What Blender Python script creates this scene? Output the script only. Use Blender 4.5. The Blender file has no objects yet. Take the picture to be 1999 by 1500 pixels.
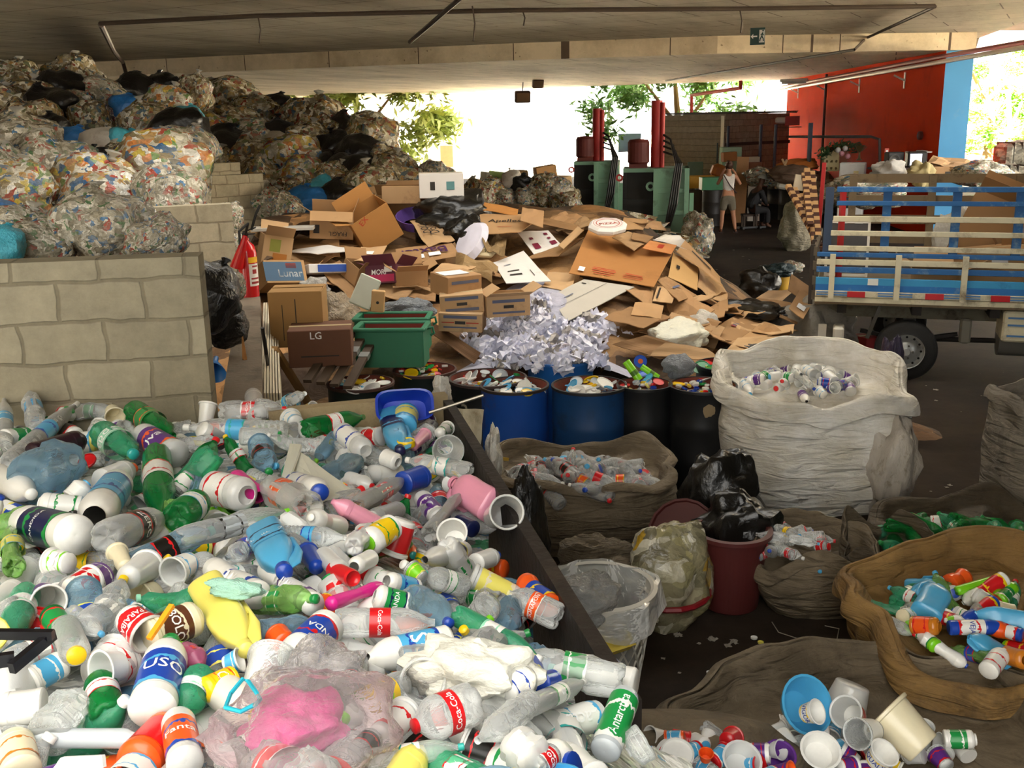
import bpy, math, random
from mathutils import Vector, Matrix, noise
rad = math.radians
V = Vector
SC = bpy.context.scene
COL = SC.collection
# ------------------------------------------------------------ camera
F = 2000.0
CAM = V((0, 0, 2.95))
RM = Matrix.Rotation(rad(90-14.45), 3, 'X') @ Matrix.Rotation(rad(-1.1), 3, 'Z')
cd = bpy.data.cameras.new('camera'); cd.sensor_width = 36.0; cd.lens = 36.0*F/1999.0
cd.clip_start = .05; cd.clip_end = 500
cam = bpy.data.objects.new('camera', cd); COL.objects.link(cam)
cam.matrix_world = Matrix.Translation(CAM) @ RM.to_4x4()
SC.camera = cam
# ------------------------------------------------------------ light
SC.view_settings.view_transform = 'Standard'; SC.view_settings.look = 'None'
SC.view_settings.gamma = 1; SC.view_settings.use_curve_mapping = False
SC.view_settings.exposure = 2.25
SC.cycles.transparent_max_bounces = 24
SC.cycles.max_bounces = 8
wd = bpy.data.worlds.new('sky'); SC.world = wd; wd.use_nodes = True
bg = wd.node_tree.nodes['Background']
bg.inputs[0].default_value = (1.0, .975, .92, 1); bg.inputs[1].default_value = 1.25
sl = bpy.data.lights.new('sun', 'SUN'); sl.energy = 75; sl.angle = rad(1); sl.color = (1, .93, .8)
so = bpy.data.objects.new('sun', sl); COL.objects.link(so)
so.rotation_euler = V((-.7, -.42, .6)).to_track_quat('Z', 'Y').to_euler()

def ray(px, py): return RM @ V(((px-999.5)/F, (750-py)/F, -1))
def PZ(px, py, z):                      # where the line of sight meets height z
    d = ray(px, py); return CAM + d*((z-CAM.z)/d.z)
def PD(px, py, dep): return CAM + ray(px, py)*dep
def depth(P): return -(RM.transposed() @ (P-CAM)).z
def proj(P):
    q = RM.transposed() @ (P-CAM)
    return (999.5+F*q.x/-q.z, 750-F*q.y/-q.z)
def surf(h, px, py, lift=0, d0=1.2, d1=40):   # line of sight meets a height field
    d = ray(px, py); t = d0
    while t < d1:
        p = CAM + d*t
        if p.z <= h(p.x, p.y)+lift: break
        t *= 1.01
    return CAM + d*t
def sm(a, b, x):
    t = max(0, min(1, (x-a)/(b-a))); return t*t*(3-2*t)
def nz(x, y, z=0): return noise.noise(V((x, y, z)))
# ------------------------------------------------------------ mesh helpers
class MB:
    def __init__(s): s.v = []; s.f = []; s.m = []
    def add(s, vf, M=None, mi=0):
        v, f = vf; o = len(s.v)
        s.v += [tuple(M @ V(p)) if M else tuple(p) for p in v]
        s.f += [tuple(i+o for i in q) for q in f]; s.m += [mi]*len(f); return s
    def mesh(s, name, smooth=False):
        me = bpy.data.meshes.new(name); me.from_pydata(s.v, [], s.f)
        me.polygons.foreach_set('material_index', s.m)
        if smooth: me.polygons.foreach_set('use_smooth', [True]*len(s.f))
        me.update()
        if smooth and len(s.f) < 3000: me.set_sharp_from_angle(angle=rad(48))
        return me
def T(x, y, z): return Matrix.Translation((x, y, z))
def RX(a): return Matrix.Rotation(rad(a), 4, 'X')
def RY(a): return Matrix.Rotation(rad(a), 4, 'Y')
def RZ(a): return Matrix.Rotation(rad(a), 4, 'Z')
def S(x, y, z): return Matrix.Diagonal((x, y, z, 1))
def box(sx, sy, sz, c=(0, 0, 0), b=.0):
    x, y, z = sx/2, sy/2, sz/2
    if b > 0:
        v = []; f = []
        for zz, k in ((-z, 1), (-z+b, 0), (z-b, 0), (z, 1)):
            ix, iy = x-b*k, y-b*k
            for (px, py) in ((-ix, -iy+b), (-ix+b, -iy), (ix-b, -iy), (ix, -iy+b), (ix, iy-b), (ix-b, iy), (-ix+b, iy), (-ix, iy-b)):
                v.append((c[0]+px, c[1]+py, c[2]+zz))
        for r in range(3):
            for i in range(8):
                j = (i+1) % 8; f.append((r*8+i, r*8+j, r*8+8+j, r*8+8+i))
        f.append(tuple(range(7, -1, -1))); f.append(tuple(range(24, 32)))
        return v, f
    v = [(c[0]+a*x, c[1]+b_*y, c[2]+d*z) for d in (-1, 1) for b_ in (-1, 1) for a in (-1, 1)]
    return v, [(0, 2, 3, 1), (4, 5, 7, 6), (0, 1, 5, 4), (2, 6, 7, 3), (0, 4, 6, 2), (1, 3, 7, 5)]
def lathe(prof, n=20, fn=None, close=True):
    v = []; f = []
    for (r, z) in prof:
        for i in range(n):
            a = 2*math.pi*i/n; p = (r*math.cos(a), r*math.sin(a), z)
            v.append(fn(p, a) if fn else p)
    for k in range(len(prof)-1):
        for i in range(n):
            j = (i+1) % n; f.append((k*n+i, k*n+j, k*n+n+j, k*n+n+i))
    return v, f
def tube(pts, r, n=8, caps=True):
    pts = [V(p) for p in pts]; v = []; f = []
    rr = r if isinstance(r, (list, tuple)) else [r]*len(pts)
    up = V((0, 0, 1)); px = None
    for k, p in enumerate(pts):
        d = (pts[min(k+1, len(pts)-1)]-pts[max(k-1, 0)]).normalized()
        if px is None:
            px = d.cross(up)
            if px.length < .1: px = d.cross(V((0, 1, 0)))
        px = (px - d*px.dot(d)).normalized(); py = d.cross(px)
        for i in range(n):
            a = 2*math.pi*i/n; v.append(tuple(p+px*math.cos(a)*rr[k]+py*math.sin(a)*rr[k]))
    for k in range(len(pts)-1):
        for i in range(n):
            j = (i+1) % n; f.append((k*n+i, k*n+j, k*n+n+j, k*n+n+i))
    if caps:
        f.append(tuple(range(n-1, -1, -1))); f.append(tuple(range(len(v)-n, len(v))))
    return v, f
def bar(a, b, w, h):                    # rectangular bar between two points
    a, b = V(a), V(b); d = (b-a); L = d.length
    q = d.to_track_quat('X', 'Z').to_matrix().to_4x4()
    v, f = box(L, w, h)
    M = Matrix.Translation((a+b)/2) @ q
    return [tuple(M @ V(p)) for p in v], f
def patch(c, nu=8, nv=8, th=.008, wob=0, seed=0, fold=None):   # a thick sheet spanned by four corners
    c = [V(p) for p in c]; v = []; f = []
    n = (c[1]-c[0]).cross(c[3]-c[0]).normalized()
    if n.z < 0: n = -n
    for s_ in (0, 1):
        for j in range(nv+1):
            for i in range(nu+1):
                u, w = i/nu, j/nv
                p = (c[0]*(1-u)+c[1]*u)*(1-w)+(c[3]*(1-u)+c[2]*u)*w
                o = wob*nz(u*2.3+seed*7.1, w*2.3, seed)
                if fold: o += fold*abs(u-.5)*2*.5
                v.append(tuple(p+n*(o-th*s_)))
    N = (nu+1)*(nv+1)
    for j in range(nv):
        for i in range(nu):
            a = j*(nu+1)+i; q = (a, a+1, a+nu+2, a+nu+1)
            f.append(q); f.append(tuple(N+k for k in reversed(q)))
    edge = [i for i in range(nu+1)]+[j*(nu+1)+nu for j in range(1, nv+1)]+[nv*(nu+1)+i for i in range(nu-1, -1, -1)]+[j*(nu+1) for j in range(nv-1, 0, -1)]
    for k in range(len(edge)):
        a, b = edge[k], edge[(k+1) % len(edge)]; f.append((b, a, a+N, b+N))
    return v, f
def blob(seed=0, nu=20, nv=14, amp=.2, fr=1.6, flat=1, pinch=0):
    v = []; f = []
    for j in range(nv+1):
        t = math.pi*j/nv
        for i in range(nu):
            a = 2*math.pi*i/nu
            d = V((math.sin(t)*math.cos(a), math.sin(t)*math.sin(a), -math.cos(t)))
            r = 1+amp*noise.noise(d*fr+V((seed*3.7, seed*1.3, 0)))*1.6+amp*.45*noise.noise(d*fr*3.1+V((seed, 9, 3)))
            if pinch and t > 2.35: r *= 1+pinch*(sm(2.35, 3.14, t))*.5; d.x *= 1-.75*sm(2.4, 3.0, t); d.y *= 1-.75*sm(2.4, 3.0, t)
            p = d*r; p.z *= flat; v.append(tuple(p))
    for j in range(nv):
        for i in range(nu):
            k = (i+1) % nu; f.append((j*nu+i, j*nu+k, j*nu+nu+k, j*nu+nu+i))
    return v, f
# ------------------------------------------------------------ objects
def obj(name, me, mats, parent=None, M=None):
    if isinstance(me, MB): me = me.mesh(name)
    o = bpy.data.objects.new(name, me)
    if not isinstance(mats, (list, tuple)): mats = [mats]
    if len(me.materials) == 0:
        for m in mats: me.materials.append(m)
    for i, m in enumerate(mats):
        if me.materials[i] != m:
            o.material_slots[i].link = 'OBJECT'; o.material_slots[i].material = m
    if M is not None: o.matrix_basis = M
    if parent: o.parent = parent
    COL.objects.link(o); return o
LAB = {}
def tag(o, label=None, cat=None, group=None, kind=None):
    if label:
        label = ' '.join(label.split()[:16]); o['label'] = label; LAB[label] = LAB.get(label, 0)+1
    if cat: o['category'] = cat
    if group: o['group'] = group
    if kind: o['kind'] = kind
    return o
def thing(name, label, cat, loc=(0, 0, 0), M=None, group=None):
    o = bpy.data.objects.new(name, None); o.empty_display_size = .1; COL.objects.link(o)
    if M is not None: o.matrix_basis = M
    else: o.location = loc
    return tag(o, label, cat, group)
def struct(name, me, mats, M=None):
    return tag(obj(name, me, mats, None, M), kind='structure')
TX = {}
def text_vf(s):
    if s in TX: return TX[s]
    cu = bpy.data.curves.new('lettering', 'FONT'); cu.body = s; cu.align_x = 'CENTER'; cu.align_y = 'CENTER'; cu.size = 1.35; cu.resolution_u = 2; cu.offset = .012
    o = bpy.data.objects.new('lettering', cu); COL.objects.link(o)
    bpy.context.view_layer.update()
    me = bpy.data.meshes.new_from_object(o.evaluated_get(bpy.context.evaluated_depsgraph_get()))
    TX[s] = ([tuple(v.co) for v in me.vertices], [tuple(p.vertices) for p in me.polygons])
    bpy.data.objects.remove(o); bpy.data.curves.remove(cu); bpy.data.meshes.remove(me)
    return TX[s]
def text_on(s, parent, mat, M, h):      # flat lettering, M places it (x right, y up, z out)
    v, f = text_vf(s); mb = MB(); mb.add((v, f), M @ S(h, h, h))
    return obj('lettering', mb, mat, parent)
# ------------------------------------------------------------ materials
MC = {}
def srgb(c):
    if isinstance(c, str): c = tuple(int(c[i:i+2], 16)/255 for i in (0, 2, 4))
    return tuple(x/12.92 if x <= .04045 else ((x+.055)/1.055)**2.4 for x in c)+(1,)
def nodes(name):
    m = bpy.data.materials.new(name); m.use_nodes = True
    return m, m.node_tree.nodes, m.node_tree.links, m.node_tree.nodes['Principled BSDF']
def mat(c, rough=.5, metal=0, var=.15, dirt=0, dc='3a2f24', scale=6, bump=0, bs=30, coat=0, name=None, emit=0):
    key = (c, rough, metal, var, dirt, dc, scale, bump, bs, coat, emit)
    if key in MC: return MC[key]
    m, N, L, P = nodes(name or 'paint_'+str(c))
    P.inputs['Roughness'].default_value = rough; P.inputs['Metallic'].default_value = metal
    P.inputs['Coat Weight'].default_value = coat
    tc = N.new('ShaderNodeTexCoord'); col = srgb(c)
    nt = N.new('ShaderNodeTexNoise'); nt.inputs['Scale'].default_value = scale; nt.inputs['Detail'].default_value = 5
    L.new(tc.outputs['Object'], nt.inputs['Vector'])
    mr = N.new('ShaderNodeMix'); mr.data_type = 'RGBA'
    mr.inputs[6].default_value = tuple(x*(1-var) for x in col[:3])+(1,); mr.inputs[7].default_value = tuple(min(1, x*(1+var)) for x in col[:3])+(1,)
    L.new(nt.outputs[0], mr.inputs[0]); out = mr.outputs[2]
    if dirt:
        n2 = N.new('ShaderNodeTexNoise'); n2.inputs['Scale'].default_value = scale*.6; n2.inputs['Detail'].default_value = 7; n2.inputs['Roughness'].default_value = .7
        L.new(tc.outputs['Object'], n2.inputs['Vector'])
        cr = N.new('ShaderNodeValToRGB'); cr.color_ramp.elements[0].position = .62-dirt*.3; cr.color_ramp.elements[1].position = .78-dirt*.15
        L.new(n2.outputs[0], cr.inputs[0])
        m2 = N.new('ShaderNodeMix'); m2.data_type = 'RGBA'; m2.inputs[7].default_value = srgb(dc)
        L.new(cr.outputs[0], m2.inputs[0]); L.new(out, m2.inputs[6]); out = m2.outputs[2]
    L.new(out, P.inputs['Base Color'])
    if bump:
        n3 = N.new('ShaderNodeTexNoise'); n3.inputs['Scale'].default_value = bs; n3.inputs['Detail'].default_value = 6
        L.new(tc.outputs['Object'], n3.inputs['Vector'])
        b = N.new('ShaderNodeBump'); b.inputs['Strength'].default_value = bump; b.inputs['Distance'].default_value = .02
        L.new(n3.outputs[0], b.inputs['Height']); L.new(b.outputs[0], P.inputs['Normal'])
    if emit:
        P.inputs['Emission Color'].default_value = col; P.inputs['Emission Strength'].default_value = emit
    MC[key] = m; return m
def film(c, a=.35, rough=.12, bump=.3, bs=9, white=.0):   # thin see-through plastic
    key = ('film', c, a, rough, bump, bs)
    if key in MC: return MC[key]
    m, N, L, P = nodes('clear_plastic_'+str(c)); col = srgb(c)
    P.inputs['Base Color'].default_value = col; P.inputs['Roughness'].default_value = rough; P.inputs['Specular IOR Level'].default_value = .8
    tr = N.new('ShaderNodeBsdfTransparent'); tr.inputs[0].default_value = tuple(.45+.55*x for x in col[:3])+(1,)
    fr = N.new('ShaderNodeFresnel'); fr.inputs[0].default_value = 1.6
    ma = N.new('ShaderNodeMath'); ma.operation = 'MULTIPLY_ADD'; ma.inputs[1].default_value = .85; ma.inputs[2].default_value = a; ma.use_clamp = True
    L.new(fr.outputs[0], ma.inputs[0])
    mx = N.new('ShaderNodeMixShader'); L.new(ma.outputs[0], mx.inputs[0]); L.new(tr.outputs[0], mx.inputs[1]); L.new(P.outputs[0], mx.inputs[2])
    L.new(mx.outputs[0], N['Material Output'].inputs[0])
    tc = N.new('ShaderNodeTexCoord'); n3 = N.new('ShaderNodeTexNoise'); n3.inputs['Scale'].default_value = bs; n3.inputs['Detail'].default_value = 3; n3.inputs['Distortion'].default_value = 1
    L.new(tc.outputs['Object'], n3.inputs['Vector'])
    b = N.new('ShaderNodeBump'); b.inputs['Strength'].default_value = bump; b.inputs['Distance'].default_value = .05
    L.new(n3.outputs[0], b.inputs['Height'])
    for q in (P, fr): L.new(b.outputs[0], q.inputs['Normal'])
    MC[key] = m; return m
def trashmat(seed, pal, scale=7, gloss=.25, filmc='9a968a', filmk=.35):   # rubbish packed under a see-through film
    m, N, L, P = nodes('packed_rubbish'); P.inputs['Roughness'].default_value = gloss
    tc = N.new('ShaderNodeTexCoord'); oi = N.new('ShaderNodeObjectInfo')
    ad = N.new('ShaderNodeVectorMath'); ad.operation = 'MULTIPLY_ADD'
    L.new(tc.outputs['Object'], ad.inputs[0]); ad.inputs[1].default_value = (1, 1, 1)
    mu = N.new('ShaderNodeMath'); mu.operation = 'MULTIPLY'; mu.inputs[1].default_value = 37+seed; L.new(oi.outputs['Random'], mu.inputs[0])
    L.new(mu.outputs[0], ad.inputs[2])
    nd = N.new('ShaderNodeTexNoise'); nd.inputs['Scale'].default_value = 4; L.new(ad.outputs[0], nd.inputs['Vector'])
    ad2 = N.new('ShaderNodeVectorMath'); ad2.operation = 'MULTIPLY_ADD'; ad2.inputs[1].default_value = (.35, .35, .35)
    L.new(nd.outputs['Color'], ad2.inputs[0]); L.new(ad.outputs[0], ad2.inputs[2])
    vo = N.new('ShaderNodeTexVoronoi'); vo.inputs['Scale'].default_value = scale; vo.distance = 'CHEBYCHEV'; L.new(ad2.outputs[0], vo.inputs['Vector'])
    cr = N.new('ShaderNodeValToRGB'); cr.color_ramp.interpolation = 'CONSTANT'; e = cr.color_ramp.elements
    while len(e) < len(pal): e.new(.5)
    for i, c in enumerate(pal): e[i].position = i/len(pal); e[i].color = srgb(c)
    sp = N.new('ShaderNodeSeparateColor'); L.new(vo.outputs['Color'], sp.inputs[0]); L.new(sp.outputs[0], cr.inputs[0])
    v2 = N.new('ShaderNodeTexVoronoi'); v2.inputs['Scale'].default_value = scale*3.2; L.new(ad2.outputs[0], v2.inputs['Vector'])
    s2 = N.new('ShaderNodeSeparateColor'); L.new(v2.outputs['Color'], s2.inputs[0])
    m0 = N.new('ShaderNodeMix'); m0.data_type = 'RGBA'; m0.blend_type = 'MULTIPLY'; m0.inputs[0].default_value = .6
    L.new(cr.outputs[0], m0.inputs[6])
    g = N.new('ShaderNodeMapRange'); g.inputs[3].default_value = .35; g.inputs[4].default_value = 1.15; L.new(s2.outputs[1], g.inputs[0])
    L.new(g.outputs[0], m0.inputs[7])
    n2 = N.new('ShaderNodeTexNoise'); n2.inputs['Scale'].default_value = 3; n2.inputs['Detail'].default_value = 4; L.new(ad.outputs[0], n2.inputs['Vector'])
    m1 = N.new('ShaderNodeMix'); m1.data_type = 'RGBA'; m1.inputs[7].default_value = srgb(filmc)
    g2 = N.new('ShaderNodeMapRange'); g2.inputs[1].default_value = .4; g2.inputs[2].default_value = .7; g2.inputs[4].default_value = filmk*1.8; L.new(n2.outputs[0], g2.inputs[0])
    L.new(g2.outputs[0], m1.inputs[0]); L.new(m0.outputs[2], m1.inputs[6]); L.new(m1.outputs[2], P.inputs['Base Color'])
    b = N.new('ShaderNodeBump'); b.inputs['Strength'].default_value = .7; b.inputs['Distance'].default_value = .04
    n3 = N.new('ShaderNodeTexNoise'); n3.inputs['Scale'].default_value = 5; n3.inputs['Detail'].default_value = 5; n3.inputs['Distortion'].default_value = 1.5; L.new(ad.outputs[0], n3.inputs['Vector'])
    L.new(n3.outputs[0], b.inputs['Height']); L.new(b.outputs[0], P.inputs['Normal'])
    return m
def blockmat(c='a69f8c', c2='8d8674', bw=.39, bh=.19, mortar='79715f', scale=1.0):
    m, N, L, P = nodes('concrete_blocks'); P.inputs['Roughness'].default_value = .9
    tc = N.new('ShaderNodeTexCoord'); mp = N.new('ShaderNodeMapping'); mp.inputs['Rotation'].default_value = (rad(90), 0, 0)
    L.new(tc.outputs['Object'], mp.inputs[0])
    n0 = N.new('ShaderNodeTexNoise'); n0.inputs['Scale'].default_value = 5; L.new(mp.outputs[0], n0.inputs['Vector'])
    a = N.new('ShaderNodeVectorMath'); a.operation = 'MULTIPLY_ADD'; a.inputs[1].default_value = (.06, .05, 0); L.new(n0.outputs['Color'], a.inputs[0]); L.new(mp.outputs[0], a.inputs[2])
    br = N.new('ShaderNodeTexBrick'); br.inputs['Scale'].default_value = 1; br.inputs['Brick Width'].default_value = bw+.01; br.inputs['Row Height'].default_value = bh+.01
    br.inputs['Mortar Size'].default_value = .012; br.inputs['Mortar Smooth'].default_value = .6
    br.inputs['Color1'].default_value = srgb(c); br.inputs['Color2'].default_value = srgb(c2); br.inputs['Mortar'].default_value = srgb(mortar)
    L.new(a.outputs[0], br.inputs['Vector'])
    n = N.new('ShaderNodeTexNoise'); n.inputs['Scale'].default_value = 7; n.inputs['Detail'].default_value = 10; n.inputs['Roughness'].default_value = .75; L.new(tc.outputs['Object'], n.inputs['Vector'])
    mx = N.new('ShaderNodeMix'); mx.data_type = 'RGBA'; mx.blend_type = 'MULTIPLY'; mx.inputs[0].default_value = .7
    g = N.new('ShaderNodeMapRange'); g.inputs[1].default_value = .3; g.inputs[2].default_value = .7; g.inputs[3].default_value = .6; g.inputs[4].default_value = 1.2; L.new(n.outputs[0], g.inputs[0])
    L.new(br.outputs[0], mx.inputs[6]); L.new(g.outputs[0], mx.inputs[7]); L.new(mx.outputs[2], P.inputs['Base Color'])
    b = N.new('ShaderNodeBump'); b.inputs['Strength'].default_value = .5; b.inputs['Distance'].default_value = .02; b.invert = True
    L.new(br.outputs['Fac'], b.inputs['Height'])
    b2 = N.new('ShaderNodeBump'); b2.inputs['Strength'].default_value = .5; b2.inputs['Distance'].default_value = .01; L.new(n.outputs[0], b2.inputs['Height']); L.new(b.outputs[0], b2.inputs['Normal'])
    L.new(b2.outputs[0], P.inputs['Normal']); return m
def slabmat(c, c2, boards=1.1, rot=0, stain='5c4a38'):     # board-marked concrete
    m, N, L, P = nodes('board_marked_concrete'); P.inputs['Roughness'].default_value = .85
    tc = N.new('ShaderNodeTexCoord'); mp = N.new('ShaderNodeMapping'); mp.inputs['Rotation'].default_value = (0, 0, rad(rot)); L.new(tc.outputs['Object'], mp.inputs[0])
    br = N.new('ShaderNodeTexBrick'); br.inputs['Scale'].default_value = 1; br.inputs['Brick Width'].default_value = 2.4; br.inputs['Row Height'].default_value = boards
    br.inputs['Mortar Size'].default_value = .012; br.inputs['Color1'].default_value = srgb(c); br.inputs['Color2'].default_value = srgb(c2); br.inputs['Mortar'].default_value = srgb(stain)
    L.new(mp.outputs[0], br.inputs['Vector'])
    n = N.new('ShaderNodeTexNoise'); n.inputs['Scale'].default_value = .9; n.inputs['Detail'].default_value = 9; n.inputs['Roughness'].default_value = .7
    mp2 = N.new('ShaderNodeMapping'); mp2.inputs['Scale'].default_value = (1, .25, 1); L.new(mp.outputs[0], mp2.inputs[0]); L.new(mp2.outputs[0], n.inputs['Vector'])
    cr = N.new('ShaderNodeValToRGB'); cr.color_ramp.elements[0].position = .35; cr.color_ramp.elements[0].color = (.55, .52, .48, 1); cr.color_ramp.elements[1].position = .6
    L.new(n.outputs[0], cr.inputs[0])
    mx = N.new('ShaderNodeMix'); mx.data_type = 'RGBA'; mx.blend_type = 'MULTIPLY'; mx.inputs[0].default_value = .8
    L.new(br.outputs[0], mx.inputs[6]); L.new(cr.outputs[0], mx.inputs[7])
    n4 = N.new('ShaderNodeTexNoise'); n4.inputs['Scale'].default_value = 9; n4.inputs['Detail'].default_value = 3; L.new(tc.outputs['Object'], n4.inputs['Vector'])
    c4 = N.new('ShaderNodeValToRGB'); c4.color_ramp.elements[0].position = .27; c4.color_ramp.elements[0].color = (.3, .25, .2, 1); c4.color_ramp.elements[1].position = .31; L.new(n4.outputs[0], c4.inputs[0])
    m3 = N.new('ShaderNodeMix'); m3.data_type = 'RGBA'; m3.blend_type = 'MULTIPLY'; m3.inputs[0].default_value = .8; L.new(mx.outputs[2], m3.inputs[6]); L.new(c4.outputs[0], m3.inputs[7])
    L.new(m3.outputs[2], P.inputs['Base Color']); return m
def labelmat(c1, c2, seed=0):          # printed wrapper: two-colour print with bands along its height
    key = ('lab', c1, c2, seed)
    if key in MC: return MC[key]
    m, N, L, P = nodes('printed_label'); P.inputs['Roughness'].default_value = .3
    tc = N.new('ShaderNodeTexCoord'); sp = N.new('ShaderNodeSeparateXYZ'); L.new(tc.outputs['Generated'], sp.inputs[0])
    n = N.new('ShaderNodeTexNoise'); n.inputs['Scale'].default_value = 3.5; L.new(tc.outputs['Generated'], n.inputs['Vector'])
    ma = N.new('ShaderNodeMath'); ma.operation = 'MULTIPLY_ADD'; ma.inputs[1].default_value = .35; L.new(n.outputs[0], ma.inputs[0]); L.new(sp.outputs[2], ma.inputs[2])
    cr = N.new('ShaderNodeValToRGB'); cr.color_ramp.interpolation = 'CONSTANT'; e = cr.color_ramp.elements
    pos = [(0, c2), (.22+.02*seed, c1), (1.02, c2), (1.12, c1)]
    e[0].position = 0; e[0].color = srgb(c2); e[1].position = .27; e[1].color = srgb(c1)
    x = e.new(.86); x.color = srgb(c2); x = e.new(.93); x.color = srgb(c1)
    L.new(ma.outputs[0], cr.inputs[0]); L.new(cr.outputs[0], P.inputs['Base Color'])
    MC[key] = m; return m
PAL = dict(w='e9e8e2', n='e3d9b8', y='e8dd6a', Y='f0c818', b='4fa9d8', B='1c44a8', k='15130f', o='ee5a1c', O='c97a22', r='cf1a20', p='e79ab2', m='e0258f',
           v='5b2a80', s='b9c0c4', u='5a3420', l='7ed321', t='2fa8a0', g='1e8f45', N='141c48', e='8fd0b0', d='2a1420', G='cfe0d8', c='d4d8d4', C='e0e2de')
CC = '(clear)'
BODY = {'c': ('fafcfb', .2), 'C': ('f6f7f4', .55), 'g': ('22b058', .2), 'G': ('5cd0a0', .26), 'a': ('b4d8ec', .14), 'A': ('d8a050', .3), 'z': ('a8e07c', .3), 'P': ('d878a0', .4)}
def bodymat(k):
    if k in BODY: return film(BODY[k][0], BODY[k][1], bump=.14 if k != 'C' else .06, bs=5)
    return mat(PAL[k], .32, var=.06, scale=4, coat=.2)
# ------------------------------------------------------------ setting
def prism(pts, z0, z1):
    n = len(pts); v = [(p[0], p[1], z0) for p in pts]+[(p[0], p[1], z1) for p in pts]
    f = [tuple(range(n-1, -1, -1)), tuple(range(n, 2*n))]+[(i, (i+1) % n, n+(i+1) % n, n+i) for i in range(n)]
    return v, f
def floor_mat():
    m, N, L, P = nodes('dirty_asphalt_floor'); tc = N.new('ShaderNodeTexCoord')
    n = N.new('ShaderNodeTexNoise'); n.inputs['Scale'].default_value = .8; n.inputs['Detail'].default_value = 12; n.inputs['Roughness'].default_value = .72; L.new(tc.outputs['Object'], n.inputs['Vector'])
    cr = N.new('ShaderNodeValToRGB'); e = cr.color_ramp.elements
    e[0].position = .3; e[0].color = srgb('17120e'); e[1].position = .72; e[1].color = srgb('3c3127')
    L.new(n.outputs[0], cr.inputs[0])
    n2 = N.new('ShaderNodeTexNoise'); n2.inputs['Scale'].default_value = 26; n2.inputs['Detail'].default_value = 4; L.new(tc.outputs['Object'], n2.inputs['Vector'])
    c2 = N.new('ShaderNodeValToRGB'); c2.color_ramp.elements[0].position = .74; c2.color_ramp.elements[1].position = .78; L.new(n2.outputs[0], c2.inputs[0])
    mx = N.new('ShaderNodeMix'); mx.data_type = 'RGBA'; mx.inputs[7].default_value = srgb('8b8072'); L.new(c2.outputs[0], mx.inputs[0]); L.new(cr.outputs[0], mx.inputs[6])
    L.new(mx.outputs[2], P.inputs['Base Color']); P.inputs['Roughness'].default_value = .85; P.inputs['Specular IOR Level'].default_value = .15
    b = N.new('ShaderNodeBump'); b.inputs['Strength'].default_value = .4; b.inputs['Distance'].default_value = .02; L.new(n.outputs[0], b.inputs['Height']); L.new(b.outputs[0], P.inputs['Normal'])
    return m
struct('floor', MB().add(box(60, 66, .3, (0, 22, -.15))), floor_mat())
tag(obj('street_ground', MB().add(box(260, 130, .28, (0, 120, -.16))).add(box(100, 66, .28, (80, 22, -.16))), mat('e6dcc6', .9, scale=.5)), kind='structure')
bpy.data.objects['street_ground'].name = 'ground_street'
ZL, ZU = 4.3, 4.68
low = [PZ(x, y, ZL) for x, y in ((-900, 196), (-200, 165), (100, 153), (500, 137), (1000, 118), (1400, 105), (1905, 97))]
upr = [PZ(x, y, ZU) for x, y in ((-900, 188), (-200, 160), (100, 143), (500, 117), (1000, 92), (1400, 82), (1912, 74))]
far = [PZ(x, y, ZL) for x, y in ((-600, 236), (300, 216), (540, 204), (1000, 175), (1250, 165), (1538, 156))]
cz = slabmat('c4baa2', 'b8ae98', 1.1, 28); cz2 = slabmat('dccaa8', 'd2be9c', 1.25, 20)
mb = MB()
pl = [tuple(p) for p in upr]
rt = [PZ(1999, 42, ZU), PZ(2120, -5, ZU)]
mb.add(prism([(p[0], p[1]) for p in pl]+[(rt[0].x, rt[0].y), (rt[1].x, 13), (-16, 13)], ZU, 5.9)).add(prism([(-4, 11.6), (4.8, 11.6), (4.8, 13), (-4, 13)], ZU, 5.9))
for q_ in ([(rt[1].x, 13), (9.8, -14), (4.8, -14), (4.8, 13)], [(-16, 13), (-16, 1.5), (-4, 1.5), (-4, 13)], [(-4, 9.1), (-4, 1.5), (-3.99, 1.5), (1.2, 1.5), (1.6, -14), (4.8, -14), (4.8, 9.1)]): mb.add(prism(q_, ZU, 5.9))  # near roof out of view: gaps and rear extension shaped for the light
struct('added_sun_block_upper', MB().add(box(.4, 9, 7.5, (-4.25, 10, 9.6))), mat('8d8470', .9))  # added above the roof, unseen: keeps direct sun out of the gap
struct('ceiling', mb, cz)
mb = MB(); n = len(low)
mb.add(([tuple(p) for p in low]+[tuple(p) for p in upr], [(i, i+1, n+i+1, n+i) for i in range(n-1)]))
struct('ceiling_step', mb, mat('cfcab2', .85, dirt=.05, scale=3, name='pale_beam_face')).name = 'trim_1'
pw0 = PZ(1848, 99, ZL); pw1 = PZ(1538, 156, ZL)
pd = (pw0-pw1).normalized(); pn = V((-pd.y, pd.x, 0));
if pn.x < 0: pn = -pn
pth = .62
e0 = pw0+pn*pth; e1 = pw1+pn*pth
mb = MB().add(prism([(p.x, p.y) for p in low]+[(e0.x, e0.y), (e1.x, e1.y)]+[(p.x, p.y) for p in reversed(far)], ZL, 5.9))
struct('ceiling_lower', mb, cz2).name = 'ceiling_far'
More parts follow.
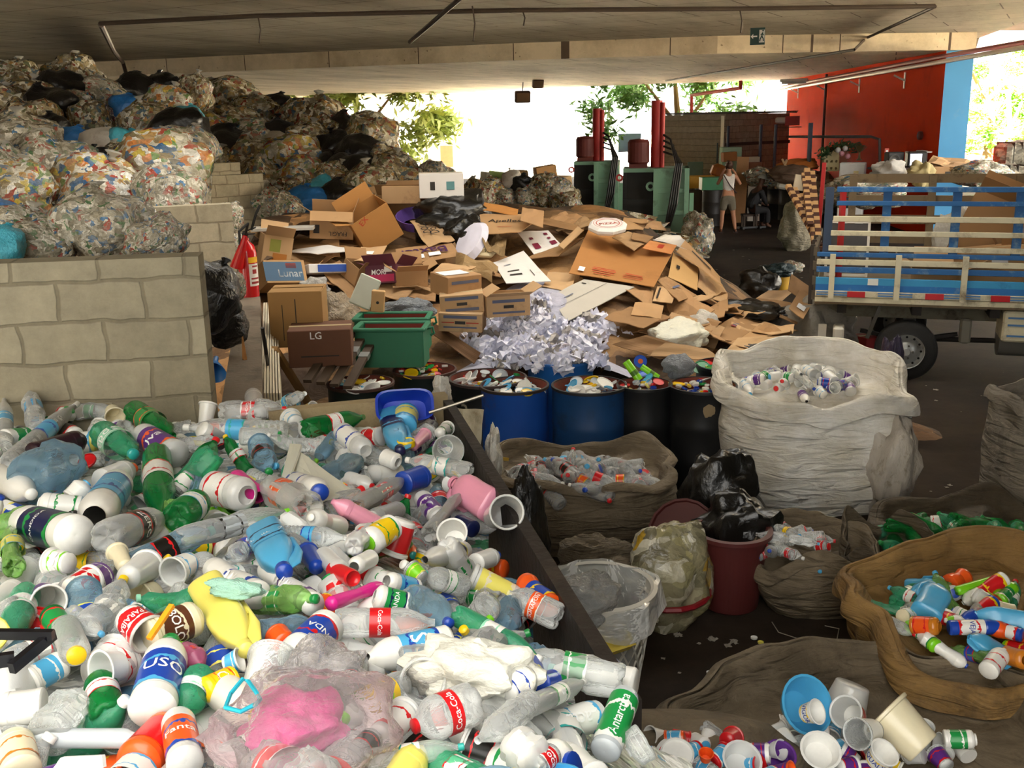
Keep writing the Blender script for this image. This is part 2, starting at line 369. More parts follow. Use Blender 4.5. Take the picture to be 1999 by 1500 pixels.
# pier: red long side, blue end
mb = MB().add(prism([(pw0.x, pw0.y), (e0.x, e0.y), (e1.x, e1.y), (pw1.x, pw1.y)], 0, 5.2))
redm = mat('d23a10', .9, var=.12, dirt=.12, dc='b03010', scale=1.2, bump=.3, bs=8); blum = mat('3f86b4', .7, var=.12, dirt=.15, dc='6b8fa4', scale=1.5)
redm.node_tree.nodes['Principled BSDF'].inputs['Specular IOR Level'].default_value = .05
w = struct('wall_right', mb, [redm, blum])
for p in w.data.polygons:
    if abs(V(p.normal).dot(pd)) > .8 and V(p.normal).dot(pd) > 0: p.material_index = 1
struct('wall_left', MB().add(box(.3, 46, 6, (-15.5, 21, 3))), mat('6b6354', .9))
struct('added_sky_block_rear_right', MB().add(box(.4, 17, 6, (8.2, -4, 3))), mat('5a5247', .9)).name = 'added_sky_block_rear'  # added out of view to keep the right side dark
struct('added_sun_block_left', MB().add(box(.4, 18, 15, (-9.2, -7.6, 7.5))), mat('8d8470', .9))  # added tall screen out of view, stops direct sun reaching the heap
struct('added_sky_block_right', MB().add(box(.4, 9, 6, (9.9, 8.5, 3))), mat('4a443c', .9))  # added beyond the frame to cut sky light from the right
struct('added_sky_block_back', MB().add(box(7, .4, 6, (5.2, -4, 3))), mat('5a5247', .9))  # added behind the camera, holds back sky light on the right
# second deck beyond the pier on the right
q = [PZ(x, y, 4.75) for x, y in ((1890, 150), (2250, 143), (2600, 20), (1912, 74))]
struct('ceiling_beyond', MB().add(prism([(e0.x-.3, e0.y+3), (40, 38), (40, 12), (rt[0].x+.5, rt[0].y)], 5.0, 5.9)), slabmat('8d8370', '7d7462', 1.0, 10))
# block bay walls
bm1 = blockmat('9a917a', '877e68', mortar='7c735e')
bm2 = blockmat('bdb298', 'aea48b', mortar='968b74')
def bay(name, x0, y0, d0, x1, y1, d1, zt, m, th=.19, cutz=0):
    a = PD(x0, y0, d0); b = PD(x1, y1, d1); a.z = b.z = 0
    d = b-a; L = d.length; an = math.atan2(d.y, d.x)
    M = Matrix.Translation(a) @ Matrix.Rotation(an, 4, 'Z')
    return struct(name, MB().add(box(L, th, zt, (L/2, th/2, zt/2))), m, M), a, b
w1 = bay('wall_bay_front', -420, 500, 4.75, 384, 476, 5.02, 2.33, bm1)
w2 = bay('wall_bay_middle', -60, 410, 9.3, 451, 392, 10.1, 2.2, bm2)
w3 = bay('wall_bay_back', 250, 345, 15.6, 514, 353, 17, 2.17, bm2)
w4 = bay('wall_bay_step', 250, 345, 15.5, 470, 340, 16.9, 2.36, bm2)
# low wall with the extinguisher on it
ka = PZ(432, 790, 1.44); kb = PZ(512, 800, 1.44); kc = PZ(508, 579, 1.44); kd = PZ(466, 581, 1.44)
kerb = struct('wall_low', MB().add(prism([(p.x, p.y) for p in (ka, kb, kc, kd)], 0, 1.44)), mat('7d7060', .9, dirt=.35, dc='4d443a', scale=4, bump=.4))
# ceiling pipes, sign
pip = mat('4a3c2e', .6); rpip = mat('8e2a20', .5); wht = mat('e8e4da', .4)
def zr(x, y, z): return PZ(x, y, z)
def tg(o, l, c, g=None): return tag(o, l, c, g)
mb = MB().add(tube([zr(195, 46, 4.6), zr(500, 31, 4.6), zr(1000, 20, 4.6), zr(1445, 17, 4.6), zr(1825, 12, 4.6)], .035))
tg(obj('conduit_pipe', mb, pip), 'long brown conduit pipe strapped across the near ceiling slab', 'pipe')
tg(obj('conduit_pipe', MB().add(tube([zr(1825, 13, 4.6), zr(1690, 75, 4.6), zr(1668, 97, 4.24), zr(1440, 135, 4.24), zr(1300, 158, 4.24)], .03)), pip), 'thin pipe stepping down from the upper to lower ceiling at right', 'pipe')
tg(obj('conduit_pipe', MB().add(tube([zr(197, 48, 4.6), zr(222, 100, 4.6), zr(240, 122, 4.6), zr(247, 146, 4.25)], .05)), pip), 'dark downpipe above the tall pile of rubbish bags at left', 'pipe')
tg(obj('steel_rod', MB().add(tube([PD(800, 82, 17), PD(895, 0, 14.5), PD(920, -30, 14)], .035)), mat('3a3028', .6)), 'slanting dark steel rod hanging from the near ceiling', 'rod')
for i, (x, y0, y1) in enumerate(((504, 33, 84), (1020, 20, 50), (1444, 17, 64), (922, 12, 80))):
    a = zr(x, y0, 4.6); d = depth(a); b = PD(x+2, y1, d)
    o = tg(obj('hanging_wire', MB().add(tube([a, (a+b)/2+V((.03, 0, 0)), b], .012)), pip), ('short kinked wire', 'short straight wire', 'thin wire left of the exit sign', 'long wire beside the slanting rod')[i]+' dangling from the ceiling conduit', 'wire', 'wires hanging from the conduit')
# exit sign
d = 17.0; sc_ = F/d
o = thing('exit_sign', 'green and white emergency exit sign hanging under the ceiling', 'sign', M=Matrix.Translation(PD(1479, 71, d)) @ RZ(-20))
obj('panel', MB().add(box(.24, .02, .27)), mat('123c30', .5), o)
mb = MB().add(box(.1, .004, .022, (-.055, -.013, 0))).add(([(-.11, -.014, 0), (-.07, -.014, .04), (-.07, -.014, -.04)], [(0, 1, 2)]))
mb.add(box(.085, .004, .2, (.07, -.012, 0)))
obj('arrow', mb, wht, o)
mb = MB().add(tube([(.085, -.02, .06), (.07, -.02, 0), (.045, -.02, -.045), (.04, -.02, -.08)], .009)).add(tube([(.07, -.02, 0), (.095, -.02, -.04), (.1, -.02, -.08)], .009)).add(tube([(.05, -.02, .02), (.08, -.02, .045), (.105, -.02, .01)], .007)).add(blob(1, 8, 6, .05), T(.088, -.02, .085) @ S(.014, .01, .014))
obj('running_figure', mb, mat('123c30', .5), o)
# lamps pipe along the red wall
a = pw1+V((-.12, .3, -.25)); b = pw0+V((-.12, -.5, -.12)); b2 = b+pd*5
tg(obj('red_water_pipe', MB().add(tube([a, b, b2], .05)), rpip), 'long red pipe running along the top of red wall', 'pipe')
tg(obj('white_conduit', MB().add(tube([a+V((-.1, 0, -.13)), b+V((-.1, 0, -.13)), b2+V((-.1, 0, -.1))], .05)), mat('d9c8bc', .4)), 'pale round conduit bracketed below the red wall pipe', 'pipe')
for k in range(4):
    p = pw1.lerp(pw0, .12+.24*k); s_ = tg(obj('wall_bracket', MB().add(bar(p+V((-.02, 0, -.55)), p+V((-.3, 0, -.42)), .04, .04)).add(bar(p+V((-.02, 0, -.35)), p+V((-.02, 0, -.75)), .05, .03)), wht), 'small white bracket under the pipe on the red wall', 'bracket', 'brackets under the red wall pipe')
p = pw1.lerp(pw0, .38)
tg(obj('downpipe', MB().add(tube([p+V((-.08, 0, -.05)), p+V((-.08, 0, -3.6))], .045)), mat('4a1c18', .6)), 'dark red vertical pipe on the middle of the red wall', 'pipe')
# --- floodlights under far edge
for i, (x, y, w_, h_) in enumerate(((1020, 189, .55, .4), (1050, 163, .4, .3))):
    o = thing('floodlight', ('lower hanging', 'upper')[i]+' rusty box floodlight under the far ceiling edge', 'lamp', M=Matrix.Translation(PD(x, y, 36)) @ RZ(10) @ RX(15))
    obj('housing', MB().add(box(w_, .2, h_, b=.03)), mat('6b4f38', .6), o); obj('lens', MB().add(box(w_*.8, .02, h_*.7, (0, -.105, 0))), mat('9c7c58', .3), o)
    obj('bracket', MB().add(tube([(0, 0, h_/2), (0, 0, h_/2+.3)], .02)), pip, o)
# ------------------------------------------------------------ outside
def tree(label, base, h, r, n, seed, c='5d8a2c', lo=.35):
    rnd = random.Random(seed); o = thing('tree', label, 'tree', base)
    lm = mat(c, .6, var=.4, scale=1.5)
    mb = MB().add(tube([(0, 0, 0), (.1, 0, h*.35), (-.1, .1, h*.7)], [.22, .17, .08]))
    mb.add(tube([(.1, 0, h*.35), (r*.5, 0, h*.7)], [.1, .04])).add(tube([(.05, 0, h*.4), (-r*.5, .2, h*.75)], [.1, .04]))
    obj('trunk', mb, mat('8a6a48', .9), o)
    v = []; f = []
    cl = [V((rnd.uniform(-1, 1)*r, rnd.uniform(-.6, .6)*r, h*(lo+(1-lo)*rnd.random()))) for _ in range(26)]
    for k in range(n):
        c0 = rnd.choice(cl)+V((rnd.gauss(0, .3), rnd.gauss(0, .3), rnd.gauss(0, .25)))*r*.35
        s_ = rnd.uniform(.05, .11)*r/2.2
        a = V((rnd.gauss(0, 1), rnd.gauss(0, 1), rnd.gauss(0, 1))).normalized()*s_*1.6; b = a.orthogonal().normalized()*s_*.5
        i = len(v); v += [tuple(c0-a), tuple(c0+b), tuple(c0+a), tuple(c0-b)]; f.append((i, i+1, i+2, i+3))
    obj('foliage', MB().add((v, f)), lm, o)
def at(px, py, d): p = PD(px, py, d); return (p.x, p.y, 0)
tree('sunlit leafy tree behind the two green presses', at(1320, 300, 44), 6.4, 3.4, 6000, 3)
tree('pale sunlit tree right above the bag pile', at(700, 300, 50), 6.6, 4.2, 6000, 5, '9aa84a', .2)
tree('bright green tree beyond the blue pier end at right', at(1925, 300, 46), 7.2, 2.7, 6000, 9, '7fb03a', .15)
tree('small distant tree left of the centre', at(935, 300, 70), 5.2, 1.2, 300, 11, 'b4b860', .5)
# hut
hm = blockmat('b3a48c', 'a4957e')
a = PD(1415, 300, 33.5); b = PD(1538, 300, 36); a.z = b.z = 0
M = Matrix.Translation(a) @ Matrix.Rotation(math.atan2((b-a).y, (b-a).x), 4, 'Z'); L = (b-a).length
zt = PD(1470, 222, 34.5).z
hut = thing('block_hut', 'grey concrete block hut against the red wall with corrugated roof', 'hut', M=M)
obj('walls', MB().add(box(L, 2.6, zt, (L/2, 1.3, zt/2))), hm, hut)
v, f = [], []
for i in range(60):
    for j in (0, 1): v.append((-.2+i*(L+.35)/59, -.25+j*3, zt+.04+(.035 if i % 2 else 0)))
f = [(2*i, 2*i+2, 2*i+3, 2*i+1) for i in range(59)]
obj('roof', MB().add((v, f)).add(box(L+.3, 2.8, .03, (L/2, 1.2, zt+.02))), mat('7a7468', .8), hut)
obj('lintel', MB().add(box(L, .06, .1, (L/2, -.03, zt*.68))), mat('4a4238', .8), hut)
wh = PD(1412, 300, 33.2); wl = PD(1318, 300, 41); wh.z = wl.z = 0; zw = PD(1412, 226, 33.2).z
whut = thing('white_hut', 'overexposed white walled hut left of the block hut', 'hut', wl)
dd = wh-wl
v, f = prism([(0, 0), (dd.x, dd.y), (dd.x+.3, dd.y+3), (.3, 3)], 0, zw)
obj('walls', MB().add((v, f)), mat('efe8d8', .8), whut)
pa = dd*.80; pb = dd*.93
obj('door', MB().add(bar(pa+V((-.05, -.05, 1.05)), pb+V((-.05, -.05, 1.05)), .08, 2.1)), mat('4c5a62', .5), whut)
dr = bpy.data.objects['door']
obj('window_bars', MB().add(bar(pa.lerp(pb, .35)+V((-.09, -.09, .6)), pa.lerp(pb, .35)+V((-.09, -.09, 1.9)), .3, .02)), mat('aebc9c', .5), whut)
obj('yellow_post', MB().add(box(.2, .2, zw*.96, (dd.x*.45, dd.y*.45-.2, zw*.48))), mat('e0c860', .7), whut)
# poles
def pole(label, px, y0, y1, d, r, m, name='pole'):
    a = PD(px, y0, d); b = PD(px, y1, d); b.x = a.x; b.y = a.y
    return tg(obj(name, MB().add(tube([a, b], r)), m), label, 'pole')
pole('tall slim grey street pole beyond the bag pile', 911, 165, 330, 60, .09, mat('6c645c', .6), 'street_pole')
gr = mat('3c4454', .5)
pole('dark blue steel post left on the block hut', 1486, 243, 336, 31, .05, gr, 'steel_post'); pole('dark blue steel post right on the block hut', 1515, 243, 338, 30.5, .05, gr, 'steel_post')
pole('tall steel post standing before the red wall', 1583, 240, 345, 27, .06, gr, 'steel_post'); pole('dark steel post at the left edge of block hut', 1422, 246, 320, 32.8, .05, gr, 'steel_post')
tg(obj('red_goal_frame', MB().add(tube([PD(1350, 240, 42), PD(1350, 186, 42), PD(1446, 172, 38), PD(1446, 158, 38)], .07)), mat('b03028', .5)), 'thin red pipe frame in front of the bright tree', 'pipe frame')
pa_ = pw1.lerp(pw0, .02)+V((-.5, 0, 0))
tg(obj('steel_rail', MB().add(tube([PD(1537, 267, 31), PD(1700, 267, 26), PD(1717, 272, 25.5), PD(1718, 340, 25.5)], .035)), mat('3a3230', .6)), 'dark steel rail frame standing before the red wall', 'rail')
# far street things
o = thing('kiosk', 'washed out white kiosk with orange posters far outside', 'kiosk', M=T(*at(868, 320, 60)))
obj('walls', MB().add(box(3.0, 2, 2.2, (0, 0, .9))), mat('eeeae0', .8), o); obj('poster', MB().add(box(.7, .05, 1.2, (.2, -1.03, 1))), mat('c88a60', .8), o); obj('poster', MB().add(box(.5, .05, 1.2, (-.9, -1.03, 1))), mat('d8cfc4', .8), o)
tg(obj('boundary_wall', MB().add(box(60, .3, 1.5, (0, 0, .75)), T(-6, 74, 0)), mat('eae2d2', .9)), 'long pale boundary wall across the street', 'wall')
o = tg(obj('blue_sign', MB().add(box(1.0, .06, .8), Matrix.Translation(PD(1229, 279, 45))).add(tube([PD(1229, 285, 45), PD(1229, 330, 45)], .04)), mat('8fa4d8', .7)), 'faded blue sign board between the two presses', 'sign')
# right background: building, car, road
o = thing('orange_building', 'orange brick building behind the bright tree at right', 'building', M=T(*at(1975, 280, 62)))
obj('walls', MB().add(box(9, 3, 3.4, (1.5, 0, 1.7))), mat('c08038', .8, var=.3, scale=1), o)
for k in range(3): obj('window', MB().add(box(1.1, .08, 1.3, (-1.6+2.2*k, -1.52, 1.7))), mat('3c3a3a', .4), o)
o = thing('red_car', 'small red car parked in the sun beyond the blue pier', 'car', M=T(*at(1965, 290, 52)) @ RZ(5))
v, f = box(3.8, 1.6, .55, (0, 0, .6), b=.1)
obj('body', MB().add((v, f)).add(prism([(-1.2, -.7), (1.1, -.7), (1.1, .7), (-1.2, .7)], .85, 1.35)), mat('c02020', .3), o)
for x in (-1.15, 1.15): obj('wheel', MB().add(lathe([(0, -.1), (.32, -.1), (.32, .1), (0, .1)], 14), T(x, -.75, .32) @ RX(90)), mat('181818', .7), o)
obj('windscreen', MB().add(box(2.0, .04, .3, (0, -.72, 1.08))), mat('202830', .2), o)
tg(obj('white_lamp_post', MB().add(tube([PD(1945, 300, 40), PD(1972, 250, 40), PD(1968, 180, 40)], .09)).add(tube([PD(1972, 250, 40), PD(1995, 200, 40)], .05)), wht), 'white branching post in the sun at right edge', 'post')
# ------------------------------------------------------------ bag mountain
R = random.Random(7)
P1 = ['d9d2bd', 'a4987c', '7d6a4c', 'c8bf9e', '8a4030', 'b58a50', '4c6470', '6a7450', 'e6dfcc', '5e4a30', 'b0a07a', '9a8450', '948a76', '4a3a28', 'ddd4bc', '8d7c58']
P2 = ['dcd6c4', 'c47c40', 'd8d0bc', 'a84030', '44688c', 'c8b04c', 'b8b09a', '708c50', 'eeeade', '8a7854', 'c4bca6', 'b88c48']
P3 = ['d8d0bc', 'b4ac98', '9c9480', 'e2dccb', '7c7460', 'a85040', '4a7498', 'c0b8a4', '8c8470', 'dcd4c0', '58784f', 'aca28a']
BM = {'c': trashmat(1, P1, 8, .25, '857a62', .3), 'd': trashmat(5, P2, 6.5, .2, '9a927c', .3), 'e': trashmat(9, P3, 9, .18, '98917e', .45),
      'k': mat('0e0d0c', .28, var=.3, bump=.8, bs=7, coat=.2), 'b': mat('2a6fb2', .3, bump=.7, bs=8, var=.2), 't': mat('48a8bc', .3, bump=.7, bs=8, var=.2), 'w': mat('c9c0b2', .45, bump=.6, bs=9, var=.12, dirt=.1, dc='9a5a4a')}
BN = dict(c='tied clear bag stuffed with brown and white packaging', d='tied clear bag full of colourful cartons', e='tied clear bag of pale plastic scraps', k='shiny black tied rubbish bag', b='bright blue tied plastic bag', t='turquoise tied plastic bag', w='pinkish white shopping bag with faded print')
BCAT = dict(k='bag', b='bag', t='bag', w='bag')
blobs = {}
def bagmesh(i):
    if i not in blobs: blobs[i] = MB().add(blob(i, 26, 18, .2, 1.5, .85, .25)).mesh('bag', True)
    return blobs[i]
KN = MB().add(lathe([(0, -.02), (.07, 0), (.1, .05), (.05, .1), (.06, .13), (.16, .22), (.13, .24), (.0, .17)], 12, lambda p, a: (p[0]*(1+.25*math.cos(3*a)), p[1]*(1+.25*math.sin(4*a)), p[2]))).mesh('knot', True)
placed = []
def where(px, py):
    h = 'at the far left' if px < 120 else 'left of the roof downpipe' if px < 235 else 'below the roof downpipe' if px < 330 else 'right of the roof downpipe' if px < 480 else 'under the slab end' if px < 600 else 'on the right slope' if px < 700 else 'near the right foot'
    v = 'on the crest' if py < 190+max(0, px-350)*.15 else 'in the upper rows' if py < 250+max(0, px-350)*.08 else 'in the middle rows' if py < 315+max(0, px-350)*.04 else 'in the lowest rows'
    return v+' '+h
def bag(px, py, r, k, d=None, sx=1, sz=1, rz=0, label=None, tilt=0):
    if d is None:
        d = 17.5-(py-150)*.026 if px < 400 else 21.5-(py-200)*.022
        d -= max(0, (200-px))*.004
    rr = r*d/F*1.12; P = PD(px, py, d); i = R.randrange(9)
    M = Matrix.Translation(P) @ RZ(rz+R.uniform(-25, 25)) @ RX(R.uniform(-35, 10)+tilt) @ RY(R.uniform(-20, 20)) @ S(rr*sx, rr, rr*sz)
    lb = label or (BN[k]+' '+where(px, py))
    o = thing('rubbish_bag', lb, 'bag', M=M, group='rubbish bags in the tall pile' if d > 9 else 'bags by the block walls')
    obj('bag_body', bagmesh(i), BM[k], o); obj('knot', KN, BM[k] if k in 'kbtw' else film('cfcabc', .5), o, T(0, 0, .78))
    return o
BL = '''40 165 50 c,150 160 52 c,192 198 48 e,130 195 52 k,265 182 40 k,322 172 30 k,60 200 52 c,250 218 34 b,100 222 48 k,330 212 44 d,370 232 26 t,450 196 46 c,405 200 40 c
180 238 44 c,60 245 50 c,285 245 48 c,350 262 50 k,420 268 50 d,100 262 38 k,150 282 32 b,205 292 40 w,250 292 42 t,190 325 38 k,40 290 66 e,95 325 70 e,40 372 66 d,205 378 78 d,310 342 84 d
335 388 62 e,450 302 48 k,430 328 40 c,372 292 48 e,500 222 38 c,545 216 28 k,575 242 40 c,622 246 54 c,722 276 50 c,545 272 38 k,548 292 34 w,606 282 44 c,652 292 38 k,580 322 54 d,500 322 50 c
505 360 48 c,592 354 50 d,702 316 46 k,640 330 36 k,690 342 44 k,660 358 38 c,605 392 32 b,628 368 26 t,722 372 50 c,752 322 42 c,772 352 48 c,792 382 34 c,662 388 34 k,852 352 34 e,640 260 40 c,675 262 36 k
470 250 44 c,460 355 40 c,560 410 30 e,490 280 44 e,830 380 30 c,0 330 50 e,10 210 50 c,0 160 40 c,540 400 34 e,310 300 44 d,475 390 36 e,575 370 34 c,740 400 34 c,700 400 34 k,240 320 44 c,150 210 36 e,380 180 34 c'''
for ln in BL.replace('\n', ',').split(','):
    a = ln.split()
    if a: bag(float(a[0]), float(a[1]), float(a[2]), a[3], sx=R.uniform(.95, 1.25), sz=R.uniform(.9, 1.15))
# loose rubbish between them
v = []; f = []; nu, nv = 60, 40
for j in range(nv+1):
    for i in range(nu+1):
        x = -15+i*(15.0)/nu; y = 10.5+j*14/nv
        px = 1000+x/y*F
        crest = 3.35-.0*x
        h = (1.1+1.2*sm(12, 17, y))*sm(9.0+5.5*sm(-7.5, -5, x), 16.5+2*sm(-7.5, -5, x), y+.1*x)*sm(-.8, -5.5, x+(y-20)*.1)
        v.append((x, y, max(0, h+.25*nz(x*1.3, y*1.3))))
for j in range(nv):
    for i in range(nu):
        a = j*(nu+1)+i; f.append((a, a+1, a+nu+2, a+nu+1))
tag(obj('loose_rubbish', MB().add((v, f)).mesh('loose_rubbish', True), trashmat(3, ['6a5a40', '8d7a58', '3a3024', 'b4a88c', '2c2620', '4a6a7c', '9c9484', '5a3a24'], 3.5, .5)), 'loose brown rubbish packed between and under the tall pile of bags', 'rubbish', kind='stuff')
# in the bays behind the block walls
def bg2(px, py, r, k, d, lab, **q): return bag(px, py, r, k, d, label=lab, **q)
bg2(196, 440, 74, 'e', 5.9, 'big clear bag of white cups bulging over the front block wall', sx=1.15)
bg2(305, 468, 48, 'e', 5.7, 'small clear bag of cups at the right end of the front wall top', sx=1.2)
bg2(60, 465, 62, 'e', 5.8, 'glossy clear bag slumped on the left part of the front wall', sx=1.3)
bg2(-5, 425, 40, 'b', 6.4, 'blue bag peeping in at the left edge above the front wall')
bg2(10, 480, 40, 't', 5.5, 'teal bag low behind the left end of front wall')
bg2(412, 585, 52, 'k', 6.3, 'tall shiny black bag squeezed between front wall and low wall', sz=1.5)
bg2(440, 640, 40, 'k', 6.9, 'smaller black bag below the tall black one by the low wall')
bg2(452, 560, 30, 'e', 7.4, 'clear bag edge between the black bag and the fire extinguisher')
bg2(448, 430, 26, 'e', 10.6, 'clear bag filling the gap right of the middle block wall', sz=1.4)
bg2(455, 480, 24, 'e', 10.4, 'clear bag below the gap beside the middle block wall', sz=1.2)
# fire extinguisher
P = PZ(486, 580, 1.44); s_ = F/depth(P); r_ = .085
o = thing('fire_extinguisher', 'red fire extinguisher with black hose standing on the low wall', 'fire extinguisher', P+V((0, .05, 0)))
rm_ = mat('c8141a', .25, coat=.5, var=.05)
obj('cylinder', MB().add(lathe([(0, 0), (r_, 0), (r_, .02), (r_, .4), (r_*.85, .46), (.03, .5), (.03, .53), (0, .53)], 24)).mesh('cylinder', True), rm_, o)
obj('valve', MB().add(box(.05, .03, .05, (0, 0, .55))).add(bar((-.02, 0, .58), (.1, 0, .62), .02, .012)).add(bar((-.02, 0, .56), (.09, 0, .565), .02, .01)), mat('23201e', .4, metal=.4), o)
obj('hose', MB().add(tube([(.0, -.02, .54), (.05, -.07, .66), (-.02, -.12, .6), (-.02, -.13, .48)], .013)).add(tube([(.06, 0, .6), (.12, -.02, .75), (.16, -.02, .82)], .012)), mat('181614', .5), o)
obj('horn', MB().add(lathe([(.02, 0), (.06, -.3), (.055, -.3), (.015, 0)], 16), T(.03, -.12, .56) @ RY(20)), rm_, o)
lb = obj('label', MB().add(lathe([(r_*1.01, .12), (r_*1.01, .35)], 24)), mat('eae6de', .5), o)
# trim label to the side seen
me = MB(); n = 8
def arc(r, a0, a1, z0, z1, n=10):
    v = []; f = []
    for i in range(n+1):
        a = rad(a0+(a1-a0)*i/n); v += [(r*math.cos(a), r*math.sin(a), z0), (r*math.cos(a), r*math.sin(a), z1)]
    return v, [(2*i, 2*i+2, 2*i+3, 2*i+1) for i in range(n)]
lb.data = MB().add(arc(r_*1.01, -70, 20, .1, .3)).mesh('label'); lb.data.materials.append(mat('eae6de', .5))
obj('yellow_band', MB().add(arc(r_*1.012, -70, 20, .31, .36)), mat('f0b81c', .5), o)
obj('printed_text', MB().add(arc(r_*1.02, -50, -20, .21, .25)).add(arc(r_*1.02, -60, 0, .12, .14)).add(arc(r_*1.02, -60, 0, .16, .175)).add(arc(r_*1.02, -50, -5, .27, .285)), mat('9c2a2a', .5), o)
tg(obj('wooden_stake', MB().add(tube([PZ(489, 800, .9), PZ(478, 700, 1.45), PZ(472, 645, 1.62)], [.02, .016, .003], 5)), mat('b07a42', .7)), 'pointed pale wooden stake leaning by the low wall', 'stake')
for i in range(7):   # long pale planks along the low wall
    a = PZ(505+i*2.5, 775, 1.28-.02*i); b = PZ(512+i*1.6, 596, 1.3-.01*i)
    tag(obj('plank', MB().add(bar(a+V((.02+.012*i, 0, -.1)), b+V((.02+.012*i, 0, -.1)), .012, .25)), mat('cfc4ac', .7, var=.25, scale=2)), 'long pale board standing on edge against the low wall', 'plank', 'boards stacked against the low wall')
tg(obj('wooden_post', MB().add(bar(PZ(610, 800, .6), PZ(535, 680, 1.25), .06, .04)), mat('a9814e', .7)), 'leaning wooden post right of the boards by low wall', 'post')
tg(obj('iron_bar', MB().add(tube([PZ(533, 805, .7), PZ(520, 690, 1.4), PZ(512, 640, 1.6)], .013)), mat('2a2624', .5)), 'thin black iron bar leaning beside the boards', 'bar')
# ------------------------------------------------------------ cardboard pile
CBC = ['b38d62', 'a37e56', 'bf9c72', '93704a', 'aa845c', 'a78660']
def cb(i): return mat(CBC[i % 6], .85, var=.16, dirt=.12, dc='7c5a38', scale=2.5)
grey_cb = mat('b9b4aa', .8, var=.08, dirt=.08, dc='8d8478', scale=3); white_cb = mat('dedad6', .7, var=.06, dirt=.05, dc='a8a098', scale=4)
ink = {'m': mat('7a1f3a', .6), 'k': mat('2a241e', .6), 'r': mat('b0381f', .6), 'v': mat('4a2350', .6), 'b': mat('5a6078', .6), 'W': mat('f2f2f0', .5), 'o': mat('d9631c', .5)}
def hcard(x, y):
    r = 1.0*sm(8.6, 9.6, y)*.85+.95*sm(9.5, 14.2, y); r *= 1-sm(14.8, 17.2, y)
    lat = 1-.62*sm(1.0, 3.3, x-(y-12)*.05)-.38*sm(3.0, 4.2, x); lat *= sm(-3.9, -3.2, x-.0*y+(12-y)*.25*0)
    return max(0, r*lat+.10*nz(x*1.4, y*1.4, 3))
v = []; f = []; nu, nv = 90, 80
for j in range(nv+1):
    for i in range(nu+1):
        x = -4.3+8.8*i/nu; y = 8.9+8.4*j/nv; v.append((x, y, hcard(x, y)-.06))
for j in range(nv):
    for i in range(nu):
        a = j*(nu+1)+i; f.append((a, a+1, a+nu+2, a+nu+1))
tag(obj('packed_cardboard', MB().add((v, f)), trashmat(2, ['8d6a42', '6e4e2e', 'a47c4e', '4a3420', 'b98a58', '3a2a1c', '9c7850', '77583a'], 1.6, .8, '5a4630', .2)), 'flattened brown cardboard packed deep under the loose sheets', 'cardboard', kind='stuff')
def stick(parent, c, th, lst):          # marks printed on a sheet c: (u,v,w,h,ink)
    c = [V(p) for p in c]; n = (c[1]-c[0]).cross(c[3]-c[0]).normalized()
    if n.z < 0: n = -n
    def q(u, w): return (c[0]*(1-u)+c[1]*u)*(1-w)+(c[3]*(1-u)+c[2]*u)*w+n*(th+.006)
    for (u, w, a, b, k) in lst:
        if isinstance(k, tuple):
            O = q(u, w); X = (q(u+.01, w)-O).normalized(); Y = n.cross(X)
            if k[3] if len(k) > 3 else 0: X = -X; Y = -Y
            M = Matrix.Translation(O) @ Matrix((X, Y, n)).transposed().to_4x4()
            text_on(k[0], parent, ink[k[1]], M, k[2])
        else:
            obj('printed_mark', MB().add(([tuple(q(u-a/2, w-b/2)), tuple(q(u+a/2, w-b/2)), tuple(q(u+a/2, w+b/2)), tuple(q(u-a/2, w+b/2))], [(0, 1, 2, 3)])), ink[k], parent)
def sheet(label, cor, m, lift=.04, wob=.05, marks=(), grp='loose cardboard sheets on the big pile', h=hcard, name='cardboard_sheet', cat='cardboard sheet', th=.008):
    c = []
    for q in cor:
        p = surf(h, q[0], q[1], lift+(q[2] if len(q) > 2 else 0), 7); c.append(p)
    o = obj(name, MB().add(patch(c, 8, 8, th, wob, R.random()*50)), m)
    tag(o, label, cat, grp)
    if marks: stick(o, c, wob*.45, marks)
    return o
sheet('huge flat brown carton sheet with red printed handling panels', [(1111, 532), (1276, 562), (1316, 488), (1152, 441)], mat('a8743e', .85, var=.08, dirt=.06, dc='8a5c30', scale=1.5), .16, .02, [(.12, .09, .07, .08, 'W'), (.37, .14, .28, .015, 'r'), (.37, .17, .26, .012, 'r'), (.37, .10, .26, .012, 'r'), (.37, .06, .2, .012, 'r'), (.72, .16, .2, .015, 'r'), (.72, .12, .24, .012, 'r'), (.72, .08, .22, .01, 'r')])
sheet('large grey cardboard sheet leaning over the shredded paper', [(1075, 578), (1106, 627), (1238, 560), (1140, 545)], grey_cb, .14, .01, [(.5, .5, .01, .9, 'k'), (.15, .8, .1, .03, 'k'), (.3, .3, .03, .2, 'b')])
sheet('white printed carton sheet with bars lying above the small boxes', [(963, 512), (988, 553), (1076, 550), (1022, 490)], white_cb, .14, .01, [(.7, .75, .2, .02, 'k'), (.55, .35, .03, .3, 'k'), (.7, .35, .05, .3, 'k'), (.3, .3, .02, .2, 'b')])
sheet('white carton flap with two dark red oval logos', [(1010, 452), (1042, 497), (1096, 478), (1070, 450)], white_cb, .15, .01, [(.25, .8, .12, .12, 'm'), (.5, .8, .1, .1, 'm'), (.78, .82, .2, .2, 'm'), (.4, .25, .1, .12, 'm'), (.75, .25, .24, .2, 'm')])
sheet('flat brown carton printed with upside down purple lettering', [(778, 518), (898, 500), (882, 474), (772, 486)], cb(1), .22, .015, [(.45, .62, 0, 0, ('Baxter', 'v', .16, 1)), (.3, .3, .28, .25, 'W'), (.62, .35, .2, .22, 'W')])
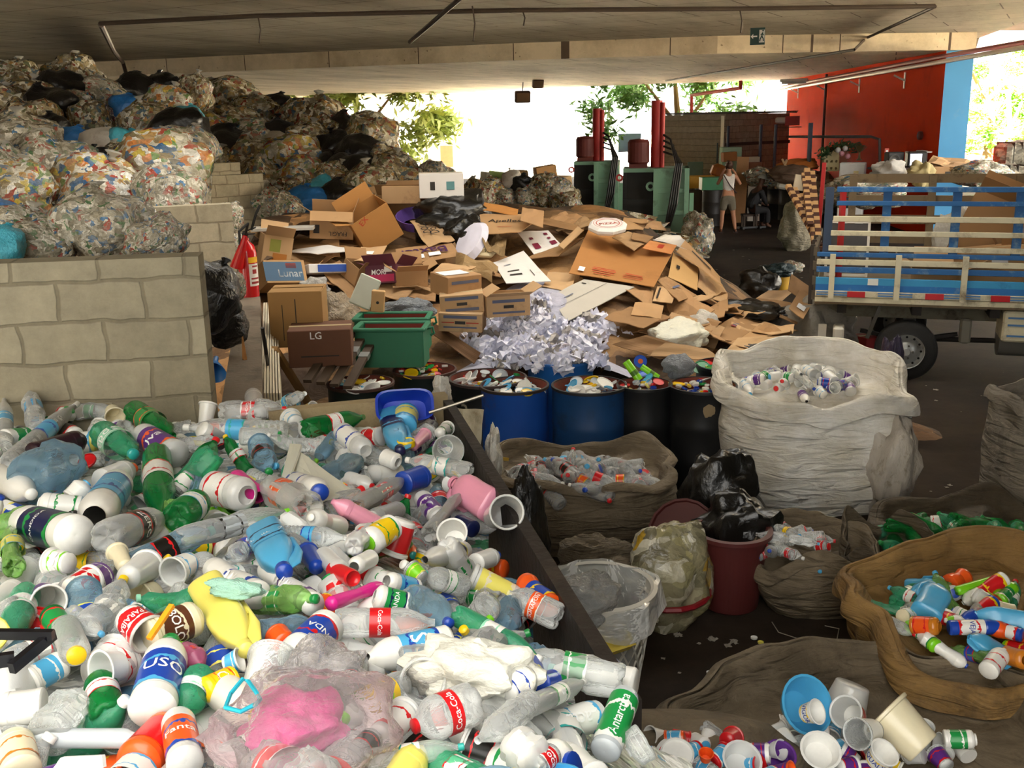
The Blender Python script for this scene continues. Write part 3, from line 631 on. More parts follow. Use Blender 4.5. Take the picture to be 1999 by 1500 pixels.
sheet('crumpled tan paper sack printed in dark letters', [(800, 432), (836, 482), (888, 470), (850, 428)], cb(2), .25, .05, [(.5, .55, 0, 0, ('Doll', 'k', .12, 1)), (.4, .3, 0, 0, ('DOLL', 'k', .1, 1))])
sheet('broad brown carton panel with italic script facing the front', [(942, 457), (1016, 452), (1062, 420), (936, 417)], cb(0), .3, .01, [(.45, .6, 0, 0, ('Apelles', 'k', .1)), (.5, .3, .3, .02, 'r')])
sheet('folded brown flap standing right of the script panel', [(1016, 430), (1060, 444), (1062, 412), (1020, 404)], cb(4), .42, .02)
sheet('long tan carton strip propped diagonally near the pizza box', [(1090, 478), (1100, 486), (1140, 450), (1128, 442)], cb(2), .24, .01)
sheet('long brown board under the diagonal strip', [(1022, 505), (1090, 500), (1142, 462), (1080, 484)], cb(3), .12, .02)
sheet('white torn paper sheet on the crest right of the pizza box', [(1275, 468), (1342, 486), (1336, 462), (1300, 456)], white_cb, .14, .03)
sheet('orange brown flap with red print beside the torn white sheet', [(1254, 485), (1310, 496), (1322, 478), (1268, 470)], mat('c4814a', .8), .22, .01, [(.5, .5, .2, .4, 'r')])
sheet('brown sheet right of the pizza box, topmost', [(1212, 447), (1256, 448), (1264, 428), (1218, 424)], cb(0), .16, .02)
sheet('brown sheet at the top right of the crest', [(1258, 446), (1312, 452), (1300, 434), (1262, 430)], cb(1), .14, .02)
sheet('brown sheet just below the pizza box', [(1196, 462), (1238, 490), (1270, 468), (1226, 452)], cb(5), .18, .02)
sheet('narrow brown sheet under the torn white one', [(1232, 466), (1262, 474), (1276, 462), (1236, 454)], cb(3), .2, .01)
sheet('dark brown sheet left of the pizza box', [(1140, 448), (1200, 446), (1212, 428), (1150, 430)], cb(3), .1, .03)
sheet('tan carton panel marked with a small black stamp', [(1305, 540), (1362, 566), (1364, 522), (1314, 494)], mat('c8a068', .8, var=.06), .14, .01, [(.25, .5, .12, .14, 'k')])
sheet('long curved brown panel on the right flank printed along its edge', [(1322, 490), (1410, 560), (1404, 540), (1338, 468)], cb(0), .2, .03, [(.5, .6, .5, .1, 'k')])
sheet('brown panel on the right flank reaching the floor', [(1362, 560), (1418, 600), (1420, 572), (1366, 500)], cb(2), .12, .04)
sheet('brown panel in front of the black stamped one', [(1286, 545), (1325, 590), (1362, 575), (1300, 540)], cb(1), .15, .03, [(.5, .5, .08, .5, 'b')])
sheet('small panel with vertical black print below the huge sheet', [(1274, 588), (1312, 592), (1322, 562), (1284, 558)], cb(2), .14, .01, [(.15, .5, .1, .7, 'k')])
sheet('brown flap under the lower edge of the huge sheet', [(1220, 566), (1272, 600), (1276, 568), (1240, 556)], cb(4), .12, .03)
sheet('brown sheet below the grey sheet tip', [(1180, 620), (1256, 640), (1310, 616), (1230, 596)], cb(3), .1, .03)
sheet('notched brown panel right of the grey sheet', [(1232, 614), (1290, 622), (1296, 596), (1240, 590)], cb(0), .16, .02)
sheet('brown sheet beneath the white printed one', [(1060, 560), (1116, 572), (1124, 534), (1070, 530)], cb(2), .08, .03)
sheet('broad sheet lying left of the white plastic bag on the right', [(1196, 672), (1290, 700), (1352, 680), (1262, 655)], mat('8d6a46', .85, var=.1), .1, .02)
sheet('front sheet overhanging the black drums', [(1262, 695), (1410, 704), (1380, 680), (1300, 668)], cb(5), .14, .02)
sheet('broad brown sheet with a purple sticker', [(1370, 655), (1435, 668), (1492, 628), (1442, 612)], cb(1), .12, .015, [(.4, .55, .16, .12, 'b'), (.4, .5, .16, .05, 'r')])
sheet('tan sheet right of the sticker sheet', [(1435, 668), (1525, 650), (1558, 646), (1492, 628)], cb(0), .13, .02)
sheet('tan sheet along the front with a white torn edge', [(1418, 684), (1450, 690), (1528, 655), (1440, 660)], cb(2), .16, .02)
sheet('large brown panel behind the crumpled black film', [(1470, 600), (1556, 632), (1576, 598), (1480, 580)], cb(3), .16, .02, h=lambda x, y: max(hcard(x, y), .42))
sheet('raised brown flap with a white label beside the truck', [(1540, 602), (1568, 622), (1592, 582), (1562, 565)], cb(1), .35, .01, [(.6, .3, .5, .2, 'W')], h=lambda x, y: max(hcard(x, y), .38))
sheet('brown sheet behind the raised flap', [(1470, 585), (1520, 592), (1556, 564), (1500, 568)], cb(5), .1, .02, h=lambda x, y: max(hcard(x, y), .4))
sheet('brown carton side standing by the yellow bucket', [(1538, 565), (1572, 592), (1582, 560), (1545, 535)], cb(3), .3, .01, h=lambda x, y: max(hcard(x, y), .4))
sheet('dark brown sheet leaning right of the green crates', [(832, 640), (925, 712), (938, 690), (845, 628)], mat('6b4c30', .85), .22, .02)
sheet('brown sheet at the middle left covered by thin boards', [(545, 480), (640, 498), (700, 478), (600, 462)], cb(1), .14, .02)
sheet('thin white board on the left stack of sheets', [(560, 490), (620, 496), (700, 488), (640, 478)], white_cb, .2, .02)
sheet('brown carton lid with a small white sticker', [(690, 510), (735, 512), (756, 480), (705, 482)], cb(2), .22, .02, [(.5, .5, .3, .2, 'W')])
sheet('dark wet brown sheet on the far left', [(512, 510), (545, 500), (590, 448), (560, 456)], mat('4c3826', .85), .3, .03)
sheet('brown panel leaning left behind the printed open box', [(560, 450), (600, 460), (640, 432), (590, 432)], mat('5c4630', .85), .2, .02)
sheet('long orange brown cardboard strip behind the script panel', [(925, 408), (1010, 420), (1012, 408), (930, 392)], mat('c08444', .8), .32, .02)
sheet('brown strip below the orange brown one', [(1000, 425), (1130, 452), (1142, 442), (1060, 424)], cb(3), .14, .02)
sheet('upright brown flap left of the pink printed box', [(710, 545), (742, 552), (736, 520), (708, 522)], cb(4), .1, .02)
sheet('brown sheet under the pink printed box', [(700, 560), (790, 590), (812, 560), (720, 540)], cb(5), .1, .03)
sheet('brown sheet left of the three small boxes', [(790, 580), (850, 590), (852, 560), (800, 552)], cb(1), .08, .03)
sheet('brown sheet above the three small boxes', [(845, 530), (900, 534), (930, 520), (862, 514)], cb(2), .2, .02)
sheet('crumpled brown kraft paper in the middle of the pile', [(880, 520), (960, 548), (972, 520), (900, 498)], mat('9c8058', .9, bump=.9, bs=12), .16, .14, name='kraft_paper', cat='paper')
sheet('crumpled brown kraft paper beside the white helmet shape', [(940, 480), (985, 500), (990, 462), (950, 450)], mat('8d7450', .9, bump=.9, bs=12), .2, .16, name='kraft_paper', cat='paper')
# more sheets scattered over the pile, each one its own
rs = random.Random(11); adj = ['creased', 'flat', 'torn', 'curled', 'faded', 'dusty', 'bent', 'stained']
marks_near = [((960, 430), 'behind the white printed sheet'), ((1230, 440), 'on the crest by the pizza box'), ((680, 480), 'near the printed open box'), ((1380, 560), 'on the right flank of the pile'), ((620, 560), 'near the white and blue flat box'), ((1450, 650), 'among the flat sheets at right'), ((1100, 470), 'left of the huge flat sheet'), ((820, 540), 'below the upside down lettered carton'), ((1200, 600), 'below the huge flat sheet'), ((760, 420), 'on the far left crest')]
for k in range(80):
    px = rs.uniform(520, 1500); py = rs.uniform(425 if px < 1320 else 560, 560 if px < 1150 else 660)
    p = surf(hcard, px, py, .03+rs.random()*.08, 7)
    if p.z < .12 or p.y > 16.5 or (1100 < px < 1335 and 445 < py < 600) or (1060 < px < 1240 and 540 < py) or (955 < px < 1100 and 450 < py < 560) or (640 < px < 900 and 440 < py < 530): continue
    a = rs.uniform(0, 180); w, l = rs.uniform(.25, .6), rs.uniform(.3, .8)
    tl = V((rs.uniform(-.45, .45), rs.uniform(-.6, .25), 1)).normalized(); X = V((math.cos(rad(a)), math.sin(rad(a)), 0)); X = (X-tl*X.dot(tl)).normalized(); Y = tl.cross(X)
    c = [p-X*w/2-Y*l/2, p+X*w/2-Y*l/2, p+X*w/2+Y*l/2, p-X*w/2+Y*l/2]
    o = obj('cardboard_sheet', MB().add(patch(c, 6, 6, .008, .07, k)), cb(k))
    n_ = min(marks_near, key=lambda q: (q[0][0]-px)**2+(q[0][1]-py)**2)[1]
    tag(o, 'small %s brown cardboard piece %s' % (adj[k % 8], n_), 'cardboard sheet', 'loose cardboard sheets on the big pile')
# boxes
def carton(label, P, dims, rz=0, rx=0, ry=0, m=None, flaps=(20, 20, 30, 30), open_=True, marks=(), grp=None, name='cardboard_box', inner=None):
    m = m or cb(R.randrange(6)); L, W, H = dims; t = .008
    o = thing(name, label, 'box', M=Matrix.Translation(P) @ RZ(rz) @ RX(rx) @ RY(ry), group=grp)
    mb = MB()
    if open_:
        mb.add(box(L, W, t, (0, 0, t/2)))
        for (sx, sy, c) in ((L, t, (0, -W/2, H/2)), (L, t, (0, W/2, H/2)), (t, W, (-L/2, 0, H/2)), (t, W, (L/2, 0, H/2))): mb.add(box(sx, sy, H, c))
    else: mb.add(box(L, W, H, (0, 0, H/2), b=.006))
    obj('box_body', mb, [m], o)
    if open_:
        for i, (a, M) in enumerate(zip(flaps, (T(0, -W/2, H) , T(0, W/2, H) @ RZ(180), T(-L/2, 0, H) @ RZ(-90), T(L/2, 0, H) @ RZ(90)))):
            if a is None: continue
            w_ = L if i < 2 else W
            obj('flap', MB().add(box(w_*.98, t*.7, W*.45, (0, 0, W*.22)), M @ RX(a)), m, o)
    else:
        obj('tape', MB().add(box(L*1.002, .05, .002, (0, 0, H+.001))), mat('c8b48c', .3), o)
    for (fc, u, w_, a, b_, k) in marks:   # fc front f, top t
        if fc == 'f': M = T(u*L, -W/2-.006, w_*H) @ RX(90)
        elif fc == 't': M = T(u*L, w_*W, H+.006)
        elif fc == 'r': M = T(L/2+.006, u*W, w_*H) @ RZ(90) @ RX(90)
        if isinstance(k, tuple): text_on(k[0], o, ink[k[1]], M @ RZ(k[3] if len(k) > 3 else 0), k[2])
        else: obj('printed_mark', MB().add(([(-a/2, -b_/2, 0), (a/2, -b_/2, 0), (a/2, b_/2, 0), (-a/2, b_/2, 0)], [(0, 1, 2, 3)]), M), ink[k] if isinstance(k, str) else k, o)
    return o
def on(px, py, lift=0): return surf(hcard, px, py, lift, 7)
carton('open brown carton with an upside down crest print on its front', on(648, 468, .12), (.5, .42, .32), 8, -8, 4, cb(0), (130, -30, 60, 20), marks=[('f', -.35, .35, .07, .1, 'k'), ('f', .15, .2, 0, 0, ('FRAGIL', 'k', .05, 180)), ('f', .1, .8, .2, .02, 'k')])
carton('large tilted brown carton, mouth turned left showing green lining', on(742, 470, .05), (.5, .42, .46), 28, 10, -30, mat('b07c42', .85, var=.06), (None, 10, 60, None), marks=[('f', -.2, .9, 0, 0, ('EX', 'r', .07, 20))])
carton('lowest of three small stacked boxes with grey stripes', PD(903, 642, 9.9), (.42, .32, .18), -6, 0, 2, cb(2), open_=False, marks=[('f', 0, .8, .32, .03, 'b'), ('f', 0, .25, .32, .015, 'b'), ('f', 0, .5, .1, .03, 'k'), ('f', -.28, .5, .12, .01, 'r'), ('f', .28, .5, .12, .01, 'r')], grp='small striped boxes')
carton('middle of three small stacked boxes with grey stripes', PD(903, 606, 9.95), (.42, .32, .18), 3, 0, -3, cb(2), open_=False, marks=[('f', 0, .8, .32, .03, 'b'), ('f', 0, .2, .32, .03, 'b'), ('f', 0, .5, .1, .03, 'k')], grp='small striped boxes')
carton('top of three small stacked boxes, turned with a white label on top', PD(890, 572, 10.1), (.38, .36, .2), 32, 3, 0, cb(4), open_=False, marks=[('f', 0, .7, .3, .03, 'b'), ('t', -.1, .0, .28, .2, 'W')], grp='small striped boxes')
carton('small striped box standing alone right of the stack', PD(985, 612, 10.0), (.42, .34, .2), 14, 0, 0, cb(2), (70, None, -60, 60), marks=[('f', 0, .75, .32, .03, 'b'), ('f', 0, .2, .32, .02, 'b'), ('f', 0, .48, .1, .03, 'k')])
carton('tall tan ribbed carton at the left front of the pile', PD(588, 668, 8.7), (.43, .4, .46), 4, 0, 0, mat('a9824f', .85, var=.05), (-88, -88, None, None), marks=[('f', 0, .55, .008, .3, 'k'), ('f', -.25, .45, .006, .3, 'k')])
carton('dark brown carton with a round white logo under the ribbed carton', PD(630, 706, 8.4), (.5, .4, .3), 6, 0, 0, mat('6b4632', .8), open_=False, marks=[('f', -.05, .85, 0, 0, ('LG', 'W', .06)), ('f', 0, .3, .3, .01, 'k')])
carton('black and blue printed box with large white lettering, tipped over', on(552, 562, .1), (.46, .3, .26), 38, -28, 6, mat('b08a5c', .8), (None, None, None, None), marks=[('f', -.05, .5, .44, .22, mat('12486a', .5)), ('f', .1, .4, 0, 0, ('Lunar', 'W', .09)), ('f', .15, .75, .12, .06, 'r')])
carton('brown carton with faded green fruit stickers near the extinguisher', on(532, 520, .12), (.32, .34, .36), 22, 0, 12, cb(2), (40, 20, None, None), marks=[('f', -.1, .7, .12, .14, mat('8a8c3c', .7)), ('f', .1, .3, .16, .12, mat('b0702c', .7))])
carton('flat white box with a blue printed side', on(634, 536, .14), (.5, .42, .1), 30, -12, 4, white_cb, open_=False, marks=[('f', .05, .5, .35, .08, mat('2a4ea0', .5)), ('r', 0, .5, .36, .085, mat('2a4ea0', .5)), ('r', .05, .5, 0, 0, ('MICRO', 'W', .05))])
carton('pink and black printed box lying open', on(758, 556, .1), (.4, .3, .2), -28, -14, -6, mat('5a2438', .6), (40, None, 70, 40), marks=[('f', 0, .28, .36, .08, mat('b8245c', .5)), ('f', -.05, .6, 0, 0, ('MORI', 'W', .06)), ('f', .25, .75, .1, .06, 'W')])
carton('small brown box below the white film bag', on(700, 548, .05), (.3, .3, .2), 40, 20, 10, cb(1), (30, 40, None, None))
carton('open brown carton right of the pink printed box', on(800, 560, .04), (.34, .3, .22), 15, 8, 0, cb(0), (50, 20, 60, 60))
carton('brown carton behind the lettered sack on the crest', on(790, 424, .05), (.6, .4, .3), -10, 0, 0, cb(3), (40, 30, 60, 60))
carton('red brown flat box behind the black film on the crest', on(872, 400, .2), (.55, .35, .18), 20, 0, 0, mat('9c5236', .8), open_=False, marks=[('t', -.1, 0, .3, .2, 'W')])
carton('white printed carton at the foot of the bags', on(862, 385, .4), (.55, .35, .3), 5, 0, 0, white_cb, open_=False, marks=[('f', -.2, .5, .06, .1, 'k'), ('f', .2, .5, .1, .1, mat('5a8a8c', .6))])
carton('brown carton at the foot of the right bags', on(790, 396, .3), (.5, .35, .22), -8, 0, 0, cb(2), open_=False)
for i in range(9):   # stack of grey boards
    p = on(548, 446, .18+.035*i)
    tag(obj('board', MB().add(box(.62+.04*((i*7) % 3), .3, .03, (0.03*((i*5) % 3), 0, 0)), Matrix.Translation(p) @ RZ(3+((i*11) % 5))), grey_cb), 'thin grey board in the neat stack under the bags', 'board', 'stack of grey boards')
# pizza box
P = on(1186, 450, .3); mb = MB().add(lathe([(0, 0), (.2, 0), (.235, .03), (.235, .06), (.2, .09), (0, .09)], 8))
o = thing('pizza_box', 'octagonal white pizza box with a red ring print on the crest', 'box', M=Matrix.Translation(P) @ RX(14) @ RZ(10))
obj('box_body', mb, white_cb, o); obj('ring_print', MB().add(lathe([(.13, .092), (.14, .092)], 24)).add(lathe([(.165, .092), (.17, .092)], 24)), ink['r'], o)
text_on('PIZZA', o, ink['r'], T(0, -.02, .094), .06)
# white moulded shape, black film, white film bags
def crump(label, P, sx, sy, sz, m, seed, rz=0, rx=0, name='plastic_bag', cat='bag', amp=.24, grp=None, fr=1.9):
    o = obj(name, MB().add(blob(seed, 36, 24, amp, fr)).mesh(name, True), m, M=Matrix.Translation(P) @ RZ(rz) @ RX(rx) @ S(sx, sy, sz)); return tag(o, label, cat, grp)
blk = mat('141311', .3, var=.3, bump=.6, bs=5, coat=.2); wfl = film('e6e2d8', .5, .3, .4, 5)
crump('big crumpled black plastic film on the crest of the cardboard', on(885, 430, .12), .5, .4, .36, blk, 4, 20)
crump('small fold of black film left of the white moulded piece', on(912, 470, .05), .28, .3, .3, blk, 6)
crump('crumpled shiny black film lying on the right cardboard sheets', on(1450, 606, .1), .4, .3, .14, blk, 8, -20)
crump('tail of shiny black film beside the raised flap', on(1512, 610, .12), .3, .18, .08, blk, 3, -20)
crump('white plastic bag full of white sheets by the shredded paper', on(1325, 656, .1), .3, .26, .17, mat('d9d8c8', .4, bump=.8, bs=7), 12, 30)
crump('wisp of clear plastic film behind the white plastic bag', on(1372, 632, .12), .16, .14, .13, wfl, 14)
crump('clear plastic bag tucked beside the tipped blue box', on(612, 566, .12), .18, .15, .13, film('d8d4cc', .6, .3, .8, 6), 15)
crump('shiny clear film behind the tall tan carton', on(660, 620, .1), .22, .3, .26, film('b8a890', .5, .2, .9, 6), 17)
crump('torn clear film between the pink box and the green crates', on(800, 606, .1), .26, .2, .12, film('a0a8b0', .45, .2, .9, 6), 18)
P = on(922, 476, .22)
tg(obj('moulded_tray', MB().add(lathe([(0, .1), (.16, .08), (.2, 0), (.17, -.02), (.14, .04), (0, .06)], 20), Matrix.Translation(P) @ RZ(-40) @ RX(50) @ S(1, 1.5, 1)), mat('d6d4e4', .4)), 'pale lilac moulded plastic shell on the black film', 'tray')
tg(obj('foam_tray', MB().add(box(.5, .2, .06, b=.02)).add(box(.1, .12, .05, (-.15, 0, .05))).add(box(.1, .12, .05, (.1, 0, .05))), mat('d8c8a4', .8), M=Matrix.Translation(on(930, 492, .12)) @ RZ(-28) @ RX(20)), 'cream moulded tray under the lilac shell', 'tray')
tg(obj('purple_basin', MB().add(lathe([(.2, 0), (.26, .14), (.27, .14), (.21, 0)], 20), Matrix.Translation(on(815, 440, .1)) @ RX(20)), mat('7a5cb4', .4)), 'purple basin edge peeping out behind the lettered sack', 'basin')
tg(obj('foam_block', MB().add(box(.2, .1, .3, b=.01), Matrix.Translation(PD(713, 570, 9.6)) @ RY(25) @ RX(-15)), mat('c8cbbc', .8)), 'pale foam block leaning above the green crates', 'block')
o = thing('wooden_block', 'pale wooden block with a round hole behind the green crates', 'wood block', M=Matrix.Translation(PD(738, 588, 9.3)) @ RY(6))
obj('block', MB().add(box(.12, .06, .2, b=.008)), mat('cfa570', .7), o); obj('hole', MB().add(lathe([(0, 0), (.014, 0)], 12), T(0, -.032, -.01) @ RX(90)), ink['k'], o)
# green crates
def crate(label, px, py, d, L, W, H, rz):
    o = thing('plastic_crate', label, 'crate', M=Matrix.Translation(PD(px, py, d)) @ RZ(rz))
    gm = mat('2b7454', .6, var=.1, dirt=.1, dc='4a5a44', scale=4); rm = mat('8a2f22', .7)
    mb = MB(); t = .02
    mb.add(box(L, W, t, (0, 0, 0)))
    for (sx, sy, c) in ((L, t, (0, -W/2, H/2)), (L, t, (0, W/2, H/2)), (t, W, (-L/2, 0, H/2)), (t, W, (L/2, 0, H/2))): mb.add(box(sx, sy, H, c))
    obj('crate_body', mb, gm, o)
    mb = MB()
    for (sx, sy, c) in ((L+.06, .05, (0, -W/2-.01, H)), (L+.06, .05, (0, W/2+.01, H)), (.05, W, (-L/2-.01, 0, H)), (.05, W, (L/2+.01, 0, H))): mb.add(box(sx, sy, .03, c, b=.008))
    obj('rim', mb, gm, o)
    mb = MB()
    for (sx, sy, c) in ((L-.05, .004, (0, -W/2+.014, H/2)), (L-.05, .004, (0, W/2-.014, H/2)), (.004, W-.05, (L/2-.014, 0, H/2))): mb.add(box(sx, sy, H*.98, c))
    obj('lining', mb, rm, o)
    obj('hook', MB().add(tube([(L/2+.02, 0, H-.02), (L/2+.07, 0, H-.01), (L/2+.08, 0, H-.06), (L/2+.05, 0, H-.08)], .012)), gm, o)
    return o
crate('green crate with a red brown inside, nearer of the pair', 768, 708, 8.9, .57, .3, .32, -4)
crate('dark green crate behind the nearer green crate', 770, 680, 9.5, .64, .3, .3, -3)
# bound slats left of crates
for i in range(4):
    a = PD(600+i*26, 745+i*4, 8.0); b = PD(668+i*18, 640+i*12, 8.7)
    o = thing('wooden_slat', 'dark wooden slat bound with wire leaning left of the crates', 'slat', group='wooden slats left of the green crates')
    obj('slat', MB().add(bar(a, b, .07, .03)), mat('4a3a2a', .8, var=.3), o); m_ = a.lerp(b, .75)
    obj('wire_binding', MB().add(bar(a.lerp(b, .68), a.lerp(b, .8), .08, .04)), mat('8a8c88', .4, metal=.5), o)
# shredded / crumpled papers
pm = [mat('dcdcec', .6, var=.05), mat('c6c8dc', .6, var=.05), mat('e8e8f4', .6, var=.03), mat('b8b2ac', .7, var=.1)]
def hpap(x, y): return max(.2, .92-.35*((x-.28)/1.1)**2-.0*(y-9.6)**2+.32*sm(9.6, 10.9, y)*(1-sm(.2, 1.1, abs(x-.3)))) if y < 12.5 else .2
paps = []
def paper_mesh(k):
    rp = random.Random(k); v = []; f = []; n = 6
    for j in range(n+1):
        for i in range(n+1):
            u, w = i/n-.5, j/n-.5
            v.append((u+.25*nz(u*3+k, w*3), w+.25*nz(u*3, w*3+k), .55*nz(u*4+k*3, w*4+k)+.35*abs(nz(u*7, w*7, k))))
    for j in range(n):
        for i in range(n):
            a = j*(n+1)+i; f.append((a, a+1, a+n+2, a+n+1))
    return MB().add((v, f)).mesh('crumpled_paper')
paps = [paper_mesh(k) for k in range(8)]
rp = random.Random(5)
v = []; f = []
for j in range(21):
    for i in range(41):
        x = -1.0+2.6*i/40; y = 9.0+3*j/20; v.append((x, y, max(.1, min(hpap(x, y), hpap(x, y))-.07)))
for j in range(20):
    for i in range(40):
        a = j*41+i; f.append((a, a+1, a+42, a+41))
tag(obj('paper_shreds', MB().add((v, f)), mat('a8a8b8', .8, var=.3, scale=12, bump=1, bs=14)), 'dense white shredded paper under the crumpled sheets', 'paper', kind='stuff')
pcnt = 0
for k in range(420):
    px = rp.uniform(905, 1275); py = rp.uniform(572, 720)
    lo = 690-(px-905)*.0
    if py < 625-max(0, 30-abs(px-1052))*1.8: continue
    if px < 950 and py > 690: continue
    if px > 1180 and not (640+(px-1180)*.3 < py < 655+(px-1180)*.55): continue
    p = surf(hpap, px, py, 0, 7)
    if p.y > 12.4: continue
    s_ = rp.uniform(.1, .24)
    M = Matrix.Translation(p+V((0, 0, rp.uniform(-.02, .05)))) @ RZ(rp.uniform(0, 360)) @ RX(rp.uniform(-60, 60)) @ RY(rp.uniform(-60, 60)) @ S(s_, s_*rp.uniform(.6, 1), s_)
    o = obj('crumpled_paper', paps[k % 8], pm[rp.choice([0, 0, 1, 2, 2, 3])], M=M)
    tag(o, 'crumpled white paper in the heap between drums and cardboard', 'paper', 'crumpled papers in the white heap'); pcnt += 1
    if pcnt >= 260: break
# ------------------------------------------------------------ drums full of caps
def cap_mesh():
    return MB().add(lathe([(0, 0), (.95, 0), (1, .1), (1, .8), (.93, .8), (.93, .15), (0, .12)], 14)).mesh('bottle_cap', True)
CAPM = cap_mesh()
LIDM = MB().add(lathe([(0, .0), (.9, 0), (.95, .02), (1, .02), (1, .14), (.94, .14), (.9, .06), (0, .06)], 18)).mesh('tub_lid', True)
CN = dict(w='white', r='red', b='light blue', B='royal blue', g='green', y='pale yellow', Y='yellow', o='orange', s='grey', c='clear', t='teal', k='black', l='lime')
capmat = {k: mat(PAL[k], .35, var=.06, coat=.2) for k in 'wrbBgyYostkl'}
def drum(desc, cx, cy, wpx, m, z=.88, cont='mix', n=26, rust=None, ribs=True, fill=.07, rim=None, inn='7a3a2c'):
    P = PZ(cx, cy, z); r = wpx/2*depth(P)/F; P.z = 0
    o = thing('oil_drum', desc, 'drum', P)
    pr = [(0, .0), (r*.97, 0), (r, .02)]
    for zz in (z*.34, z*.66):
        pr += [(r, zz-.025), (r*1.025, zz), (r, zz+.025)] if ribs else [(r, zz)]
    pr += [(r, z-.02), (r*1.02, z-.01), (r*1.02, z), (r*.97, z)]
    mb = MB().add(lathe(pr, 40)); k = len(mb.f)
    mb.add(lathe([(r*.97, z), (r*.96, z-.25), (0, z-.25)], 40))
    me = mb.mesh('drum_body', True)
    me.materials.append(m); me.materials.append(mat(inn, .8, dirt=.3))
    for i, p in enumerate(me.polygons):
        if i >= k: p.material_index = 1
    obj('drum_body', me, [m, mat(inn, .8, dirt=.3)], o)
    obj('rim', MB().add(lathe([(r*.97, z-.01), (r*1.03, z-.015), (r*1.03, z+.006), (r*.97, z+.008), (r*.97, z-.01)], 40)).mesh('rim', True), rim or m, o)
    what = desc.split(',')[0]
    fm = trashmat(int(cx) % 13, ['e8e6e0', 'c8202a', '2a5ab4', 'e8c020', 'dcdcd8', '3c9c50', 'b8b8b4', 'ececec', 'd87020', '5aa8d8'], 26, .35, filmk=0)
    tag(obj('plastic_scraps', MB().add(lathe([(r*.95, z-fill-.03), (r*.6, z-fill), (0, z-fill+.02)], 24), T(P.x, P.y, 0)), fm), 'small plastic scraps filling the '+what, 'plastic scraps', kind='stuff')
    rq = random.Random(int(cx*7+cy)); pal = dict(mix='wwwrrbBgyYosw', flat='wwwwYsbw', col='rrwBBYYgoww', tray='wwwrbYsg')[cont]
    for i in range(n):
        a = rq.uniform(0, 6.28); q = r*.88*math.sqrt(rq.random()); k = rq.choice(pal)
        lid = rq.random() < (.6 if cont in ('flat', 'tray') else .22)
        s_ = rq.uniform(.04, .075) if lid else rq.uniform(.016, .03)
        M = T(P.x+q*math.cos(a), P.y+q*math.sin(a), z-fill+.03+rq.uniform(0, .035)) @ RZ(rq.uniform(0, 360)) @ RX(rq.choice([-1, 1])*rq.uniform(0, 55)) @ S(s_, s_, s_*(1 if lid else .9))
        oo = obj('plastic_disc' if lid else 'bottle_cap', LIDM if lid else CAPM, capmat[k], M=M)
        tag(oo, '%s plastic %s in the %s' % (CN[k], 'tub lid' if lid else 'bottle cap', what), 'lid' if lid else 'cap', ('lids' if lid else 'caps')+' in the '+what)
    return o, P, r
bk = mat('17181a', .45, var=.3, dirt=.2, dc='3a3832', scale=5); bk2 = mat('1c2724', .45, var=.3, dirt=.25, dc='3a4038', scale=5)
bl1 = mat('1c4fa6', .45, var=.15, dirt=.3, dc='54402f', scale=4); bl2 = mat('16406e', .5, var=.3, dirt=.35, dc='1a242c', scale=5); bl3 = mat('2a6cb4', .4, var=.15, dirt=.1, dc='6b8094')
drum('black drum in front of the bound slats', 704, 748, 128, bk2, cont='flat', n=26, rim=mat('4a3028', .7))
drum('dark green drum below the green crates', 829, 722, 122, bk2, cont='col', n=34, rim=mat('4a3028', .7))
o, P, r = drum('black drum chalked 10.3', 952, 738, 150, bk, cont='tray', n=18, rim=mat('3a2c28', .7))
text_on('10.3', o, mat('8d8674', .8), T(-r*.86, -r*.62, .66) @ RZ(-36) @ RX(90), .13)
drum('worn bright blue drum, foremost left', 1004, 752, 132, bl1, cont='flat', n=30, ribs=False, rim=mat('33281f', .7))
drum('light blue drum against the white paper heap', 1094, 700, 128, bl3, cont='mix', n=34, ribs=False, inn='3a78b8')
drum('ribbed dark blue drum in the middle', 1150, 752, 144, bl2, cont='flat', n=32, rim=mat('1c1c1e', .7))
o, P, r = drum('narrow black drum holding lime green tubes', 1258, 750, 106, bk, cont='mix', n=16)
lg = mat('8fe01c', .4, coat=.3)
for i, (a, b) in enumerate((((1222, 706), (1248, 742)), ((1252, 716), (1285, 738)))):
    pa, pb = PZ(a[0], a[1], 1.02 if i == 0 else .96), PZ(b[0], b[1], .87); r_ = .033 if i == 0 else .026
    o = thing('green_tube', ('thicker', 'thinner')[i]+' lime green plastic tube poking out of the narrow black drum', 'tube')
    d = pb-pa; obj('tube_body', MB().add(tube([pa, pb], r_, 16, False)).add(tube([pb, pa], r_*.9, 16, False)), lg, o)
    obj('printed_band', MB().add(tube([pa.lerp(pb, .5), pa.lerp(pb, .72)], r_*1.02, 16, False)), mat('4c7a1c', .5), o)
o = thing('toy_plate', 'blue plastic disc with orange emblem behind the lime tubes', 'lid', M=Matrix.Translation(PZ(1250, 706, .98)) @ RX(62))
obj('disc', LIDM, mat('2458c8', .4), o, S(.055, .055, .06)); obj('emblem', MB().add(lathe([(0, .009), (.022, .009)], 14)), ink['o'], o)
o = thing('toy_plate', 'blue plastic disc lying under the lime tubes', 'lid', M=Matrix.Translation(PZ(1262, 738, .87)) @ RX(25))
obj('disc', LIDM, mat('2458c8', .4), o, S(.09, .09, .06))
o, P, r = drum('black drum with a torn sticker, right of the tube drum', 1372, 752, 130, bk, cont='col', n=34)
tg(obj('torn_sticker', MB().add(blob(5, 10, 6, .4), Matrix.Translation(P+V((.0, -r*1.0, .74))) @ S(.05, .004, .045)), mat('8d7a5c', .9)), 'torn round brown sticker on the black drum beside the white sack', 'sticker')
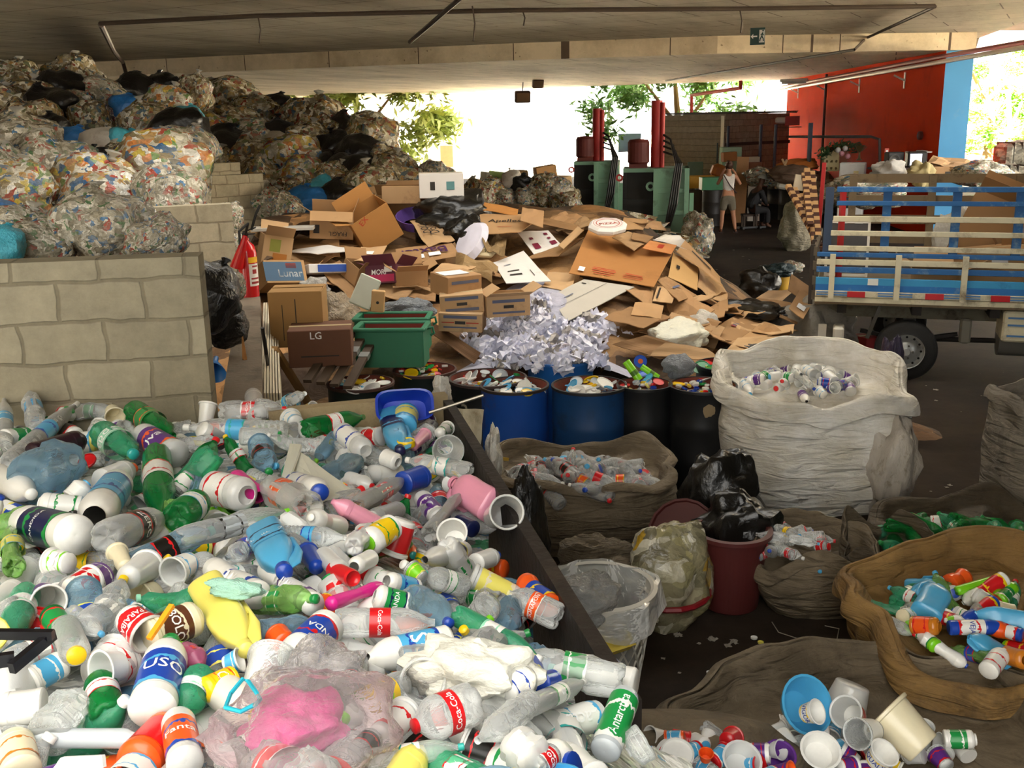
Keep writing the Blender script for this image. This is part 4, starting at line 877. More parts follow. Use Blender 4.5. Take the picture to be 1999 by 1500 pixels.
drum('back black drum with red brown inside, half hidden by cardboard', 1420, 712, 120, bk, cont='tray', n=16, inn='8a2018')
drum('blue drum behind the small striped boxes', 893, 655, 120, bl3, cont='mix', n=14, ribs=False, z=.7)
crump('grey clear film hanging over the sticker drum', PZ(1325, 715, .95), .14, .12, .1, film('aab0b8', .5, .2, .8, 6), 21)
crump('grey clear film behind the white sack', PZ(1450, 715, .85), .22, .15, .12, film('90949c', .5, .2, .8, 6), 22)
crump('dark grey film bag between the cardboard front and the back drum', PZ(1480, 690, .6), .3, .2, .1, film('5c6068', .7, .2, .8, 6), 23)
# ------------------------------------------------------------ open sacks
def sackmat(c, c2, dc, dirt=.4, rough=.75):
    m, N, L, P = nodes('woven_sack'); P.inputs['Roughness'].default_value = rough
    tc = N.new('ShaderNodeTexCoord')
    n = N.new('ShaderNodeTexNoise'); n.inputs['Scale'].default_value = 3; n.inputs['Detail'].default_value = 9; n.inputs['Roughness'].default_value = .7; L.new(tc.outputs['Object'], n.inputs['Vector'])
    mx = N.new('ShaderNodeMix'); mx.data_type = 'RGBA'; mx.inputs[6].default_value = srgb(c); mx.inputs[7].default_value = srgb(c2)
    g = N.new('ShaderNodeMapRange'); g.inputs[1].default_value = .35; g.inputs[2].default_value = .65; L.new(n.outputs[0], g.inputs[0]); L.new(g.outputs[0], mx.inputs[0])
    n2 = N.new('ShaderNodeTexNoise'); n2.inputs['Scale'].default_value = 2.2; n2.inputs['Detail'].default_value = 10; n2.inputs['Roughness'].default_value = .8; mp = N.new('ShaderNodeMapping'); mp.inputs['Location'].default_value = (3, 5, 1); L.new(tc.outputs['Object'], mp.inputs[0]); L.new(mp.outputs[0], n2.inputs['Vector'])
    cr = N.new('ShaderNodeValToRGB'); cr.color_ramp.elements[0].position = .66-dirt*.25; cr.color_ramp.elements[1].position = .78-dirt*.1; L.new(n2.outputs[0], cr.inputs[0])
    m2 = N.new('ShaderNodeMix'); m2.data_type = 'RGBA'; m2.inputs[7].default_value = srgb(dc); L.new(cr.outputs[0], m2.inputs[0]); L.new(mx.outputs[2], m2.inputs[6]); L.new(m2.outputs[2], P.inputs['Base Color'])
    mp3 = N.new('ShaderNodeMapping'); mp3.inputs['Scale'].default_value = (1, 1, 5); L.new(tc.outputs['Object'], mp3.inputs[0])
    n3 = N.new('ShaderNodeTexNoise'); n3.inputs['Scale'].default_value = 3.2; n3.inputs['Detail'].default_value = 8; n3.inputs['Distortion'].default_value = .8; L.new(mp3.outputs[0], n3.inputs['Vector'])
    b = N.new('ShaderNodeBump'); b.inputs['Strength'].default_value = 1; b.inputs['Distance'].default_value = .07; L.new(n3.outputs[0], b.inputs['Height']); L.new(b.outputs[0], P.inputs['Normal'])
    return m
def sack(label, cx, cy, rx, ry, H, m, seed=0, level=.7, tilt=0, var=.12, belly=1.08, base=.86, yaw=0, folds=7, cuff=.12, name='woven_sack', lean=(0, 0), flare=1.0, fold_amp=.04):
    P = PZ(cx, cy, 0); n = 96; v = []; f = []; rings = []
    prof = []
    for i in range(15):
        t = i/14; rr = base+(belly-base)*math.sin(min(1, t*1.5)*math.pi/2) if t < .66 else belly+(flare-belly)*sm(.6, 1, t)
        if t < .08: rr *= .94
        prof.append((rr, t, 0))
    for (rr, dz) in ((flare+.05, -.02), (flare+.09, -cuff*.5), (flare+.1, -cuff), (flare+.07, -cuff*.9), (flare+.03, -cuff*.3), (flare-.02, .0)): prof.append((rr, 1, dz))
    for i in range(1, 6): prof.append((flare-.03-.1*i/5, 1-(1-level)*i/5*1.1, 0))
    prof.append((.4, level-.06, 0)); prof.append((.0, level-.06, 0))
    for (rr, t, dz) in prof:
        for i in range(n):
            a = 2*math.pi*i/n; ca, sa = math.cos(a), math.sin(a)
            rimh = H*(1+var*1.6*nz(ca*1.5+seed*3.1, sa*1.5, seed)+tilt*sa)
            fa = fold_amp*(t**1.5)*math.sin(folds*a+3*nz(ca*2, sa*2, seed)) if rr > .5 else 0
            wr = .05*nz(ca*2.5+seed, sa*2.5, t*4+seed*2)+.025*nz(ca*7+seed, sa*7, t*9)
            q = (rr+(fa+wr if rr > .5 else 0))
            ex = 1/ (abs(ca)**3.2+abs(sa)**3.2)**(1/3.2)*.9+.1
            zz = rimh*t+dz*H if t > level*.8 else H*t*(1+var*.3*nz(ca, sa, 3))
            v.append((rx*q*ca*ex+lean[0]*t, ry*q*sa*ex+lean[1]*t, max(.005, zz+.02*nz(ca*5, sa*5, t*8+seed))))
    for k in range(len(prof)-1):
        for i in range(n):
            j = (i+1) % n; f.append((k*n+i, k*n+j, k*n+n+j, k*n+n+i))
    o = obj(name, MB().add((v, f)).mesh(name, True), m, M=Matrix.Translation(P) @ RZ(yaw)); tag(o, label, 'sack')
    sd = o.modifiers.new('s', 'SUBSURF'); sd.levels = 1; sd.render_levels = 1
    return P
smw = sackmat('f0ede6', 'd2cbba', '6f5f48', .22); smg = sackmat('786a54', '5c503e', '3a3024', .5); smb = sackmat('5c503e', '463c2e', '2a231b', .6); smy = sackmat('94723e', '755930', '3f311e', .45)
big = sack('huge white woven sack with grimy lower half, mouth open', 1568, 962, .69, .6, 1.04, smw, 3, .78, .10, .10, belly=1.04, base=.96, cuff=.16, folds=6, fold_amp=.05)
tg(obj('tie_string', MB().add(tube([PD(1640, 880, 7.86), PD(1650, 905, 7.8), PD(1655, 925, 7.8)], .007)).add(tube([PD(1640, 880, 7.86), PD(1636, 900, 7.8), PD(1648, 918, 7.8)], .006)).add(tube([PD(1530, 900, 7.84), PD(1590, 895, 7.8), PD(1640, 880, 7.83), PD(1700, 855, 7.85)], .006)), mat('5c3d28', .7)), 'knotted brown string across the front of the white sack', 'string')
crump('greyish white plastic bag hugging the right side of the big sack', PZ(1735, 900, .42), .2, .26, .42, mat('b4aca0', .5, dirt=.25, dc='7a6c54', bump=.8, bs=5), 31)
crump('dark grey woven cloth draped from the cardboard to the truck', PZ(1590, 660, .3), .55, .5, .45, mat('8d877c', .8, dirt=.3, dc='5c564c', bump=1, bs=6), 33, 20)
bcx = sack('open brown sack brimming with clear bottles beside the bin wall', 1135, 1052, .62, .44, .6, smg, 5, .8, .05, .14, cuff=.1, folds=5, base=.8)
sack('small slumped brown sack of glassy bottles right of the red bin', 1585, 1175, .36, .3, .42, smg, 8, .72, .1, .25, folds=4, cuff=.25, fold_amp=.08)
sack('dark collapsed sack between the slumped sack and the green bottle sack', 1725, 1175, .26, .28, .46, smb, 11, .5, 0, .3, folds=4, cuff=.3, fold_amp=.1)
sack('dark sack holding green bottles at the right edge', 1900, 1105, .62, .4, .34, smb, 13, .72, .12, .3, folds=5, cuff=.15)
sack('yellow brown sack with coloured detergent bottles at lower right', 1965, 1345, .72, .6, .5, smy, 17, .72, .08, .22, folds=5, cuff=.3, fold_amp=.07, flare=1.05)
sack('grey brown sack in the bottom corner holding tubs and basin', 1690, 1560, .78, .62, .36, smg, 19, .62, .12, .22, folds=5, cuff=.25, fold_amp=.08)
sack('tall grey sack standing alone at the right edge', 2040, 1025, .42, .38, 1.0, sackmat('8a8276', '6a6256', '3a342c', .5), 23, .8, 0, .1, folds=5, belly=1.05, base=.98)
crump('dark grey film bag behind the red brown bin', PZ(1410, 985, .42), .27, .2, .36, blk, 35, 0, -10)
crump('black bag draped over the tilted bin lid', PZ(1440, 1035, .42), .26, .2, .24, blk, 37, 0)
crump('black plastic strip hanging between bin wall and bottle sack', PZ(1028, 1040, .62), .12, .1, .35, blk, 39, 0)
crump('beige cloth bundle behind the lattice basket', PZ(1170, 1120, .3), .28, .18, .22, smg, 41)
# translucent bag with red ribbon
P = PZ(1302, 1215, 0)
o = thing('tied_bag', 'dirty translucent bag of cups tied with a red ribbon', 'bag', P)
obj('bag_body', MB().add(blob(44, 40, 28, .16, 1.8, 1), T(0, 0, .3) @ S(.25, .21, .36)).mesh('bag_body', True), trashmat(3, ['b8b090', '8d8668', 'd8d2bc', 'a0986c', 'c8a030', '6a6450', 'd0cab4', '8a8468'], 9, .25, '9c9474', .5), o)
obj('ribbon', MB().add(tube([(.245*math.cos(a/9*3.14), -.225*math.sin(a/9*3.14), .22-.03*math.sin(a/9*3.14)) for a in range(10)], .018, 6)), mat('8a1620', .4), o)
# red brown bin
def bucket(label, P, r0, r1, h, m, ribs=0, name='bucket', M=None, handle=None, t=.012, lip=.02, cat='bucket', n=48):
    o = thing(name, label, cat, M=M if M is not None else Matrix.Translation(P))
    fn = (lambda p, a: (p[0]*(1+.012*(1 if math.sin(ribs*a) > .2 else -1)*(1 if p[2] < h*.85 else 0)), p[1]*(1+.012*(1 if math.sin(ribs*a) > .2 else -1)*(1 if p[2] < h*.85 else 0)), p[2])) if ribs else None
    obj('body', MB().add(lathe([(0, 0), (r0*.96, 0), (r0, .01)]+[(r0+(r1-r0)*k/8, h*k/8) for k in range(1, 9)]+[(r1-t, h), (r0-t, t), (0, t)], n, fn)).mesh('body', not ribs), m, o)
    obj('rim', MB().add(lathe([(r1-t, h+.002), (r1+lip, h), (r1+lip, h-.025), (r1, h-.03)], n)).mesh('rim', True), m, o)
    if handle: obj('handle', MB().add(tube([(r1*math.cos(rad(a)), r1*.2-r1*1.0*math.sin(rad(a)), h-.02-.0*a) for a in range(0, 181, 15)], .006)), handle, o)
    return o
rb = mat('542220', .5, var=.1, dirt=.1, dc='4a2420')
bucket('tall ribbed red brown waste bin with open top', PZ(1424, 1178, 0), .175, .225, .5, rb, 24, 'waste_bin', cat='bin')
o = thing('bin_cover', 'tilted red brown bin lid behind the bin', 'lid', M=Matrix.Translation(PZ(1335, 1045, .3)) @ RX(60) @ RY(-25))
obj('lid', LIDM, rb, o, S(.24, .24, .2))
# lattice basket with clear liner
P = PZ(1168, 1345, 0)
o = thing('laundry_basket', 'tall white plastic lattice basket lined with clear film', 'basket', P)
r0, r1, h = .21, .285, .6; wm = mat('c8c4b8', .5)
mb = MB()
for k in range(22):
    for sg in (1, -1):
        pts = []
        for s_ in range(7):
            t = s_/6; a = 2*math.pi*k/22+sg*t*1.0; r = r0+(r1-r0)*t; pts.append((r*math.cos(a), r*math.sin(a), .05+t*(h-.12)))
        mb.add(tube(pts, .0065, 4, False))
obj('lattice', mb, wm, o)
obj('rim', MB().add(lathe([(r1-.015, h-.08), (r1+.005, h-.08), (r1+.02, h), (r1, h+.01), (r1-.015, h)], 40)).mesh('rim', True), wm, o)
obj('base', MB().add(lathe([(0, 0), (r0, 0), (r0+.01, .07), (r0-.01, .07), (r0-.02, .02), (0, .02)], 40)).mesh('base', True), wm, o)
lf = film('d8d8d4', .3, .12, 1, 5)
tag(obj('film_liner', MB().add(lathe([(.0, .06), (.17, .06), (.22, .2), (.26, .5), (.29, .61), (.31, .6), (.33, .45)], 40, lambda p, a: (p[0]*(1+.06*math.sin(5*a)+.12*nz(math.cos(a)*2, math.sin(a)*2, p[2]*5)), p[1]*(1+.06*math.sin(5*a)+.1*nz(math.cos(a)*2, math.sin(a)*2, p[2]*5)), p[2]+.06*nz(math.cos(a)*2, math.sin(a)*2, 5)*(p[2] > .3))), Matrix.Translation(P)).mesh('film_liner', True), lf), 'clear plastic film liner folded over the lattice basket', 'liner')
crump('clear plastic film swelling out between bin wall and basket', PZ(1135, 1170, .62), .2, .16, .12, lf, 47, 30)
def cbx(label, P, s, m, rz, rx=0, name='plastic_tray', cat='tray'):
    t = thing(name, label, cat, M=Matrix.Translation(P) @ RZ(rz) @ RX(rx)); L, W, H = s
    mb = MB().add(box(L, W, .006, (0, 0, 0)))
    for (sx, sy, c) in ((L, .006, (0, -W/2, H/2)), (L, .006, (0, W/2, H/2)), (.006, W, (-L/2, 0, H/2)), (.006, W, (L/2, 0, H/2))): mb.add(box(sx, sy, H, c))
    obj('tray_body', mb, m, t); mb = MB()
    for (sx, sy, c) in ((L+.02, .015, (0, -W/2, H)), (L+.02, .015, (0, W/2, H)), (.015, W, (-L/2, 0, H)), (.015, W, (L/2, 0, H))): mb.add(box(sx, sy, .006, c))
    obj('rim', mb, m, t); return t
cbx('yellow tray showing inside the lined basket', PZ(1185, 1255, .42), (.2, .13, .06), mat('d8c050', .5), 30, 40)
cbx('white tray at the bottom of the lined basket', PZ(1190, 1325, .3), (.16, .1, .05), mat('b8b8d0', .5), 60, 30)
# lattice of odd litter on the floor
for i, (x, y, s_) in enumerate(((1472, 1247, .02), (1485, 1256, .018), (1385, 1315, .018), (1345, 1365, .02), (1362, 1363, .018), (1640, 770, .03), (1650, 840, .02), (1290, 1000, .02))):
    M = Matrix.Translation(PZ(x, y, .005)) @ S(s_, s_, .6*s_); tag(obj('bottle_cap', CAPM, capmat['y' if i % 2 else 'w'], M=M), 'dusty pale cap lying loose on the dark floor', 'cap', 'loose caps on the floor')
tg(obj('thin_stick', MB().add(tube([PZ(1410, 1296, .01), PZ(1478, 1324, .03)], .004)), mat('8d7a5c', .8)), 'thin pale stick on the floor near the tub sack', 'stick')
tg(obj('loose_string', MB().add(tube([PZ(x, y, .01) for x, y in ((1507, 1215), (1520, 1235), (1560, 1248), (1630, 1250), (1665, 1262))], .003)).add(tube([PZ(x, y, .01) for x, y in ((1610, 1222), (1638, 1228), (1634, 1248), (1660, 1262))], .003)), mat('8d8678', .8)), 'loose pale string curling on the floor by the slumped sack', 'string')
rl = random.Random(4)
for i in range(46):
    x, y = (rl.uniform(1300, 1620), rl.uniform(470, 560)) if i < 16 else (rl.uniform(1760, 1990), rl.uniform(740, 960)) if i < 30 else (rl.uniform(1290, 1440), rl.uniform(1240, 1420))
    p = PZ(x, y, .004)
    if i < 16 and hcard(p.x, p.y) > .05: continue
    s_ = rl.uniform(.015, .05)
    tag(obj('litter_scrap', paps[i % 8], mat('8d867a', .8), M=Matrix.Translation(p) @ RZ(rl.uniform(0, 360)) @ S(s_, s_, s_*.3)), 'tiny pale scrap of litter on the dark floor', 'litter', 'scraps on the floor')
# ------------------------------------------------------------ truck
A = PZ(1590, 592, .86); B = PZ(2000, 606, .86); U = (B-A); U.z = 0; U.normalize(); W = V((-U.y, U.x, 0))
if W.y < 0: W = -W
O = V((A.x, A.y, 0)); TM = Matrix((U, W, V((0, 0, 1)))).transposed().to_4x4(); TM.translation = O
truck = thing('flatbed_truck', 'old small flatbed truck with blue and white wooden stake sides', 'truck', M=TM)
def ux(px, py=590):                      # along the near side
    d = ray(px, py); n_ = W; t = (O-CAM).dot(n_)/d.dot(n_); return (CAM+d*t-O).dot(U), (CAM+d*t).z
zz = lambda y: ux(1760, y)[1]
LT = 4.6
wpt = mat('cfc9ae', .7, var=.12, dirt=.35, dc='6b5a44', scale=6); bpt = mat('1f5f9c', .6, var=.2, dirt=.3, dc='8aa4b0', scale=8); bpt2 = mat('2f8fc4', .55, var=.15, dirt=.15, dc='1d5a8c', scale=5); wood = mat('7a6a52', .85, var=.2, dirt=.2); dk = mat('241f1b', .8)
def rail(y0, y1, m, name, x0=0., off=0., th=.035, x1=None):
    z0, z1 = zz(y1), zz(y0); x1 = x1 or LT
    return obj(name, MB().add(box(x1-x0, th, z1-z0, ((x0+x1)/2, off, (z0+z1)/2), b=.004)), m, truck)
zf = zz(590)
obj('bed_floor', MB().add(box(LT, 2.15, .08, (LT/2, 1.08, zf-.01))), wood, truck)
rail(545, 559, bpt2, 'side_board'); rail(558, 571, mat('1c6cb4', .55, var=.12, dirt=.12, dc='8aa4b0'), 'side_board'); rail(571, 583, wpt, 'reflector_rail', off=-.005); rail(584, 594, wpt, 'frame_rail')
rail(524, 535, bpt, 'side_rail'); rail(509, 520, wpt, 'side_rail'); rail(495, 504, bpt, 'side_rail')
rail(482, 492, wpt, 'stake_rail', ux(1611)[0]); rail(452, 462, wpt, 'stake_rail', ux(1614)[0]); rail(423, 434, wpt, 'stake_rail', ux(1617)[0])
rail(393, 402, bpt, 'stake_rail', ux(1622)[0]); rail(365, 375, bpt, 'stake_rail', ux(1621)[0], th=.06)
for px in (1624, 1752, 1882, 2010): x = ux(px, 540)[0]; obj('post', MB().add(box(.06, .05, zz(498)-zz(586), (x, -.045, (zz(498)+zz(586))/2))), wpt, truck)
for px in (1617, 1730, 1866, 1990): x = ux(px, 430)[0]; obj('stake', MB().add(box(.09, .05, zz(366)-zz(500), (x, .045, (zz(366)+zz(500))/2))), bpt if px != 1617 else mat('2c3e58', .6), truck)
for px in (1671, 1824, 1953): x = ux(px, 576)[0]; obj('reflector', MB().add(box(.19, .01, .065, (x, -.03, zz(577)))), mat('b81420', .3), truck)
for px in (1608, 1640, 1728, 1766, 1858, 1898, 1985):
    x = ux(px, 576)[0]; obj('reflector', MB().add(box(.16, .008, .014, (x, -.028, zz(574)))).add(box(.16, .008, .014, (x, -.028, zz(579)))), mat('4a7ab0', .4), truck)
x = ux(1704, 552)[0]; pl = obj('plate', MB().add(box(.11, .008, .07, (x, -.025, zz(552)))), mat('d8dcd8', .5), truck)
# far side
for z, m in ((1.1, wood), (1.35, wood), (1.6, wood), (1.85, wood), (2.12, wood)): obj('far_rail', MB().add(box(LT-.3, .04, .11, (LT/2+.15, 2.12, z+.02))), m, truck)
for x in (.35, 1.3, 2.3, 3.3): obj('far_stake', MB().add(box(.09, .06, 1.35, (x, 2.07, 1.5))), wood, truck)
# tail end
for z in (.95, 1.12, 1.29, 1.45): obj('tail_rail', MB().add(box(.04, 2.1, .1, (-.02, 1.06, z))), mat('5a5244', .8, dirt=.3), truck)
for y in (.06, .55, 1.05, 1.55, 2.05): obj('tail_post', MB().add(box(.05, .05, .68, (-.05, y, 1.18))), mat('332c26', .8), truck)
# chassis
obj('chassis', MB().add(box(LT, .1, .2, (LT/2+.1, .7, zf-.2))).add(box(LT, .1, .2, (LT/2+.1, 1.5, zf-.2))).add(box(LT, .05, .06, (LT/2, .35, zf-.09))), mat('6b6656', .8, dirt=.3), truck)
for x in (.3, 1.1, 1.9, 2.7): obj('cross_member', MB().add(box(.1, 2.0, .12, (x, 1.08, zf-.1))), dk, truck)
obj('mudguard', MB().add(box(.12, .3, .22, (.28, .12, .48), b=.02)), mat('c8c4b8', .6, dirt=.2), truck)
obj('mudguard', MB().add(box(.09, .04, .2, (.1, .1, .5)), RY(0)), mat('c8c4b8', .6, dirt=.2), truck)
obj('strut', MB().add(bar((.72, .3, zf-.1), (.6, .3, .42), .05, .04)), mat('55524a', .6), truck)
tx = ux(2040, 620)[0]; obj('toolbox', MB().add(box(.9, .5, .34, (tx+.05, .3, .66), b=.02)), wpt, truck)
for z in (.56, .68, .76): obj('toolbox_stripe', MB().add(box(.5, .006, .02, (tx-.1, .045, z))), mat('4a7ab0', .5), truck)
obj('fuel_tank', MB().add(lathe([(0, -.5), (.2, -.48), (.2, .48), (0, .5)], 20), T(tx+.1, .5, .45) @ RY(90)).mesh('fuel_tank', True), mat('6a6862', .5), truck)
def wheel(x, y, s=1):
    w = obj('wheel', MB().add(lathe([(.2, -.02), (.24, 0), (.28, .0), (.325, .02), (.338, .05), (.338, .17), (.325, .2), (.24, .22), (.2, .2)], 40), T(x, y, .338) @ RX(-90)).mesh('wheel', True), mat('191817', .8, bump=.3, bs=40), truck)
    obj('wheel_rim', MB().add(lathe([(.2, .01), (.192, .012), (.185, .06), (.16, .075), (.13, .06), (.11, .02), (.08, .0), (.045, -.01), (.04, -.04), (0, -.04)], 36), T(x, y, .338) @ RX(-90)).mesh('wheel_rim', True), mat('a8aaa8', .4, metal=.5, dirt=.2), w)
    mb = MB()
    for k in range(5): a = k*1.2566; mb.add(lathe([(0, -.02), (.012, -.02), (.012, .02)], 6), T(x+.072*math.cos(a), y-.01, .338+.072*math.sin(a)) @ RX(-90))
    obj('lug_nuts', mb, mat('5c5a55', .4, metal=.6), w)
    mb = MB()
    for k in range(12): a = k*.5236; mb.add(lathe([(0, 0), (.014, 0)], 8), T(x+.158*math.cos(a), y+.048, .338+.158*math.sin(a)) @ RX(90))
    obj('vent_holes', mb, mat('0c0b0a', .9), w)
wx = ux(1770, 676)[0]
wheel(wx, .02); wheel(wx, 1.85)
obj('axle', MB().add(tube([(wx, .1, .338), (wx, 2.0, .338)], .06)).add(tube([(wx+.2, .5, .4), (wx+1.6, .5, .42)], .03)), dk, truck)
obj('leaf_spring', MB().add(bar((wx-.5, .35, .5), (wx, .35, .4), .06, .04)).add(bar((wx, .35, .4), (wx+.55, .35, .5), .06, .04)), dk, truck)
obj('shackle', MB().add(box(.12, .1, .28, (ux(1890, 650)[0], .3, .55), b=.02)), mat('7a766a', .7), truck)
def inT(x, y, z): return (TM @ V((x, y, z)))
ty = math.degrees(math.atan2(U.y, U.x))
# load on truck
carton('brown carton with a white label on the truck bed', inT(1.95, .75, zf+.04), (.75, .5, .5), ty+6, 0, -6, cb(0), open_=False, marks=[('f', .02, .75, .17, .11, 'W')])
carton('big tilted brown carton on the truck, inner left', inT(1.9, 1.4, zf+.3), (.9, .5, .75), ty-8, 0, 22, cb(3), (40, 20, None, None))
carton('brown carton leaning high at the truck front', inT(2.85, 1.3, zf+.55), (.9, .6, .8), ty+10, 0, -24, cb(1), open_=False, marks=[('f', 0, .6, 0, 0, ('SYBR', 'k', .12))])
carton('low brown carton behind the truck side, middle', inT(1.35, .7, zf+.04), (.6, .5, .28), ty-4, 0, 0, cb(2), (70, 40, 60, 60))
carton('brown carton at the far right of the truck bed', inT(2.9, .7, zf+.04), (.7, .5, .55), ty+3, 0, 5, cb(4), (50, 40, None, None))
carton('dark brown carton lying behind the label carton on truck', inT(2.4, 1.1, zf+.04), (.7, .5, .4), ty-12, 0, 0, cb(3), (20, 40, 30, 60))
crump('purple grey film bag between the cartons on the truck', inT(2.5, 1.0, zf+.55), .3, .25, .35, film('9a98b0', .6, .2, .9, 6), 51)
crump('white sheet of foam on the truck behind the slats', inT(1.55, 1.7, zf+.5), .25, .1, .35, mat('c8c8c0', .7, bump=.6, bs=9), 53)
o = thing('framed_board', 'pale framed dark panel standing at the rear of truck bed', 'frame', M=TM @ T(.32, 1.15, zf))
obj('panel', MB().add(box(.45, .02, .6, (0, 0, .45))), mat('4c4a4c', .5), o)
mb = MB()
for (a, b) in (((-.24, 0, .1), (-.24, 0, .78)), ((.24, 0, .1), (.24, 0, .78)), ((-.25, 0, .77), (.25, 0, .77)), ((-.25, 0, .12), (.25, 0, .12))): mb.add(bar(a, b, .035, .03))
obj('frame_edge', mb, wht, o)
tg(obj('red_post', MB().add(bar(inT(.24, .3, .9), inT(.24, .3, 2.1), .08, .05)), mat('b01c1c', .6)), 'red wooden post standing inside the rear of truck', 'post')
tg(obj('red_post', MB().add(bar(inT(-.06, 1.9, .95), inT(-.02, 1.9, 2.35), .07, .05)), mat('b01c1c', .6)), 'red post beyond the striped slats at the tail', 'post')
zs = [mat('c09868', .8, var=.1), mat('4a2a1c', .8, var=.1)]
for i, (a, b) in enumerate((((1538, 362), (1600, 480)), ((1550, 368), (1602, 492)), ((1575, 330), (1590, 480)), ((1585, 336), (1598, 470)), ((1562, 380), (1606, 500)), ((1570, 340), (1582, 440)))):
    pa, pb = PD(a[0], a[1], 13.2), PD(b[0], b[1], 12.7); mb = MB(); n_ = 18
    for k in range(n_):
        o_ = V((.008 if k % 2 else 0, 0, 0)); v, f = bar(pa.lerp(pb, k/n_), pa.lerp(pb, (k+1)/n_), .07, .05); mb.add((v, f), mi=k % 2)
    tag(obj('striped_slat', mb, zs), 'notched wooden slat with dark stripes leaning on the truck tail', 'slat', 'striped slats at the truck tail')
tg(obj('carton_flap', MB().add(box(.28, .03, .2), Matrix.Translation(PD(1571, 358, 13.4)) @ RY(8)), mat('d4ccb4', .8)), 'small pale board tucked among the striped slats', 'board')
# things by the truck tail
crump('round shiny black rubbish bag on the floor by the truck', PZ(1482, 562, .28), .34, .3, .3, blk, 61)
bucket('yellow bucket with dark film spilling over its rim', PZ(1522, 565, 0), .14, .18, .36, mat('c89a2c', .5), cat='bucket')
crump('dark crumpled film over the yellow bucket', PZ(1520, 528, .42), .26, .2, .12, mat('2a3c40', .3, bump=.9, bs=8), 63)
crump('pale plastic bits heaped behind the yellow bucket', PZ(1545, 522, .4), .22, .2, .1, BM['e'], 65)
crump('tall sack standing before the black drums', PZ(1553, 445, .5), .34, .35, .62, sackmat('a8a08a', '8d846e', '6a5c44', .3), 67, amp=.2)
crump('grey lump of rubbish right of the front press', PZ(1362, 460, .5), .35, .4, .5, BM['e'], 69)
carton('red carton with white dots on the floor behind the big sack', PZ(1700, 678, .05), (.4, .3, .16), 20, 0, 0, mat('a01c24', .5), open_=False, marks=[('f', -.1, .5, .02, .02, 'W'), ('f', 0, .5, .02, .02, 'W'), ('f', .1, .5, .02, .02, 'W')])
crump('dark purple film behind the right edge of the white sack', PZ(1735, 745, .55), .1, .2, .4, mat('241a38', .35, bump=.9, bs=8), 71)
# ------------------------------------------------------------ presses
def press(label, px, base_y, d, w, dpt, h, rz, cyl):
    P = PD(px, base_y, d); P.z = 0
    o = thing('baling_press', label, 'press', M=Matrix.Translation(P) @ RZ(rz))
    gm = mat('7ca488', .55, var=.1, dirt=.2, dc='3c4a3c', scale=3); dm = mat('22211d', .7); rd = mat('a82018', .5, var=.1)
    t = .08
    mb = MB().add(box(w, t, h, (0, dpt/2, h/2))).add(box(t, dpt, h, (w/2-t/2, 0, h/2))).add(box(w, dpt, t, (0, 0, h-t/2)))
    mb.add(box(w*.52, t, h, (w*.24, -dpt/2, h/2)))
    obj('housing', mb, gm, o)
    obj('chamber', MB().add(box(t, dpt-.1, h-.1, (-w/2+t/2, 0, h/2))).add(box(w*.46, .04, h*.98, (-w*.26, -dpt/2+.12, h/2))).add(box(w*.46, .1, .12, (-w*.26, -dpt/2+.05, h*.62))), dm, o)
    for z in (.25, .5, .75): obj('cross_rib', MB().add(box(w*.5, .06, .1, (w*.25, -dpt/2-.06, h*z), b=.01)), gm, o)
    for x in (.0, .5): obj('upright', MB().add(box(.1, .12, h, (w*x-(.05 if x else 0), -dpt/2-.06, h/2))), gm, o)
    obj('control_box', MB().add(box(.16, .08, .3, (w*.18, -dpt/2-.12, h*.25), b=.01)), mat('b8b4a4', .5), o)
    obj('lift_eye', MB().add(lathe([(.05, -.03), (.1, -.03), (.1, .03), (.05, .03), (.05, -.03)], 14), T(-w*.08, -dpt/2-.05, h*.8) @ RX(90)), gm, o)
    obj('lift_eye', MB().add(lathe([(.04, -.03), (.08, -.03), (.08, .03), (.04, .03), (.04, -.03)], 14), T(-w*.55, -dpt/2, h*.9) @ RX(90)), rd, o)
    obj('cylinder', MB().add(lathe([(0, 0), (.12, 0), (.12, cyl), (0, cyl)], 20), T(0, 0, h)).add(lathe([(0, 0), (.05, 0), (.05, cyl*.97), (0, cyl*.97)], 10), T(.13, -.08, h)).mesh('cylinder', True), rd, o)
    obj('motor', MB().add(lathe([(0, 0), (.2, 0), (.24, .04), (.24, .46), (.2, .52), (0, .54)], 20), T(-w*.27, 0, h+.08)).add(box(.4, .4, .08, (-w*.27, 0, h+.04))).mesh('motor'), mat('6b2a22', .6), o)
    for k in range(4): obj('hose', MB().add(tube([(.14, -.1, h+.7-.12*k), (.3+.05*k, -.25, h+.6-.12*k), (.42+.04*k, -dpt/2-.1, h+.1), (.3+.05*k, -dpt/2-.18, h*.6), (.22+.03*k, -dpt/2-.15, h*.35)], .025, 6)), mat('151413', .5), o)
    obj('ram_rod', MB().add(bar((w*.5+.06, -dpt/2, h*.15), (w*.5+.06, -dpt/2, h*.72), .09, .09)), gm, o)
    return o
press('nearer green baling press with tall red ram cylinder', 1281, 300, 22.5, 1.42, 1.1, PD(1281, 327, 22.5).z, -8, 1.42)
press('farther green baling press with shorter red ram cylinder', 1166, 300, 26, 1.12, 1.1, PD(1166, 314, 26).z, -8, 1.28)
